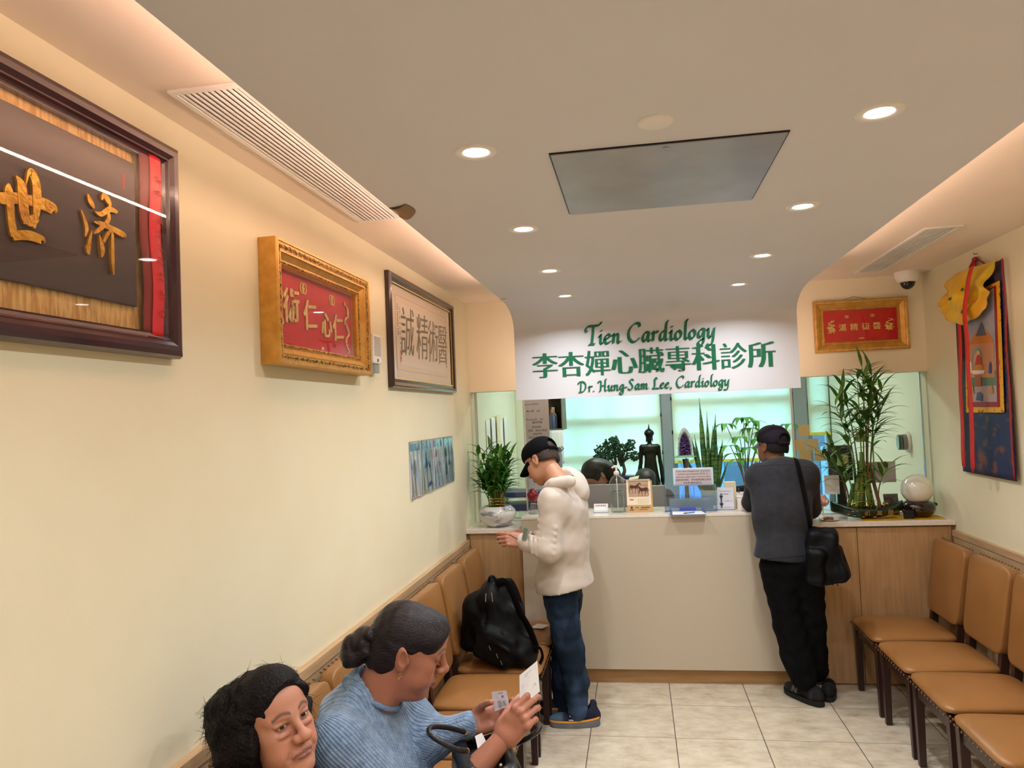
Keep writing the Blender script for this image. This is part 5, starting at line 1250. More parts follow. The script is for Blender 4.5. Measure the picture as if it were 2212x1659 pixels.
def hair_strands(mb, rd, n, pt, L_, r=.0006, seg=6, drop=.3, wild=.4):
    for i in range(n):
        p, d = pt(rd); p = Vector(p); d = Vector(d).normalized(); P = [p]; l = L_*rd.uniform(.5, 1.2)/seg; cx = Vector((rd.uniform(-1, 1), rd.uniform(-1, 1), rd.uniform(-1, 1)))*wild
        for k in range(seg):
            p = p+d*l; P.append(p); d = (d+cx*.25+Vector((0, 0, -drop*.25))).normalized()
        mb.tube(P, [r*(1-.75*k/seg) for k in range(seg+1)], 3, caps=False)
def MX(t, R): return Matrix([[R[0][0], R[0][1], R[0][2], t[0]], [R[1][0], R[1][1], R[1][2], t[1]], [R[2][0], R[2][1], R[2][2], t[2]], [0, 0, 0, 1]])
# statue figure (after the soft-body tools)
def build_statue():
    t = bpy.data.objects['buddha_statue']; s = SDF((-.13, -.09, .05), (.13, .09, .66), .0035)
    s.cap((0, 0, .07), (0, 0, .30), .082, .052, k=.03); s.ell((0, 0, .375), (.068, .042, .062), k=.03); s.cap((-.068, 0, .412), (.068, 0, .412), .025, k=.02); s.cap((0, 0, .43), (0, 0, .462), .020, k=.01)
    s.ell((0, -.004, .490), (.027, .029, .036), k=.006)
    for q in (-1, 1):
        s.cap((q*.078, 0, .405), (q*.090, -.004, .27), .020, .016, k=.012); s.cap((q*.090, -.004, .27), (q*.096, -.018, .165), .016, .012, k=.01); s.ell((q*.098, -.022, .150), (.010, .014, .022), k=.006)
        s.ell((q*.029, 0, .478), (.004, .007, .026), k=.003); s.ell((q*.105, .0, .15), (.020, .022, .10), k=.02)
    s.cap((0, 0, .512), (0, 0, .535), .034, .046, k=.003); s.cap((0, 0, .54), (0, 0, .575), .026, .014, k=.006); s.cap((0, 0, .575), (0, 0, .640), .011, .002, k=.005)
    s.ripple(.0012, 60, 3, 6, (1, 1, .15)); V, F = s.mesh(); pieces_obj('figure', [(xf(V, npm(wmat(t))), F, None)], mat('black_bronze', ''), t)
build_statue()
# bonsai
t = thing('jade_bonsai', 'dark jade bonsai tree in a shallow navy pot before the left shade', 'bonsai', (-.20, 7.22, CZ))
MB().prism([(-.17, -.08), (.17, -.08), (.17, .08), (-.17, .08)], 'z', .02, .155).obj('pot', mat('navy_glaze', '1E2A44', .25, coat=.4), t, smooth=0, bevel=.015)
tw, fol, rd = MB(), MB(), random.Random(9)
tw.tube(crom([(-.02, 0, .15), (-.03, 0, .20), (-.01, .01, .28), (-.03, 0, .38)], 4), [.022-.001*i for i in range(13)], 9)
tw.tube(crom([(.05, .01, .15), (.07, 0, .20), (.06, .0, .28), (.10, .0, .34)], 4), [.020-.001*i for i in range(13)], 9)
cl = [(-.13, 0, .40, .075), (-.04, .02, .45, .085), (.03, -.02, .40, .085), (.12, 0, .42, .06), (.17, .01, .33, .06), (-.17, -.01, .33, .05), (-.09, -.03, .34, .07), (.06, .0, .34, .07), (-.02, .03, .49, .05), (.14, 0, .46, .04), (-.15, 0, .26, .045)]
for x, y, z, r in cl:
    tw.tube(crom([(-.01+.05*(x > 0), 0, .24), ((x+.0)/2, y, (z+.26)/2), (x, y, z)], 3), [.010, .009, .008, .007, .006, .005, .004], 6)
    for i in range(int(110*(r/.07)**2)):
        a, b = rd.uniform(0, 6.28), rd.uniform(-1, 1); q = math.sqrt(1-b*b); rr = r*rd.uniform(.6, 1.0); p = Vector((x+rr*q*math.cos(a), y+rr*q*math.sin(a), z+rr*.75*b))
        fol.ell(p, (.0125, .0035, .0085), 6, 4, Matrix.Rotation(rd.uniform(0, 6), 3, 'Z') @ Matrix.Rotation(rd.uniform(-1, 1), 3, 'Y'))
tw.obj('branches', mat('jade_bark', '4C443A', .8), t, smooth=180); fol.obj('foliage', m_leafd, t, smooth=180)
# amethyst
t = thing('amethyst_geode', 'arched purple amethyst geode half with a grey rind', 'geode', (.432, 7.2, 1.318))
def arch(u, v, r=1.0): a = PI*u; return (.068*r*math.cos(a)*(1-.12*math.sin(a)), v, .20*r*math.sin(a)**.7*1.32)
mb = MB(); mb.grid(lambda u, v: arch(u, -.035+.09*v, 1-.25*v*v), 24, 6); mb.grid(lambda u, v: arch(u, -.035, 1-.16*v), 24, 2); mb.grid(lambda u, v: arch(u, -.035+.05*v, .84-.2*v), 24, 4)
mb.add([arch(i/24, .055, .75) for i in range(25)], [list(range(25))]); mb.box(-.070, .070, -.035, .05, -.004, .006)
mb.obj('rind', mat('grey_rind', '8E8A90', .7, rgb2='B5B0B4', ns=40, bump=.4, bs=60), t, smooth=50)
mb, rd = MB(), random.Random(3)
for i in range(260):
    x = rd.uniform(-.055, .055); z = rd.uniform(.008, .225)
    if (x/.056)**2+(max(0, z-.10)/.12)**2 > 1: continue
    r = rd.uniform(.005, .010); d = Vector((rd.uniform(-.4, .4), -1, rd.uniform(-.3, .4))).normalized(); p = Vector((x, .0, z))
    mb.tube([p-d*.02, p+d*.008, p+d*(.012+r)], [r, r, .0003], 6)
mb.obj('crystals', mat('amethyst', '3A2450', .12, rgb2='6A4C84', ns=50, coat=.5), t, smooth=0)
t = thing('glass_pedestal', 'flared clear glass pedestal with a brown core holding the geode', 'pedestal', (.432, 7.2, .8205)); t.scale = (1, 1, 1.565)
MB().lathe([(.085, 0), (.08, .01), (.035, .12), (.022, .18), (.035, .24), (.085, .30), (.098, .312)], 32).obj('glass', glass_thin('pedestal_glass', (.86, .95, .97), .14), t, smooth=180)
MB().lathe([(.0001, .003), (.03, .004), (.018, .10), (.016, .2), (.022, .27), (.03, .300), (.0001, .300)], 20).obj('core', mat('brown_core', '5A4A3A', .5), t, smooth=60)
MB().lathe([(.0001, .3125), (.105, .3125), (.105, .3165), (.0001, .3165)], 24).obj('green_mat', mat('green_mat', '7FB07A', .6), t, smooth=30)
# snake plant
t = thing('snake_plant', 'tall upright snake plant before the right window shade', 'potted plant', (.645, 7.2, .8205)); t.scale = (1, 1, 1.22)
MB().lathe([(.0001, 0), (.075, 0), (.09, .14), (.092, .15), (.084, .15), (.08, .13), (.0001, .13)], 28).obj('pot', mat('white_pot', 'DAD6CE', .4), t, smooth=50)
fol, rd = MB(), random.Random(21)
for i, (x, y, lx, h_, w) in enumerate([(-.03, 0, -.03, .70, .045), (-.06, .01, -.06, .44, .05), (-.01, -.02, .01, .60, .055), (.02, .02, .06, .58, .055), (.04, -.01, .09, .40, .05), (-.05, -.02, -.10, .42, .04), (.0, .03, .0, .42, .07), (.03, -.03, .05, .36, .06), (.05, .02, .12, .24, .045), (-.02, .02, -.05, .52, .05), (.02, 0, .03, .50, .045), (-.06, 0, -.16, .30, .035)]):
    def bl(u, v, x=x, y=y, lx=lx, h_=h_, w=w, i=i):
        ww = w*(math.sin(PI*min(.97, .12+.88*v))**.6)*(1 if v < .75 else (1-v)/.25+.02); a = (u-.5); tw_ = .6*math.sin(i)+.5*v
        return (x+lx*v+ww*a*math.cos(tw_), y+ww*a*math.sin(tw_)-.012*(1-4*a*a), .10+h_*1.06*v)
    fol.slabgrid(bl, 4, 14, .003)
fol.obj('blades', mat('snake_plant_leaf', '2C4A26', .4, rgb2='56723A', ns=14, st=(.6, .6, 5), lo=.45, hi=.55), t, smooth=180)
# money tree
t = thing('money_tree', 'thin-stemmed potted tree with pale drooping leaves, beside the grey cap', 'potted plant', (.97, 7.22, .8205)); t.scale = (1, 1, 1.25)
MB().lathe([(.0001, 0), (.07, 0), (.085, .12), (.078, .12), (.075, .10), (.0001, .10)], 28).obj('pot', mat('pale_pot', 'B9C4D4', .4), t, smooth=50)
stm, fol, rd = MB(), MB(), random.Random(8)
for x, z, k in ((-.16, .62, 7), (-.13, .46, 6), (.0, .66, 8), (.06, .58, 7), (-.04, .52, 6), (-.07, .36, 5), (.12, .50, 6), (.40, .60, 6), (.10, .63, 5), (.03, .44, 6), (-.10, .40, 5), (.18, .55, 6)):
    y = rd.uniform(-.08, .05); P = crom([(0, 0, .08), (x*.35, y*.3, z*.6), (x, y, z)], 5); stm.tube(P, [.006-.0003*i for i in range(len(P))], 6)
    for j in range(k):
        a = 6.28*j/k+rd.uniform(-.2, .2); leaf(fol, P[-1], (math.cos(a), math.sin(a)*.8, .15), rd.uniform(.12, .18), .052, 2.2, .12)
stm.obj('stems', mat('grey_stem', '8C7A6E', .7), t, smooth=180); fol.obj('foliage', m_leafl, t, smooth=180)

# ------------------------------------------------------------------ thangka on the right wall
t = thing('brocade_scroll', 'long navy brocade wall scroll with red ribbons and a bunched yellow veil, right wall', 'wall hanging', (XR-.001, 4.52, 1.90), -PI/2)
def S2(u, v, d=0.0):
    p = PX(u, v, XR-.018); q = wmat(t).inverted() @ p; return q.x, q.z
x0, x1, zt, zb = -.30, .345, .555, -.575
m_broc = mat('navy_brocade', '222B52', .55, rgb2='6E4434', ns=11, st=(1, 1, 1.6), nd=5, lo=.52, hi=.66, bump=.12, bs=300)
mb = MB(); mb.slabgrid(lambda u, v: ((x0+(x1-x0)*u)*(1-.10*(1-(1-v)))+(-.03*v if u > .5 else 0)*0, -.012-.006*math.sin(5*u)*v-.03*(1-v)*(.5+.5*u)*(.4), zb+(zt-zb)*v), 20, 30, .003); mb.obj('brocade', m_broc, t, smooth=180)
def ybase(z): v = (z-zb)/(zt-zb); return -.012-.03*(1-v)*.3-.0085
def panel(name, px, m, off, th=.0015):
    P = [S2(*q) for q in px]; mb = MB(); n = len(P)
    mb.add([(x, ybase(z)-off, z) for x, z in P]+[(x, ybase(z)-off-th, z) for x, z in P], [list(range(n)), list(range(n, 2*n))[::-1]]+[[i, (i+1) % n, n+(i+1) % n, n+i] for i in range(n)])
    return mb.obj(name, m, t, smooth=0)
panel('yellow_border', [(2086, 640), (2162, 606), (2175, 891), (2092, 891)], mat('yellow_brocade', 'E0A818', .5, rgb2='6A5020', ns=38, lo=.60, hi=.64), .001)
panel('red_border', [(2091, 650), (2155, 616), (2166, 879), (2096, 879)], mat('crimson_brocade', '8E1420', .5), .003)
panel('painting', [(2093, 655), (2151, 622), (2161, 868), (2098, 868)], mat('painted_sky', '8A92A8', .7, rgb2='A8A4A4', ns=6), .005)
pc = lambda n, c: mat('paint_'+n, c, .7)
def shp(name, pts, c, o): panel(name, pts, pc(name, c), o, .0006)
shp('ground', [(2097, 815), (2159, 815), (2160.5, 867), (2098.5, 867)], 'A79A98', .0068)
shp('meadow', [(2096, 800), (2158, 800), (2159, 832), (2097, 836)], '5F7A62', .0072)
shp('palace', [(2100, 742), (2153, 738), (2156, 815), (2103, 815)], 'B98A68', .0078)
shp('roof', [(2099, 744), (2110, 722), (2126, 704), (2142, 720), (2155, 740)], 'C27A34', .0084)
shp('gable', [(2114, 726), (2126, 694), (2138, 724)], '4E5E72', .0088)
shp('halo_outer', [(2118+11*math.cos(a*.4), 775+24*math.sin(a*.4)) for a in range(16)], '6E9C88', .009)
shp('halo_inner', [(2119+8*math.cos(a*.4), 776+18*math.sin(a*.4)) for a in range(16)], 'D88C78', .0096)
shp('seated_robe', [(2112, 798), (2117, 770), (2122, 764), (2127, 772), (2132, 798)], 'B4402E', .0102)
shp('robe_skirt', [(2108, 800), (2114, 788), (2128, 787), (2135, 800)], 'C08A3C', .0106)
shp('face', [(2121+3.2*math.cos(a*.5), 761+5*math.sin(a*.5)) for a in range(13)], 'D8B08C', .0106)
shp('lotus_seat', [(2107, 800), (2136, 799), (2133, 807), (2110, 808)], 'EDE2DC', .011)
shp('altar', [(2114, 810), (2127, 810), (2128, 834), (2115, 834)], '9A5A34', .0112)
for nm, x, c in (('attendant', 2104, 'DCD6CC'), ('attendant', 2147, '3E4A7A')): panel(nm, [(x-3, 806), (x-2, 786), (x+1, 780), (x+3, 786), (x+4, 806)], pc('attendant_'+c, c), .0112, .0006)
for nm, x in (('small_figure', 2108), ('small_figure', 2150)): panel(nm, [(x-4, 850), (x-1, 832), (x+2, 832), (x+5, 850)], pc('small_figure', 'B0814C'), .0112, .0006)
shp('blue_ornament', [(2117, 864), (2119, 848), (2126, 846), (2131, 854), (2130, 866)], '4C6488', .0112)
def strip(name, px, w, m, off):
    P = crom([(*S2(*q), 0) for q in px], 6); mb = MB(); vs = []; fs = []
    for i, p in enumerate(P):
        for sg in (-1, 1):
            for d in (0, .0015): vs.append((p.x+sg*w/2*(1 if i < len(P)-1 else .05), ybase(p.y)-off-d-.002*math.sin(i*.7), p.y))
    for i in range(len(P)-1): a, b = 4*i, 4*i+4; fs += [[a, a+1, b+1, b], [a+2, b+2, b+3, a+3], [a+1, a+3, b+3, b+1], [a, b, b+2, a+2]]
    fs += [[0, 2, 3, 1], [4*len(P)-4, 4*len(P)-3, 4*len(P)-1, 4*len(P)-2]]
    mb.add(vs, fs); return mb.obj(name, m, t, smooth=180)
m_rrib = mat('scarlet_ribbon', 'C8231C', .6)
strip('ribbon', [(2079, 660), (2082, 740), (2085, 850), (2090, 950), (2093, 1012)], .047, m_rrib, .014)
strip('ribbon', [(2140, 572), (2128, 620), (2124, 680), (2130, 760), (2138, 880), (2145, 1022)], .052, m_rrib, .085)
strip('edge_piping', [(2168, 558), (2175, 640), (2181, 760), (2190, 900), (2199, 1038)], .016, mat('red_piping', 'A01C20', .6), .004)
# bunched yellow veil
mv = mat('yellow_silk_veil', 'E0A314', .5, rgb2='D4B81E', ns=5, sheen=.2)
top = [S2(*q) for q in ((2052, 612), (2075, 592), (2105, 578), (2130, 572), (2167, 559))]; bot = [S2(*q) for q in ((2063, 690), (2078, 697), (2100, 699), (2122, 690), (2150, 668))]
def pl(P, u): k = u*(len(P)-1); i = min(len(P)-2, int(k)); f_ = k-i; return P[i][0]*(1-f_)+P[i+1][0]*f_, P[i][1]*(1-f_)+P[i+1][1]*f_
def veil(u, v):
    a = pl(top, u); b = pl(bot, u); g = math.sin(PI*v); cx = -.01; x = a[0]*(1-v)+b[0]*v; x += (cx-x)*.25*math.exp(-((v-.35)/.2)**2)-.045*g*max(0, .3-u)/.3; z = a[1]*(1-v)+b[1]*v
    fold = math.sin(26*u+7*v+2*math.sin(9*v))*.011+math.sin(13*u-9*v)*.010
    return (x, -.045-.040*g*math.sin(PI*min(1, max(0, u*.9+.1)))-fold*(.3+g)-.02*v, z+.006*math.sin(17*u+3)*v)
MB().slabgrid(veil, 70, 40, .0025).obj('veil', mv, t, smooth=180)
mb = MB()
for u, v, r in ((.30, .52, .016), (.62, .80, .020), (.55, .38, .014)):
    c = Vector(veil(u, v)); mb.ell(c+Vector((0, -.012, 0)), (r*1.5, .004, r*.55), 14, 8, Matrix.Rotation(.3-u, 3, 'Y'))
mb.obj('leaf_print', mat('green_print', '4A5A34', .6), t, smooth=180)
mb = MB(); hk = S2(2104, 549); L_ = S2(2088, 600); R_ = S2(2140, 574)
mb.tube([(hk[0], -.012, hk[1]-.02), (L_[0], -.03, L_[1])], [.007, .006], 6).tube([(hk[0], -.012, hk[1]-.02), (R_[0], -.03, R_[1])], [.005, .005], 6).ell((hk[0], -.015, hk[1]-.03), (.030, .012, .014), 12, 8)
for dx in (-.022, .006, .03): mb.tube([(hk[0]+dx*.4, -.016, hk[1]-.03), (hk[0]+dx, -.030, hk[1]-.105)], [.006, .005], 6)
mb.obj('hanging_ribbon', mat('dark_scarlet', '9A1424', .6), t, smooth=180)
MB().tube([(hk[0], 0, hk[1]), (hk[0], -.02, hk[1]), (hk[0], -.022, hk[1]+.012)], .003, 6).obj('hook', m_steel, t)
# ------------------------------------------------------------------ people
def scaled(t, R, s):
    t = np.array(t); c = np.array([0, 0, 1.76446]); t = c+(t-c)*s; return MX(t.tolist(), (np.array(R)*s).tolist())
m_hair = mat('black_hair', '0B0809', .5, rgb2='151012', ns=60, st=(1, 1, 6), bump=.6, bs=170, spec=.18)
m_hair2 = mat('brown_black_hair', '110A0D', .32, rgb2='20141A', ns=40, st=(1.2, 10, 10), bump=.45, bs=45, bst=(1, 9, 9), spec=.35)
def P3(v): return np.array(list(v))
def put(s, M=None):
    V, F = s.mesh(); return (V if M is None else xf(V, npm(M)), F, None)
def tfm(M, p): return np.array(list(M @ Vector(p)))
# ======================= the older woman in the navy coat
H1 = scaled([-0.9016, 1.7384, 1.0476], [[0.8675, 0.4279, -0.2536], [-0.4484, 0.8934, -0.0263], [0.2153, 0.1365, 0.967]], 1.0)
w1 = thing('person', 'seated woman with wavy black hair and a navy coat, looking out past the camera', 'person', (-.80, 1.74, 0))
s = head_sdf(.0022, age=1, full=1.08); V, F = s.mesh(); sk = L3('B68068')
nk = tfm(H1, (-.055, 0, -.185)); cc = head_col(V, sk, L3('95625A'), L3('4A3A34'), L3('8A5A44'))
pieces_obj('body', [(xf(V, npm(H1)), F, cc)]+hand_pieces(Matrix.Translation((nk[0]+.31, nk[1]-.10, .672)) @ Matrix.Rotation(.5, 4, 'Z'), [(.5, .6, .4)]*4, skin=sk)+hand_pieces(Matrix.Translation((nk[0]+.31, nk[1]+.10, .672)) @ Matrix.Rotation(-.5, 4, 'Z'), [(.5, .6, .4)]*4, skin=sk, mirror=True), m_skin, w1, links=[(1+(q > 0), [tuple(nk), (nk[0]-.03, nk[1]+q*.17, nk[2]-.055), (nk[0]+.06, nk[1]+q*.20, .68), (nk[0]+.22, nk[1]+q*.13, .665)], None) for q in (-1, 1)])
for q in (-1, 1):
    V, F, cc = eye_piece(q, (1, -.22, .02)); pieces_obj('eye', [(xf(V, npm(H1)), F, cc)], m_eye, w1)
s = SDF((-.20, -.17, -.20), (.13, .16, .18), .004)
s.ell((-.018, 0, .038), (.102, .086, .090)); s.ell((.045, 0, .050), (.058, .071, .0635), k=.02); s.ell((-.030, -.078, -.038), (.076, .032, .088), k=.03); s.ell((-.062, -.062, -.02), (.070, .052, .082), k=.03); s.ell((-.03, .080, -.035), (.062, .030, .080), k=.03); s.ell((-.085, 0, -.03), (.056, .088, .085), k=.03); s.ell((-.08, -.04, .05), (.07, .07, .06), k=.03)
s.ripple(.0050, 62, 4, 9); s.ripple(.0022, 190, 9, 9)
s.ell((.03, 0, .085), (.06, .066, .052), k=.02); s.ell((.130, 0, -.042), (.086, .105, .143), k=.010, op='s'); s.cap((.058, -.072, .015), (.064, -.070, -.08), .020, k=.01, op='s'); s.cap((.058, .072, .015), (.064, .070, -.08), .020, k=.01, op='s'); s.ell((.08, -.06, -.10), (.075, .055, .09), k=.012, op='s'); s.ell((.08, .06, -.10), (.07, .055, .09), k=.012, op='s'); s.cap((-.03, 0, -.12), (-.03, 0, -.22), .05, k=.01, op='s')
hp = pieces_obj('hair', [put(s, H1)], m_hair, w1)
mb, rd = MB(), random.Random(5); mb.T = H1; hi_ = npm((H1.inverted() @ wmat(w1))); hn = npm(H1.to_3x3().inverted())
hv = [(Vector(xf(np.array([list(v.co)]), hi_)[0]), Vector(hn @ np.array(list(v.normal)))) for v in list(hp.data.vertices)[::7]]
def pt1(rd):
    while True:
        p, n = hv[rd.randrange(len(hv))]
        if p.x < .02 and p.z > -.15: break
    t_ = Vector((rd.uniform(-1, .3), rd.uniform(-1, 1), rd.uniform(-1.3, .5))); t_ = (t_-n*t_.dot(n)).normalized(); return p-n*.003, t_+n*rd.uniform(.05, .28)
hair_strands(mb, rd, 2600, pt1, .045, .0007, 6, .8, .6)
def pt1b(rd):
    y = rd.uniform(-.060, .060); z = .088-2.6*y*y+rd.uniform(-.004, .006); x = .076-3.0*y*y+rd.uniform(-.003, .004)
    return (x, y, z), (-.75, rd.uniform(-.5, .5)+y*5, .75)
hair_strands(mb, rd, 420, pt1b, .040, .0005, 5, .6, .5)
mb.obj('stray_hair', m_hair, w1, smooth=180, world=True)
nk = tfm(H1, (-.055, 0, -.185))
s = SDF((-1.14, 1.42, .40), (-.22, 2.06, 1.02), .008)
s.cap(nk+[-.01, 0, .05], nk-[.01, 0, .08], .082, .11, k=.04); s.cap(nk+[-.035, -.15, -.035], nk+[-.035, .15, -.035], .078, k=.05); s.cap(nk+[-.04, .03, .06], nk+[-.02, .11, .03], .045, k=.04); s.ell(nk+[-.01, 0, -.20], (.13, .19, .17), k=.05); s.ell((-.82, nk[1], .60), (.16, .20, .14), k=.06)
for q in (-1, 1):
    y = nk[1]+q*.19; s.cap((nk[0]-.03, y, nk[2]-.055), (nk[0]+.06, nk[1]+q*.20, .68), .062, .052, k=.04); s.cap((nk[0]+.06, nk[1]+q*.20, .68), (nk[0]+.30, nk[1]+q*.10, .66), .052, .042, k=.03)
s.cap(nk+[.0, 0, .03], nk+[.03, -.005, .16], .062, .075, k=.01, op='s')
s.ripple(.003, 45, 2)
m_coat = mat('navy_fleece', '0E1533', .95, rgb2='1A2450', ns=60, bump=.7, bs=150, sheen=.15, spec=.1)
pieces_obj('coat', [put(s)], m_coat, w1)
def seated_legs(par, x0, yc, zc, knee, m, dy=.10, r=.085):
    s = SDF((x0-.20, yc-.30, .05), (knee+.22, yc+.30, zc+.16), .009)
    s.ell((x0, yc, zc), (.15, .19, .10), k=.05)
    for q in (-1, 1): s.cap((x0, yc+q*dy, zc), (knee, yc+q*(dy+.02), zc+.0), r+.008, r-.012, k=.04); s.cap((knee, yc+q*(dy+.02), zc-.005), (knee+.03, yc+q*(dy+.02), .10), r-.018, .052, k=.03)
    s.ripple(.002, 50, 3); pieces_obj('trousers', [put(s)], m, par)
m_blacktr = mat('black_trousers', '0E0F13', .85, rgb2='15171C', ns=20, spec=.12)
seated_legs(w1, -.79, nk[1], .555, -.40, m_blacktr)
def shoe_simple(par, x, y, m, ang=0.0, L_=.25):
    s = SDF((-.16, -.08, 0), (.18, .08, .14), .005); s.box((.0, 0, .012), (L_/2, .040, .011), rad=.01); s.ell((.045, 0, .028), (.080, .040, .032), k=.02); s.ell((-.065, 0, .05), (.055, .036, .05), k=.02)
    V, F = s.mesh(); V[:, 2] -= V[:, 2].min()-.0005; pieces_obj('shoe', [(xf(V, npm(Matrix.Translation((x, y, 0)) @ Matrix.Rotation(ang, 4, 'Z'))), F, None)], m, par)
m_bshoe = mat('black_shoe', '121214', .5)
for q in (-1, 1): shoe_simple(w1, -.32, nk[1]+q*.12, m_bshoe)
# ======================= the woman in the blue sweater
H2 = scaled([-0.6456, 2.0282, 1.1412], [[0.8339, -0.4236, 0.3539], [0.4545, 0.8907, -0.0047], [-0.3132, 0.1647, 0.9353]], 1.045)
H2 = H2 @ Matrix.Rotation(math.radians(-13), 4, 'Z')
w2 = thing('person', 'seated woman with a dark hair bun and a pale blue cable sweater, reading a paper', 'person', (-.74, 2.20, 0))
s = head_sdf(.0026, full=1.15); V, F = s.mesh(); sk2 = L3('A8705A')
cc = head_col(V, sk2, L3('8A4E48'), L3('3A2A24'), L3('80543E'), .003)
nk2 = tfm(H2, (-.050, 0, -.150))
dR = _r; dU = _u; dF = _f
def vm(o, x, z):   # hand frame from view-plane directions: (right, up, towards the viewer)
    X = (dR*x[0]+dU*x[1]-dF*x[2]).normalized(); Z = dR*z[0]+dU*z[1]-dF*z[2]; Z = (Z-X*Z.dot(X)).normalized(); Y = Z.cross(X)
    return Matrix([[X.x, Y.x, Z.x, o.x], [X.y, Y.y, Z.y, o.y], [X.z, Y.z, Z.z, o.z], [0, 0, 0, 1]])
wr_r = PD(1086, 1594, 2.07); wr_l = PD(1022, 1562, 2.20); nail = L3('D09A84')
hr = hand_pieces(vm(wr_r, (.62, .74, .10), (-.25, .30, .90)), [(.55, .60, .40), (.75, .70, .40), (.95, .75, .45), (1.10, .80, .45)], thumb=(.55, .45, .3), tz=.75, ty=.75, sc=1.0, spread=.0, skin=sk2, nail=nail, wr=.030)
hl = hand_pieces(vm(wr_l, (.93, .26, .10), (.10, -.45, -.85)), [(.50, .45, .3), (.65, .6, .4), (.8, .7, .4), (.9, .7, .4)], thumb=(.75, .55, .35), tz=.85, ty=.75, sc=.95, mirror=True, skin=sk2, nail=nail, wr=.028)
el_r = PD(925, 1800, 1.99); el_l = PD(935, 1594, 2.225)
s = SDF(np.minimum(P3(el_r), P3(wr_r))-.08, np.maximum(P3(el_r), P3(wr_r))+.08, .005); a = P3(el_r)+(P3(wr_r)-P3(el_r))*.12; s.cap(a, P3(wr_r), .046, .027, k=.02); V2, F2 = s.mesh()
pieces_obj('body', [(xf(V, npm(H2)), F, cc), (V2, F2, np.tile(sk2, (len(V2), 1)))]+hr+hl, m_skin, w2, links=[(1, [nk2, (nk2[0]-.04, nk2[1]-.15, nk2[2]-.07), tuple(P3(el_r))], None), (2, [tuple(P3(wr_r)-(P3(wr_r)-P3(el_r))*.12), tuple(P3(wr_r))], None, 1), (3, [nk2, (nk2[0]-.01, nk2[1]+.17, nk2[2]-.085), tuple(P3(el_l)), tuple(P3(wr_l)+(P3(el_l)-P3(wr_l))*.6)], None)])
for q in (-1, 1):
    V, F, cc = eye_piece(q, (1, 0, -.55)); pieces_obj('eye', [(xf(V, npm(H2)), F, cc)], m_eye, w2)
    mb = MB(); mb.T = H2; mb.ell((EYE[0]+.0015, q*EYE[1], EYE[2]+.0015), (.0132, .0138, .0132), 18, 12); o = mb.obj('eyelid', mat('lid_skin', 'A06C4C', .5), w2, smooth=180, world=True)
mb = MB(); mb.T = H2; mb.tube([(-.003+.004*math.cos(a*.63), -.079, -.047+.006*math.sin(a*.63)) for a in range(11)], .0008, 6); mb.ell((-.003, -.080, -.057), (.0025, .0025, .0025), 8, 6)
mb.obj('earring', mat('gold_jewel', 'E8C27A', .2, .9), w2, smooth=180, world=True)
s = SDF((-.24, -.13, -.16), (.13, .13, .15), .0035)
s.ell((-.013, 0, .037), (.098, .0775, .086)); s.ell((.046, 0, .050), (.0560, .0690, .0610), k=.02); s.ell((-.05, 0, -.02), (.066, .072, .075), k=.03)
s.ell((.130, 0, -.045), (.085, .118, .135), k=.006, op='s'); s.ell((.055, -.082, -.060), (.070, .030, .050), k=.01, op='s'); s.ell((.055, .082, -.060), (.070, .030, .050), k=.01, op='s')
s.ell((-.005, -.085, -.022), (.026, .020, .042), k=.006, op='s'); s.ell((-.005, .085, -.022), (.026, .020, .042), k=.006, op='s'); s.ell((.02, 0, -.13), (.10, .09, .055), k=.015, op='s')
s.ripple(.0008, 220, 6, 8, (.15, 1, 1))
s.ell((-.122, -.004, -.020), (.034, .048, .040), k=.003); s.ell((-.138, -.006, -.060), (.036, .046, .032), k=.006); s.ell((-.112, -.02, .012), (.020, .028, .020), k=.004); s.ell((-.158, 0, -.040), (.020, .032, .028), k=.006); s.cap((-.11, -.042, -.03), (-.145, -.038, -.072), .014, k=.005)
s.ripple(.0012, 150, 7, 8, (1, 1, .4))
pieces_obj('hair', [put(s, H2)], m_hair2, w2)
mb = MB(); mb.T = H2; mb.tube([(-.086+.004*math.cos(a), .036*math.sin(a), -.012+.036*math.cos(a)) for a in [k*.42 for k in range(16)]], .008, 8); mb.obj('hair_tie', mat('black_scrunchie', '0A0A0C', .8, bump=.6, bs=120), w2, smooth=180, world=True)
rd = random.Random(12); mb = MB(); mb.T = H2
def pt2(rd):
    a = rd.uniform(-.9, .9); return (.088*math.cos(a*.5)-.012, .075*math.sin(a), .062+rd.uniform(-.01, .03)-.03*abs(a)), (-.2, a*.3, .8)

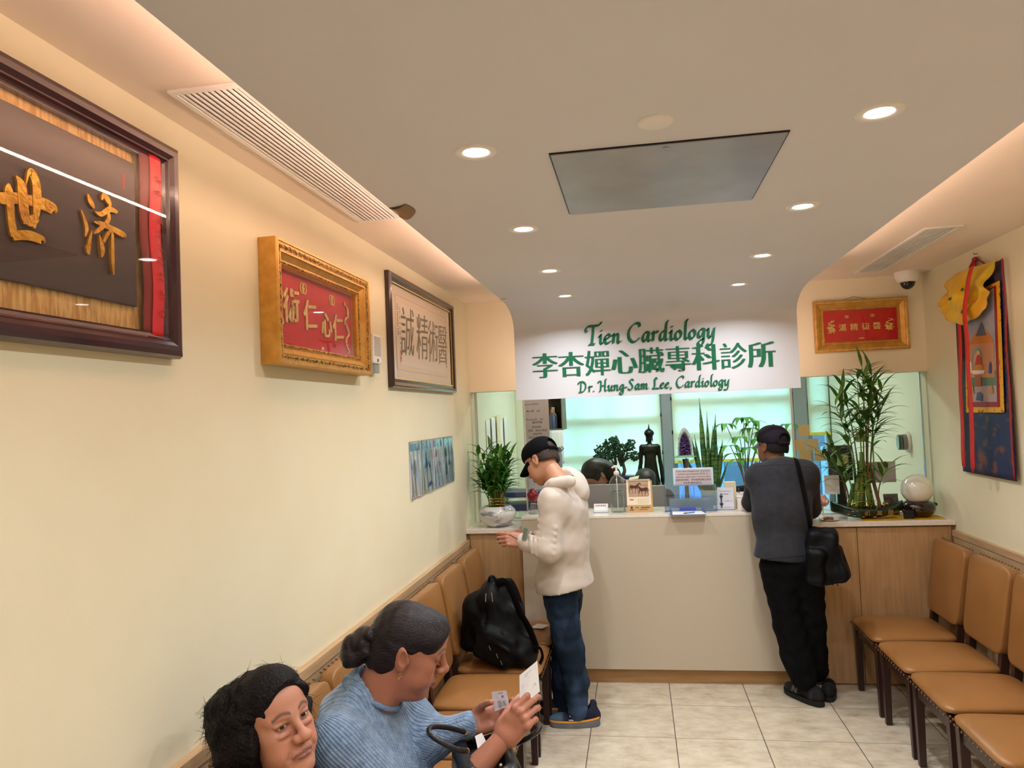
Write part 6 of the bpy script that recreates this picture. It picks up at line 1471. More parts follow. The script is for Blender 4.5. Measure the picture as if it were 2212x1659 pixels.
# sweater
def knit_mat():
    m = mat('blue_cable_knit', '8399B4', .9, rgb2='667F9E', ns=55, sheen=.3); N = m.node_tree.nodes; L = m.node_tree.links; b = N['Principled BSDF']
    tc = N.new('ShaderNodeAttribute'); tc.attribute_name = 'knit'
    sx_ = N.new('ShaderNodeSeparateXYZ'); L.new(tc.outputs['Vector'], sx_.inputs[0])
    def mth(op, a, v):
        q = N.new('ShaderNodeMath'); q.operation = op
        for i, w in enumerate((a, v)):
            if isinstance(w, (int, float)): q.inputs[i].default_value = w
            else: L.new(w, q.inputs[i])
        return q.outputs[0]
    u = mth('ABSOLUTE', mth('SINE', mth('MULTIPLY', sx_.outputs[0], PI/.0085), 0), 0); v = mth('ABSOLUTE', mth('SINE', mth('ADD', mth('MULTIPLY', sx_.outputs[1], PI/.0080), mth('MULTIPLY', mth('FLOOR', mth('DIVIDE', sx_.outputs[0],   .0085), 0), 1.2)), 0), 0)
    hgt = mth('ADD', mth('MULTIPLY', mth('POWER', u, .5), .75), mth('MULTIPLY', v, .25))
    bp = N.new('ShaderNodeBump'); bp.inputs['Strength'].default_value = .9; bp.inputs['Distance'].default_value = .004; L.new(hgt, bp.inputs['Height']); L.new(bp.outputs[0], b.inputs['Normal']); return m
m_knit = knit_mat()
def with_knit(o, fn):
    me = o.data; a = me.attributes.new('knit', 'FLOAT_VECTOR', 'POINT'); W_ = npm(wmat(o.parent)); co = np.empty(len(me.vertices)*3); me.vertices.foreach_get('co', co); P = xf(co.reshape(-1, 3), W_)
    a.data.foreach_set('vector', fn(P).astype(np.float32).ravel())
sh_r = np.array([nk2[0]-.045, nk2[1]-.155, nk2[2]-.075]); sh_l = np.array([nk2[0]-.01, nk2[1]+.175, nk2[2]-.085])
s = SDF((-1.10, 1.74, .44), (-.36, 2.62, 1.08), .007)
ch = (sh_r+sh_l)/2
s.cap(nk2+[-.02, 0, .012], ch+[-.02, 0, .02], .072, .115, k=.05); s.cap(sh_r, sh_l, .075, k=.06); s.ell(ch+[-.015, 0, -.13], (.145, .185, .16), k=.06); s.ell((-.78, 2.20, .60), (.175, .205, .14), k=.07); s.ell(ch+[.06, .02, -.17], (.10, .16, .10), k=.05)
s.cap(sh_l, P3(el_l), .075, .060, k=.05); s.cap(P3(el_l), P3(wr_l)+(P3(el_l)-P3(wr_l))*.12, .055, .040, k=.03)
s.ripple(.0035, 28, 8, 8)
s.cap(nk2+[.012, 0, .015], nk2+[.03, 0, .08], .062, .066, k=.006, op='s')
tor = put(s)
s = SDF(np.minimum(sh_r, P3(el_r))-.16, np.maximum(sh_r, P3(el_r))+.16, .007); s.ell(sh_r, (.082, .082, .082)); s.cap(sh_r, P3(el_r), .080, .064, k=.02); s.cap(P3(el_r), P3(el_r)+(P3(wr_r)-P3(el_r))*.20, .064, .058, k=.03); s.ripple(.0035, 28, 18, 8)
slv = put(s); nT = len(tor[0]); sw = pieces_obj('sweater', [tor, slv], m_knit, w2)
def kn(P):
    d = P3(el_r)-sh_r; d = d/np.linalg.norm(d); arm = (P-sh_r) @ d; far = np.linalg.norm((P-sh_r)-arm[:, None]*d, axis=1); on = np.arange(len(P)) >= nT
    ang = np.arctan2(P[:, 1]-ch[1], P[:, 0]-ch[0]+.02)*.15; e1 = np.cross(d, [0, 0, 1.0]); e1 /= np.linalg.norm(e1); e2 = np.cross(d, e1); Q = P-sh_r; r_ = .075*np.arctan2(Q @ e1, -(Q @ e2))
    return np.stack([np.where(on, r_, P[:, 1]*.8+ang*.2), np.where(on, arm, P[:, 2]+.4*P[:, 0]), P[:, 2]*0], 1)
with_knit(sw, kn)
mb = MB(); n_ = (np.array(nk2)-ch); 
col = crom([nk2+np.array([.066*math.cos(a)+.004-.02*(math.cos(a) < 0), .070*math.sin(a), .012-.030*math.cos(a)-.020*max(0, math.cos(a))]) for a in [k*PI/8 for k in range(16)]], 4, True)
mb.tube(col+[col[0]], .0085, 8); mb.obj('collar', mat('grey_blue_rib', '6E86A4', .9, bump=.6, bs=200, bst=(1, 1, 1)), w2, smooth=180, world=True)
seated_legs(w2, -.76, 2.20, .565, -.36, mat('dark_denim', '1C2A3E', .85, rgb2='28405A', ns=18, spec=.12), .105, .095)
for q in (-1, 1): shoe_simple(w2, -.28, 2.20+q*.125, m_bshoe)
# what she holds
def sheet(name, px, Z, m, label, cat, th=.0007, parent=None):
    P = [PD(u, v, z) for (u, v), z in zip(px, Z)]; n = -( (P[1]-P[0]).cross(P[3]-P[0]) ).normalized(); c = sum(P, Vector())/4
    mb = MB().add([tuple(p-c) for p in P]+[tuple(p-c+n*th) for p in P], [[0,1,2,3],[7,6,5,4],[0,4,5,1],[1,5,6,2],[2,6,7,3],[3,7,4,0]])
    if parent is not None:
        mb.T = Matrix.Identity(4); mb.v = [tuple(Vector(v)+c-parent.location) for v in mb.v]; return mb.obj(name, m, parent, smooth=0), P, n
    o = mb.obj(name, m, smooth=0); o.location = c; return tag(o, label, cat), P, n
pap = thing('folded_paper', 'folded white printed paper held up by the woman in the blue sweater', 'paper', PD(1130, 1510, 2.125))
up_px = [(1123, 1529), (1166, 1494), (1160.5, 1427), (1122, 1459)]; up_Z = [2.09, 2.08, 2.10, 2.12]
_, Pu, nu = sheet('upper_leaf', up_px, up_Z, m_paper, '', '', .0006, pap)
lo_px = [(1068, 1582), (1080, 1592), (1124, 1530), (1101, 1526)]; lo_Z = [2.095, 2.09, 2.09, 2.12]
_, Pl, nl = sheet('lower_leaf', lo_px, lo_Z, m_paper, '', '', .0006, pap)
mb = MB(); rd = random.Random(31)
def onP(P, u, v, d): q = P[0]*(1-u)*(1-v)+P[1]*u*(1-v)+P[2]*u*v+P[3]*(1-u)*v; return q-dF*d-pap.location
for (v0, u0, u1) in [(.86, .3, .9), (.80, .3, .9), (.60, .15, .45), (.55, .15, .5), (.50, .15, .4), (.45, .15, .45), (.36, .2, .8), (.32, .2, .85), (.28, .2, .7), (.20, .3, .5)]:
    u = u0
    while u < u1: w = rd.uniform(.03, .09); mb.add([onP(Pu, u, v0, .0012), onP(Pu, u+w*.8, v0, .0012), onP(Pu, u+w*.8, v0+.02, .0012), onP(Pu, u, v0+.02, .0012)], [[0, 1, 2, 3]]); u += w
for v0 in (.45, .55, .65, .75): mb.add([onP(Pl, .25, v0, .0012), onP(Pl, .75, v0, .0012), onP(Pl, .75, v0+.03, .0012), onP(Pl, .25, v0+.03, .0012)], [[0, 1, 2, 3]])
mb.obj('printing', mat('faint_print', 'A9ACC4', .8), pap, smooth=0)
crd = thing('identity_card', 'pale grey plastic card with fine print in her far hand', 'card', PD(1081, 1512, 2.16))
_, Pc, nc = sheet('card', [(1068.5, 1537), (1100.5, 1525), (1093.5, 1491), (1061.5, 1494.5)], [2.155, 2.15, 2.165, 2.17], mat('grey_card', 'B4AEB6', .25, rgb2='C4BCC2', ns=60), '', '', .0008, crd)
mb = MB()
def onC(u, v): q = Pc[0]*(1-u)*(1-v)+Pc[1]*u*(1-v)+Pc[2]*u*v+Pc[3]*(1-u)*v; return q-dF*.0014-crd.location
for v0, u0, u1 in [(.12, .3, .55), (.2, .3, .55), (.28, .3, .55), (.36, .3, .55), (.44, .3, .52), (.14, .62, .82), (.22, .62, .82), (.3, .62, .8), (.38, .62, .8), (.88, .42, .74)]: mb.add([onC(u0, v0), onC(u1, v0), onC(u1, v0+.035), onC(u0, v0+.035)], [[0, 1, 2, 3]])
mb.add([onC(.68+.08*math.cos(a*.52), .68+.07*math.sin(a*.52)) for a in range(12)], [list(range(12))])
mb.obj('printing', mat('card_print', '6A6670', .7), crd, smooth=0)
# handbag on her lap
bag = thing('handbag', 'black handbag with two rolled handles on the lap of the woman in blue', 'handbag', PD(1050, 1668, 2.10))
c = Vector(bag.location); s = SDF(P3(c)-[.16, .16, .13], P3(c)+[.16, .16, .13], .0055); Rb = Rz(0, 0, .35)
s.box(P3(c)+[0, 0, -.02], (.085, .125, .085), Rb, rad=.035); s.box(P3(c)+[0, 0, .055], (.040, .105, .05), Rb, rad=.02, op='s', k=.01); s.ripple(.002, 40, 2)
m_bag = mat('black_grained_leather', '101014', .3, bump=.25, bs=250, coat=.15); pieces_obj('shell', [put(s)], m_bag, bag)
mb = MB(); hp_ = crom([PD(u, v, z) for u, v, z in ((1010, 1622, 2.02), (985, 1618, 1.99), (948, 1600, 1.98), (927, 1583, 2.0), (934, 1570, 2.04), (970, 1572, 2.09), (1005, 1582, 2.13))], 5)
mb.tube(hp_, [.0055]+[.0072]*(len(hp_)-2)+[.0055], 10); mb.obj('handle', m_bag, bag, smooth=180, world=True)
mb = MB(); hp_ = crom([PD(u, v, z) for u, v, z in ((1092, 1612, 2.13), (1125, 1602, 2.10), (1158, 1583, 2.09), (1166, 1568, 2.12), (1155, 1561, 2.17), (1120, 1568, 2.22), (1095, 1580, 2.24))], 5)
mb.tube(hp_, [.0055]+[.0072]*(len(hp_)-2)+[.0055], 10); mb.obj('handle', m_bag, bag, smooth=180, world=True)
mb = MB()
for u, v, z in ((1010, 1622, 2.02), (1006, 1584, 2.13), (1082, 1655, 2.02)): p = PD(u, v, z); mb.ell(p, (.006, .006, .008), 10, 8)
mb.obj('metal_fitting', mat('pale_gold_metal', 'D8C8A0', .2, .95), bag, smooth=180, world=True)
tag(sheet('appointment_card', [(1032, 1618), (1052, 1606), (1041, 1583), (1026, 1590)], [2.11, 2.11, 2.13, 2.13], m_paper, '', '')[0], 'small white slip sticking out of the black handbag', 'paper')
# ======================= the man in the white hooded jacket
H3 = scaled([-0.5365, 4.2727, 1.4965], [[-0.7494, -0.534, -0.3915], [0.3567, -0.8237, 0.4407], [-0.5578, 0.1906, 0.8078]], 1.035)
m1 = thing('person', 'man in a black cap, off-white hooded jacket and jeans, standing with banknotes in hand', 'person', (-.44, 4.43, 0))
def J(u, v, Y): return P3(PY(u, v, Y))
sk3 = L3('B88466')
s = head_sdf(.0034, full=.98); V, F = s.mesh(); cc = head_col(V, sk3, L3('96605A'), L3('1A1412'), None, .004)
wl = PY(1128, 1168, 4.20)
hl = hand_pieces(vm(wl, (-.96, .12, .15), (.05, .35, .90)), [(.6, .7, .5), (.7, .8, .5), (.8, .8, .5), (.9, .8, .5)], thumb=(.5, .4, .3), tz=.5, ty=.6, sc=1.02, mirror=True, skin=L3('B07A64'), nail=L3('D8A898'), vox=.0034)
wr = PY(1150, 1160, 4.52)
hr = hand_pieces(vm(wr, (-.97, .10, -.10), (-.05, .5, -.85)), [(.6, .7, .5)]*4, thumb=(.5, .4, .3), tz=.5, ty=.6, sc=1.02, skin=L3('B07A64'), nail=L3('D8A898'), vox=.0034)
pieces_obj('body', [(xf(V, npm(H3)), F, cc)]+hl+hr, m_skin, m1, links=[(1, [tfm(H3, (-.05, 0, -.188)), J(1196, 1083, 4.245), J(1186, 1188, 4.19), P3(wl)+(J(1186, 1188, 4.19)-P3(wl))*.45], None), (2, [tfm(H3, (-.05, 0, -.188)), J(1232, 1082, 4.62), J(1246, 1180, 4.66), P3(wr)+(J(1246, 1180, 4.66)-P3(wr))*.45], None)])
for q in (-1, 1):
    V, F, cc = eye_piece(q, (1, 0, -.3)); pieces_obj('eye', [(xf(V, npm(H3)), F, cc)], m_eye, m1)
m_fade = mat('short_dark_hair', '2A1E1A', .8, rgb2='3C2C24', ns=120, bump=.4, bs=300)
def short_hair(H, par, m, zl=-.062):
    s = SDF((-.13, -.11, -.12), (.12, .11, .14), .0035); s.ell((-.013, 0, .035), (.0955, .0765, .086)); s.ell((-.045, 0, -.02), (.056, .070, .06), k=.03)
    s.ell((.125, 0, -.03), (.085, .085, .115), k=.008, op='s')
    for q in (-1, 1): s.ell((.03, q*.085, -.055), (.075, .03, .052), k=.008, op='s'); s.ell((-.010, q*.086, -.012), (.022, .022, .036), k=.005, op='s')
    s.ell((0, 0, -.125), (.12, .10, .125+zl+.06), k=.015, op='s'); pieces_obj('hair', [put(s, H)], m, par)
short_hair(H3, m1, m_fade)
def cap_on(H, par, mcrown, mbrim, tilt=0.0, hole=True, brim_l=.085):
    root = MB()
    s = SDF((-.14, -.12, -.03), (.13, .12, .16), .0038); s.ell((-.010, 0, .050), (.110, .090, .088), k=.01); s.ell((.030, 0, .062), (.068, .074, .066), k=.03)
    s.ell((-.010, 0, .040), (.101, .0815, .080), k=.004, op='s'); s.plane((-.01, 0, .020), (.10+tilt, 0, -1))
    if hole: s.ell((-.118, 0, .045), (.035, .040, .034), k=.004, op='s')
    o = pieces_obj('cap', [put(s, H)], mcrown, par)
    mb = MB(); mb.T = H; 
    def br(u, v):
        a = (u-.5)*2.1; r0 = .094; x = -.006+r0*math.cos(a)*1.05; y = .084*math.sin(a)*1.02; L_ = brim_l*(1-(abs(2*u-1))**2.6); return (x+L_*v, y*(1-.12*v), .030+.10*(x)*0-.014*v-.016*(2*u-1)**2-.012*v*v)
    mb.slabgrid(br, 24, 8, .0035); b = mb.obj('brim', mbrim, o, smooth=180, world=True)
    mb = MB(); mb.T = H; mb.ell((-.008, 0, .139), (.007, .007, .004), 10, 6)
    if hole: mb.tube([(-.010-.106*math.cos(a), .088*math.sin(a), .018-.2*0) for a in [k*.12-.48 for k in range(9)]], .011, 6, flat=.25, up=(1, 0, 0))
    mb.obj('strap', mcrown, o, smooth=180, world=True)
    return o
m_cap = mat('black_cotton', '0B0B0E', .85, bump=.15, bs=400, spec=.12); cap_on(H3, m1, m_cap, m_cap, .12, True, .080)
# glasses
mb = MB(); mb.T = H3; fr_ = mat('black_spectacle_frame', '0A0A0B', .25)
for q in (-1, 1):
    mb.tube(crom([(.098-.12*max(0, abs(y)-.02), q*y, z) for y, z in ((.010, .010), (.014, -.014), (.032, -.020), (.050, -.012), (.052, .010), (.032, .014))], 4, True), .0016, 5); mb.tube([(.092, q*.053, .008), (.05, q*.074, .008), (-.01, q*.080, .004)], .0017, 5)
mb.tube([(.098, -.010, .008), (.102, 0, .010), (.098, .010, .008)], .0015, 5); mb.obj('glasses', fr_, m1, smooth=180, world=True)
nk3 = tfm(H3, (-.055, 0, -.175))
# jacket
m_hood = mat('off_white_jersey', 'CBBFB4', .9, rgb2='C3B6AA', ns=10, bump=.08, bs=300, sheen=.2)
def jacket1():
    s = SDF((-.86, 4.02, .54), (-.08, 4.84, 1.62), .0075); g = J
    s.ell(g(1219, 1262, 4.43), (.170, .210, .22), k=.06); s.ell(g(1219, 1165, 4.43), (.148, .215, .20), k=.08); s.ell(g(1220, 1100, 4.43), (.142, .215, .16), k=.08)
    L_, R_ = g(1196, 1083, 4.245), g(1232, 1082, 4.62); s.cap(L_, R_, .078, k=.06); s.cap(nk3, (L_+R_)/2, .075, .11, k=.05)
    e = g(1186, 1188, 4.19); w = P3(wl); s.cap(L_, e, .078, .068, k=.035); s.cap(e, w+(e-w)*.12, .066, .047, k=.03); s.cap(w+(e-w)*.14, w+(e-w)*.10, .050, k=.006)
    e2 = g(1246, 1180, 4.66); w2_ = P3(wr); s.cap(R_, e2, .078, .066, k=.04); s.cap(e2, w2_+(e2-w2_)*.15, .064, .048, k=.03)
    s.ripple(.0045, 26, 5, 9, (1, 1, .7)); s.ripple(.0016, 80, 15, 8)
    # folds round the bent elbow
    for k in range(5):
        c = L_+(e-L_)*(.45+.13*k); s.cap(c+np.array([-.07, -.02, .02]), c+np.array([.03, -.065, -.02]), .007, k=.016)
        c = e+(w-e)*(.10+.16*k); s.cap(c+np.array([.01, -.05, .055]), c+np.array([.02, -.05, -.05]), .006, k=.014)
    s.plane(g(1221, 1266, 4.43), (.16, 0, -1)); s.cap(nk3+[-.01, 0, .03], nk3+[.02, 0, .12], .060, .075, k=.01, op='s')
    pieces_obj('jacket', [put(s)], m_hood, m1)
    # hood lying on the back
    s = SDF((-.62, 4.15, 1.10), (-.12, 4.72, 1.62), .006); c = g(1238, 1042, 4.43)
    s.ell(c+[0, 0, .0], (.105, .145, .068), Rz(0, .85, 0), k=.03); s.ell(g(1250, 1072, 4.40), (.05, .08, .055), Rz(0, .9, 0), k=.04); s.cap(nk3+[-.035, -.085, .0], nk3+[.06, -.105, .01], .032, k=.04); s.cap(nk3+[-.035, .085, .0], nk3+[.06, .105, .01], .032, k=.04); s.cap(nk3+[-.06, -.06, -.02], nk3+[-.075, 0, -.04], .028, k=.03)
    s.ell(g(1256, 1062, 4.43), (.045, .09, .035), Rz(0, .9, 0), k=.03)
    s.cap(nk3+[-.01, 0, .0], nk3+[.0, 0, .12], .064, .075, k=.012, op='s'); s.ripple(.0035, 38, 6, 8); pieces_obj('hood', [put(s)], m_hood, m1)
    mb = MB(); mb.tube(crom([nk3+np.array([.066*math.cos(a), .068*math.sin(a), .010+.020*math.cos(a)]) for a in [k*PI/6 for k in range(12)]], 4, True), .011, 8, flat=.6); mb.obj('shirt_collar', m_cap, m1, smooth=180, world=True)
    # hem band and seam
    return
jacket1()
m_jean = mat('blue_denim', '1A2635', .85, rgb2='44597A', ns=4.5, st=(1, 1, .8), nd=6, lo=.44, hi=.70, bump=.15, bs=350, spec=.12)
def trousers(par, m, legs, hips, seed=1, fold=.003, vox=.0075):
    P = np.array([p for l in legs for p, r in l]+[h[0] for h in hips]); s = SDF(P.min(0)-.20, P.max(0)+.16, vox)
    for c, r in hips: s.ell(c, r, k=.05)
    for l in legs:
        for (a, ra), (b, rb) in zip(l[:-1], l[1:]): s.cap(a, b, ra, rb, k=.03)
    s.ripple(fold, 42, seed, 9, (1, 1, 1.6))
    for l in legs:
        a, b = l[-2][0], l[-1][0]
        for k in range(4): c = a+(b-a)*(.55+.13*k); r = l[-1][1]; s.cap(c+np.array([-r*.8, -r*.5, .008*(-1)**k]), c+np.array([r*.8, -r*.5, -.008*(-1)**k]), .006, k=.018)
    zb = min(l[-1][0][2] for l in legs); pieces_obj('trousers', [put(s)], m, par)
trousers(m1, m_jean, [[(J(1209, 1290, 4.34), .096), (J(1231, 1400, 4.33), .078), (J(1244, 1475, 4.33), .069), (J(1248, 1535, 4.325), .058)],
                      [(J(1222, 1285, 4.52), .100), (J(1216, 1400, 4.52), .074), (J(1216, 1470, 4.52), .064), (J(1218, 1528, 4.52), .056)]], [(J(1215, 1266, 4.43), (.108, .165, .10))], 4)
# running shoes
def runner(par, M, cols, n='shoe'):
    s = SDF((-.15, -.07, -.01), (.19, .07, .16), .0045); s.ell((.07, 0, .036), (.095, .043, .036), k=.01); s.ell((-.06, 0, .055), (.070, .036, .060), k=.04); s.cap((-.07, 0, .08), (-.088, 0, .12), .030, .022, k=.02); s.cap((-.045, 0, .11), (-.03, 0, .17), .030, k=.01, op='s'); s.plane((0, 0, .034), (0, 0, -1))
    V, F = s.mesh(); mx = np.clip((V[:, 0]-.085)/.02+.5, 0, 1)[:, None]; cc = L3('151D36')*(1-mx)+L3('4A606E')*mx; o = pieces_obj(n, [(xf(V, npm(M)), F, cc)], mat('shoe_upper', '151D36', .8, attr='col', bump=.3, bs=300), par)
    mb = MB(); mb.T = M
    def so(u, z, w): a = 2*PI*u; c, q = math.cos(a), math.sin(a); return (.018+.142*math.copysign(abs(c)**.8, c), (.046 if c < 0 else .048)*math.copysign(abs(q)**.75, q)*w, z)
    def lift(x): return .012*max(0, (x-.11)/.05)**2+.010*max(0, (-.10-x)/.03)**2
    def sole(u, v): p = so(u, 0, 1); return (p[0], p[1]*(1-.06*abs(v-.5)), lift(p[0])*(1-v)+v*(.030+.014*max(0, -(p[0])/.12)))
    mb.grid(sole, 40, 6, True); n0 = len(mb.v)-0
    mb.add([M.inverted() @ Vector(mb.v[i*7]) for i in range(40)], [list(range(40))]); mb.add([M.inverted() @ Vector(mb.v[i*7+6]) for i in range(40)], [list(range(40))])
    mb.obj('sole', mat('grey_sole', '343844', .6, rgb2='77787C', ns=3), o, smooth=40, world=True)
    mb = MB(); mb.T = M
    def stp(u, v): p = so(u, 0, 1.02); z0 = .031+.014*max(0, -(p[0])/.12); return (p[0]*1.012, p[1], z0+.011*v-.001)
    mb.grid(stp, 40, 2, True); mb.obj('stripe', mat('orange_stripe', 'F2803C', .5, rgb2='EBA83A', ns=2), o, smooth=180, world=True)
    return o
M_ = Matrix.Translation((-.405, 4.34, .001)) @ Matrix.Rotation(PI+.10, 4, 'Z'); sh = runner(m1, M_, None)
mb = MB(); mb.T = M_    # white S-shaped mark on the outer side
for i, st in enumerate(([(.052, .078, .003), (.030, .082, .007), (.012, .078, .007), (.018, .069, .007), (.034, .064, .007)], [(.034, .064, .007), (.044, .058, .007), (.030, .052, .007), (.004, .052, .003)])): ribbon(mb, [(-(x-.028)+.028, z, w) for x, z, w in st], lambda x, y, d: (x, .0435+.1*max(0, .07-y)*.12+d, y-.006), .002)
mb.obj('mark', mat('white_mark', 'F0F0EC', .4), sh, smooth=0, world=True)
runner(m1, Matrix.Translation((-.50, 4.52, .001)) @ Matrix.Rotation(PI-.05, 4, 'Z'), None)
# banknotes
bn = thing('banknotes', 'small fan of folded banknotes in the hand of the man in white', 'banknotes', PY(1136, 1150, 4.23))
for k in range(3):
    a = PD(1131+2*k, 1166, 4.16+.004*k); b = PD(1136+5*k, 1141+3*k, 4.17+.004*k); d = (b-a).normalized().cross(_f).normalized()*.011
    mb = MB(); mb.add([a-d, a+d, b+d, b-d, a-d+_f*.0008, a+d+_f*.0008, b+d+_f*.0008, b-d+_f*.0008], [[0,1,2,3],[7,6,5,4],[0,4,5,1],[1,5,6,2],[2,6,7,3],[3,7,4,0]]); mb.obj('note', mat('note_green_%d' % k, ['5E6A5C', '848A7A', 'B4ACA0'][k], .7), bn, smooth=0, world=True)
tag(MB().tube([PD(1101, 1155, 4.11), PD(1117, 1164, 4.13)], .008, 8, flat=.35, up=(0, 0, 1)).obj('folded_wallet', mat('brown_wallet', '6A5446', .5), smooth=40), 'small folded brown wallet between the fingers of the man in white', 'wallet')
# ======================= the man leaning on the counter
H4 = scaled([0.8187, 4.93, 1.4924], [[-0.5156, -0.8553, 0.0517], [0.8546, -0.509, 0.1032], [-0.0619, 0.0974, 0.9933]], 1.0)
H4 = Matrix.Translation(PD(1669, 955, 4.90)-Vector((.0, .0, .03))) @ Matrix(((-0.5156*1.02, -0.8553*1.02, 0.0517*1.02, 0), (0.8546*1.02, -0.509*1.02, 0.1032*1.02, 0), (-0.0619*1.02, 0.0974*1.02, 0.9933*1.02, 0), (0, 0, 0, 1)))
m2 = thing('person', 'man in a dark cap and charcoal fleece jacket leaning on the counter, seen from behind', 'person', (.92, 4.78, 0))
sk4 = L3('7A4E38'); s = head_sdf(.0036, full=.98); V, F = s.mesh(); cc = head_col(V, sk4, L3('6E4640'), L3('16110F'), None, .004)
wl4, wr4 = PY(1690, 1098, 5.16), PY(1712, 1098, 5.17)
hl = hand_pieces(Matrix.Translation(wl4+Vector((0, 0, .01))) @ Matrix.Rotation(.5, 4, 'Z'), [(.3, .4, .3)]*4, skin=sk4, vox=.004, mirror=True); hr = hand_pieces(Matrix.Translation(wr4+Vector((-.01, .06, .02))) @ Matrix.Rotation(PI-.4, 4, 'Z'), [(.3, .4, .3)]*4, skin=sk4, vox=.004)
pieces_obj('body', [(xf(V, npm(H4)), F, cc)]+hl+hr, m_skin, m2, links=[(1, [tfm(H4, (-.05, 0, -.188)), J(1640, 1030, 4.86), J(1624, 1092, 5.06), P3(wl4)+[-.08, -.04, .01]], None), (2, [tfm(H4, (-.05, 0, -.188)), J(1738, 1026, 4.83), J(1752, 1098, 5.02), P3(wr4)+[.07, .04, .02]], None)])
short_hair(H4, m2, mat('cropped_black_hair', '0E0B0A', .85, bump=.4, bs=300))
cap_on(H4, m2, mat('charcoal_cap', '1E1C26', .85, rgb2='2A2430', ns=12, bump=.15, bs=400, spec=.12), mat('grey_brim', '6E6E74', .8), .04, True, .075)
for q in (-1, 1):
    V, F, cc = eye_piece(q, (1, 0, -.1)); pieces_obj('eye', [(xf(V, npm(H4)), F, cc)], m_eye, m2)
nk4 = tfm(H4, (-.052, 0, -.138))
m_flc = mat('charcoal_fleece', '2B2B2F', .95, rgb2='313136', ns=30, bump=.10, bs=480, sheen=.08, spec=.1)
def jacket2():
    s = SDF((.50, 4.42, .56), (1.26, 5.30, 1.62), .0075); g = J
    s.ell(g(1690, 1212, 4.71), (.168, .135, .19), k=.06); s.ell(g(1690, 1120, 4.77), (.175, .135, .20), k=.08); s.ell(g(1687, 1060, 4.83), (.185, .125, .17), k=.08)
    L_, R_ = g(1640, 1030, 4.86), g(1738, 1026, 4.83); s.cap(L_, R_, .080, k=.06); s.cap(nk4+[0, -.01, .0], (L_+R_)/2+[0, -.01, 0], .075, .11, k=.05)
    e = g(1624, 1092, 5.06); e[2] = max(e[2], 1.083+.058); s.cap(L_, e, .076, .062, k=.035); s.cap(e, P3(wl4)+[0, 0, .01], .060, .045, k=.03)
    e2 = g(1752, 1098, 5.02); s.cap(R_, e2, .078, .064, k=.04); s.cap(e2, P3(wr4)+[.03, .05, .02], .058, .045, k=.03)
    s.ripple(.0042, 24, 12, 9, (1, 1, .6)); s.ripple(.0014, 80, 13, 8)
    s.plane(g(1690, 1213, 4.60), (-.08, 0, -1)); s.cap(nk4+[0, .0, .035], nk4+[.0, .02, .12], .062, .075, k=.01, op='s')
    pieces_obj('jacket', [put(s)], m_flc, m2)
    mb = MB(); cl_ = crom([nk4+np.array([.074*math.cos(a), .072*math.sin(a), .050+.010*math.sin(a)]) for a in [k*PI/6 for k in range(12)]], 4, True); mb.tube(cl_+[cl_[0]], .024, 8, flat=.55, up=(0, 0, 1)); mb.tube([p+Vector((0, 0, -.024)) for p in cl_+[cl_[0]]], .024, 8, flat=.6, up=(0, 0, 1)); mb.obj('collar', m_flc, m2, smooth=180, world=True)
    o = [x for x in m2.children if x.name.startswith('jacket')][0]; dg = bpy.context.evaluated_depsgraph_get()
    # yoke seam: a thin piping laid on the surface
    from mathutils.bvhtree import BVHTree
    me = o.data; W_ = wmat(o); bv = BVHTree.FromPolygons([W_ @ v.co for v in me.vertices], [list(p.vertices) for p in me.polygons])
    def lay(px, rad, name, m, par=m2, Y0=4.2, off=.0):
        P = []
        for u, v in px:
            r = _ray(u, v).normalized(); h_ = bv.ray_cast(CAMP, r)
            if h_[0] is not None: P.append(h_[0]-r*off)
        if len(P) > 2: mb = MB(); mb.tube(P, rad, 6); mb.obj(name, m, par, smooth=180, world=True)
    yk = [(1616+4*i, 1010-6*math.sin(PI*min(1, i/36))+(6 if i < 4 else 0)) for i in range(37)]; lay(yk, .0022, 'yoke_seam', mat('dark_seam', '232327', .9)); lay([(1636+3*i, 1208-.25*i) for i in range(34)], .0024, 'hem_seam', mat('dark_seam', ''))
    return bv
bv2 = jacket2()
m_blk = mat('black_cotton_twill', '0C0C0E', .9, rgb2='131316', ns=14, bump=.15, bs=300, spec=.1)
trousers(m2, m_blk, [[(J(1682, 1225, 4.72), .112), (J(1704, 1350, 4.76), .090), (J(1722, 1420, 4.75), .086), (J(1735, 1462, 4.74), .078)],
                     [(J(1738, 1225, 4.72), .105), (J(1752, 1350, 4.82), .086), (J(1757, 1410, 4.85), .076), (J(1764, 1448, 4.87), .068)]], [(J(1708, 1212, 4.72), (.160, .130, .11))], 9, .0035)
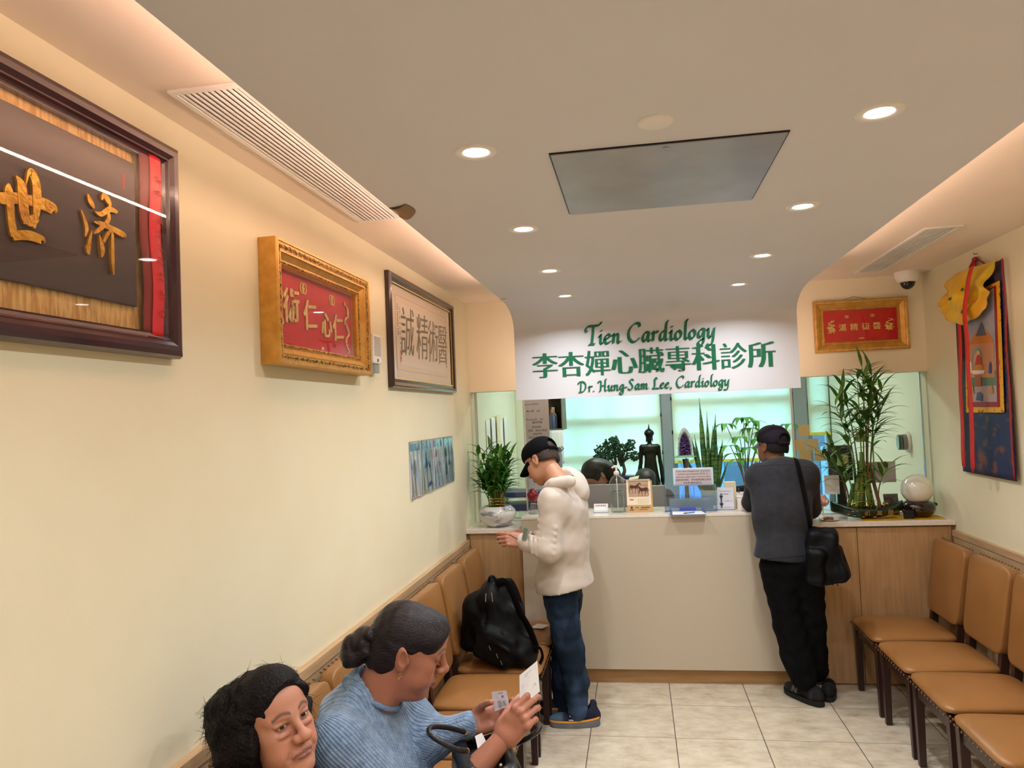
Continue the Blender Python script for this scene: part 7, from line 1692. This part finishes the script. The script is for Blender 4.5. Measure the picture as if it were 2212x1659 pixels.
def trainer(par, M, mark):
    s = SDF((-.15, -.075, -.01), (.19, .075, .15), .0045); s.ell((.075, 0, .040), (.090, .044, .038), k=.01); s.ell((-.06, 0, .055), (.075, .040, .058), k=.04); s.cap((-.04, 0, .10), (-.03, 0, .17), .034, k=.01, op='s'); s.plane((0, 0, .026), (0, 0, -1))
    V, F = s.mesh(); mx = np.clip(np.sin(V[:, 0]*60)*2-1.2, 0, 1)[:, None]; cc = L3('141416')*(1-mx)+L3('303034')*mx; o = pieces_obj('shoe', [(xf(V, npm(M)), F, cc)], mat('trainer_upper', '141416', .8, attr='col', bump=.3, bs=200), par)
    mb = MB(); mb.T = M
    def sole(u, v):
        a = 2*PI*u; c, q = math.cos(a), math.sin(a); x = .016+.150*math.copysign(abs(c)**.8, c); return (x, .049*math.copysign(abs(q)**.75, q)*(1+.04*v*(1-v)), .006*max(0, (x-.12)/.05)+(.026 if x > -.02 else .032)*v)
    mb.grid(sole, 36, 4, True); mb.add([M.inverted() @ Vector(mb.v[i*5]) for i in range(36)], [list(range(36))]); mb.add([M.inverted() @ Vector(mb.v[i*5+4]) for i in range(36)], [list(range(36))]); mb.obj('sole', mat('black_sole', '0E0E11', .6), o, smooth=40, world=True)
    if mark:
        mb = MB(); mb.T = M; Y_ = lambda x, y, d: (x, .0455+d-.25*max(0, y-.055), y)
        for st in ([(.060, .040, .012), (.052, .074, .012)], [(.052, .074, .012), (.040, .056, .012), (.028, .040, .012)], [(.028, .040, .012), (.020, .074, .012)]): ribbon(mb, [st[0], tuple((a+b)/2 for a, b in zip(st[0], st[-1])), st[-1]] if len(st) == 2 else st, Y_, .002)
        mb.obj('mark', mat('grey_mark', '55564E', .7), o, smooth=0, world=True)
    return o
trainer(m2, Matrix.Translation((.915, 4.785, .001)) @ Matrix.Rotation(math.atan2(.285, -.178), 4, 'Z'), True)
trainer(m2, Matrix.Translation((1.065, 4.865, .001)) @ Matrix.Rotation(1.32, 4, 'Z') @ Matrix.Scale(.9, 4), False)
# shoulder bag
bg = thing('shoulder_bag', 'black shoulder bag with mesh side pocket at the hip of the leaning man', 'bag', PY(1782, 1205, 4.60))
c = P3(bg.location); s = SDF(c-.22, c+.22, .006); RR = Rz(0, .10, -.25)
s.box(c+[-.01, .03, .01], (.085, .095, .150), RR, rad=.035); s.box(c+[.055, -.02, -.03], (.055, .060, .105), Rz(0, -.22, -.5), rad=.030, k=.012); s.box(c+[-.065, -.045, -.04], (.050, .045, .105), RR, rad=.03, k=.01); s.ripple(.0045, 34, 17, 9); s.ripple(.002, 90, 27, 9); V, F = s.mesh()
m_nyl = mat('black_nylon', '07080A', .5, rgb2='0D0E12', ns=20, bump=.10, bs=200, spec=.15); pieces_obj('body', [(V, F, None)], m_nyl, bg)
mb = MB(); P = []
for q in crom([(1718, 984, 0), (1724, 1005, 0), (1734, 1050, 0), (1744, 1100, 0), (1753, 1150, 0)], 6):
    r = _ray(q.x, q.y).normalized(); h_ = bv2.ray_cast(CAMP, r)
    if h_[0] is not None: P.append(h_[0]-r*.006)
P.append(Vector(c)+Vector((-.075, -.02, .13)))
mb.tube(P, .021, 8, flat=.14, up=_f); mb.obj('strap', m_nyl, bg, smooth=60, world=True)
p = P[-2]; mb = MB(); mb.box(p.x-.024, p.x+.024, p.y-.012, p.y-.005, p.z-.010, p.z-.004).box(p.x-.024, p.x+.024, p.y-.012, p.y-.005, p.z+.008, p.z+.014); mb.obj('buckle', m_black, bg, smooth=0, world=True)
tag(MB().tube([PD(1746, 1174, 4.50), PD(1755, 1178, 4.50), PD(1766, 1182, 4.51)], .004, 6).obj('lime_cord', mat('lime_plastic', '9AE04A', .5), smooth=60), 'lime green cord end in the side pocket of the shoulder bag', 'cord')
mb = MB(); mb.ell(PD(1793, 1192, 4.46), (.004, .004, .010), 8, 6); mb.obj('zip_pull', m_steel, bg, smooth=180, world=True)
for (u0, v0, u1, v1) in ((1790, 1248, 1800, 1264), (1803, 1246, 1810, 1266)): mb = MB(); mb.tube([PD(u0, v0, 4.54), PD(u1, v1, 4.53)], .007, 6, flat=.4); mb.obj('strap_end', m_nyl, bg, smooth=60, world=True)
# ======================= staff behind the counter
def staff(loc, label, face, hx):
    t = thing('person', label, 'person', (loc[0], loc[1], 0)); M = Matrix.Translation(loc) @ Matrix.Rotation(face, 4, 'Z') @ Matrix.Rotation(1.15, 4, 'Y')
    s = head_sdf(.005); V, F = s.mesh(); cc = head_col(V, L3('A87A62'), L3('8A5048'), L3('1A1412')); nk = np.array(list(M @ Vector((-.05, 0, -.18))))
    h1 = hand_pieces(Matrix.Translation((loc[0]-.12, loc[1]-.10, .78)) @ Matrix.Rotation(face, 4, 'Z'), [(.3, .3, .2)]*4, skin=L3('A87A62'), vox=.005); h2 = hand_pieces(Matrix.Translation((loc[0]+.12, loc[1]-.10, .78)) @ Matrix.Rotation(face, 4, 'Z'), [(.3, .3, .2)]*4, skin=L3('A87A62'), vox=.005, mirror=True)
    pieces_obj('body', [(xf(V, npm(M)), F, cc)]+h1+h2, m_skin, t, links=[(1, [nk, nk+[-.18, .02, -.11], (nk[0]-.20, nk[1]-.02, .84), (loc[0]-.14, loc[1]-.02, .78)], None), (2, [nk, nk+[.18, .02, -.11], (nk[0]+.20, nk[1]-.02, .84), (loc[0]+.14, loc[1]-.02, .78)], None)])
    s = SDF((-.20, -.14, -.24), (.12, .14, .15), .005); s.ell((-.015, 0, .040), (.104, .086, .092)); s.ell((-.09, 0, -.05), (.065, .085, .13), k=.04); s.ell((-.06, hx*.05, -.12), (.06, .07, .09), k=.04); s.ell((.125, 0, -.03), (.085, .075, .10), k=.01, op='s'); s.ripple(.003, 60, 3, 8, (1, 1, .3)); pieces_obj('hair', [put(s, M)], mat('staff_black_hair', '16120F', .45, rgb2='26201E', ns=30, st=(6, 6, 1), bump=.3, bs=80), t)
    s = SDF((nk[0]-.30, nk[1]-.30, .62), (nk[0]+.30, nk[1]+.30, nk[2]+.12), .010); s.cap(nk, nk-[0, 0, .12], .07, .11, k=.04); s.cap(nk+[-.17, .02, -.10], nk+[.17, .02, -.10], .07, k=.05); s.ell(nk+[0, .03, -.26], (.17, .12, .20), k=.05)
    for q in (-1, 1): s.cap(nk+[q*.18, .02, -.11], (nk[0]+q*.20, nk[1]-.02, .84), .055, .045, k=.03); s.cap((nk[0]+q*.20, nk[1]-.02, .84), (loc[0]+q*.12, loc[1]-.10, .79), .045, .035, k=.03)
    pieces_obj('top', [put(s)], mat('plum_top', '3E2A30', .9), t)
    s = SDF((loc[0]-.30, loc[1]-.2, .02), (loc[0]+.30, loc[1]+.40, .72), .011); s.ell((nk[0], nk[1]+.06, .56), (.18, .15, .12), k=.05)
    for q in (-1, 1): s.cap((nk[0]+q*.09, nk[1]+.05, .54), (nk[0]+q*.10, nk[1]-.02, .48), .08, .07, k=.04); s.cap((nk[0]+q*.10, nk[1]-.02, .48), (nk[0]+q*.10, nk[1]+.02, .06), .065, .05, k=.04)
    pieces_obj('trousers', [put(s)], m_blacktr, t); return t
staff((-.345, 6.07, 1.255), 'staff member with long dark hair bending low behind the grey monitor', -2.3, 1)
staff((.055, 6.62, 1.12), 'staff member of whom only dark hair shows behind the desk calendar', -PI/2, -1)
# ======================= left on the chairs
bp = thing('backpack', 'black backpack with a front pocket, leaning on a chair of the left row', 'backpack', (-.80, 4.06, .458))
def G(u, v, Y=4.02): return P3(PY(u, v, Y))
s = SDF((-1.14, 3.72, .44), (-.50, 4.34, 1.06), .0065)
s.box(G(1092, 1388), (.155, .125, .10), Rz(0, .25, .2), rad=.06, k=.05); s.box(G(1080, 1335), (.115, .115, .11), Rz(0, .30, .2), rad=.06, k=.06); s.ell(G(1066, 1284), (.075, .11, .085), Rz(0, .2, 0), k=.07); s.ell(G(1028, 1318), (.075, .10, .10), k=.05)
s.box(G(1070, 1398, 3.90), (.100, .035, .085), Rz(.10, .45, .15), rad=.03, k=.02); s.box(G(1021, 1362, 4.05), (.055, .10, .10), Rz(0, .1, .1), rad=.045, k=.02); s.ell(G(1130, 1405, 3.98), (.06, .10, .07), k=.04)
s.cap(G(1046, 1372, 3.87), G(1100, 1408, 3.86), .006, k=.008); s.cap(G(1046, 1372, 3.87), G(1030, 1385, 3.88), .006, k=.008)
for a, b in (((1065, 1290, 3.90), (1095, 1395, 3.88)), ((1050, 1280, 3.92), (1048, 1350, 3.90)), ((1080, 1290, 3.92), (1120, 1380, 3.88))): s.cap(G(*a), G(*b), .006, k=.012, op='s')
s.ripple(.0045, 30, 21, 9); s.ripple(.0016, 90, 22, 8); V, F = s.mesh(); V[:, 2] = np.maximum(V[:, 2], .4582)
pieces_obj('body', [(V, F, None)], m_nyl, bp)
def web(px, w, name, lab=None, fl=.22, Y=None):
    mb = MB(); mb.tube(crom([PY(*q) for q in px], 5), w, 8, flat=fl, up=(.2, 1, .2)); return mb.obj(name, m_nyl, bp, smooth=60, world=True)
web([(1072, 1262, 3.96), (1092, 1258, 3.93), (1108, 1285, 3.92), (1122, 1320, 3.92), (1140, 1352, 3.93), (1154, 1385, 3.93), (1156, 1408, 3.94)], .024, 'strap')
web([(1088, 1266, 4.05), (1100, 1256, 4.06), (1114, 1280, 4.08), (1126, 1318, 4.10)], .020, 'strap')
web([(1152, 1398, 3.90), (1166, 1400, 3.88), (1172, 1418, 3.87), (1166, 1434, 3.88)], .011, 'strap_end')
web([(1056, 1262, 3.98), (1058, 1248, 3.97), (1066, 1246, 3.98), (1072, 1258, 3.99)], .008, 'haul_loop', fl=.6)
mb = MB()
for u, v in ((1056, 1395), (1072, 1412), (1081, 1427)): p = PY(u, v, 3.845); mb.tube([p, p+Vector((.008, 0, -.022))], .0018, 5)
mb.obj('reflective_tabs', m_steel, bp, smooth=60, world=True)
for (a, b) in (((1050, 1282), (1049, 1300)), ((1062, 1280), (1064, 1300))): mb = MB(); mb.tube([PY(*a, 3.90), PY(*b, 3.89)], .003, 5); mb.obj('zip_pull', m_steel, bp, smooth=60, world=True)
tag(MB().prism([(-.70, 4.60), (-.62, 4.58), (-.585, 4.66), (-.66, 4.69)], 'z', .4705, .4713).obj('loose_paper', m_paper, smooth=0), 'white slip lying on the farthest chair of the left row', 'paper')
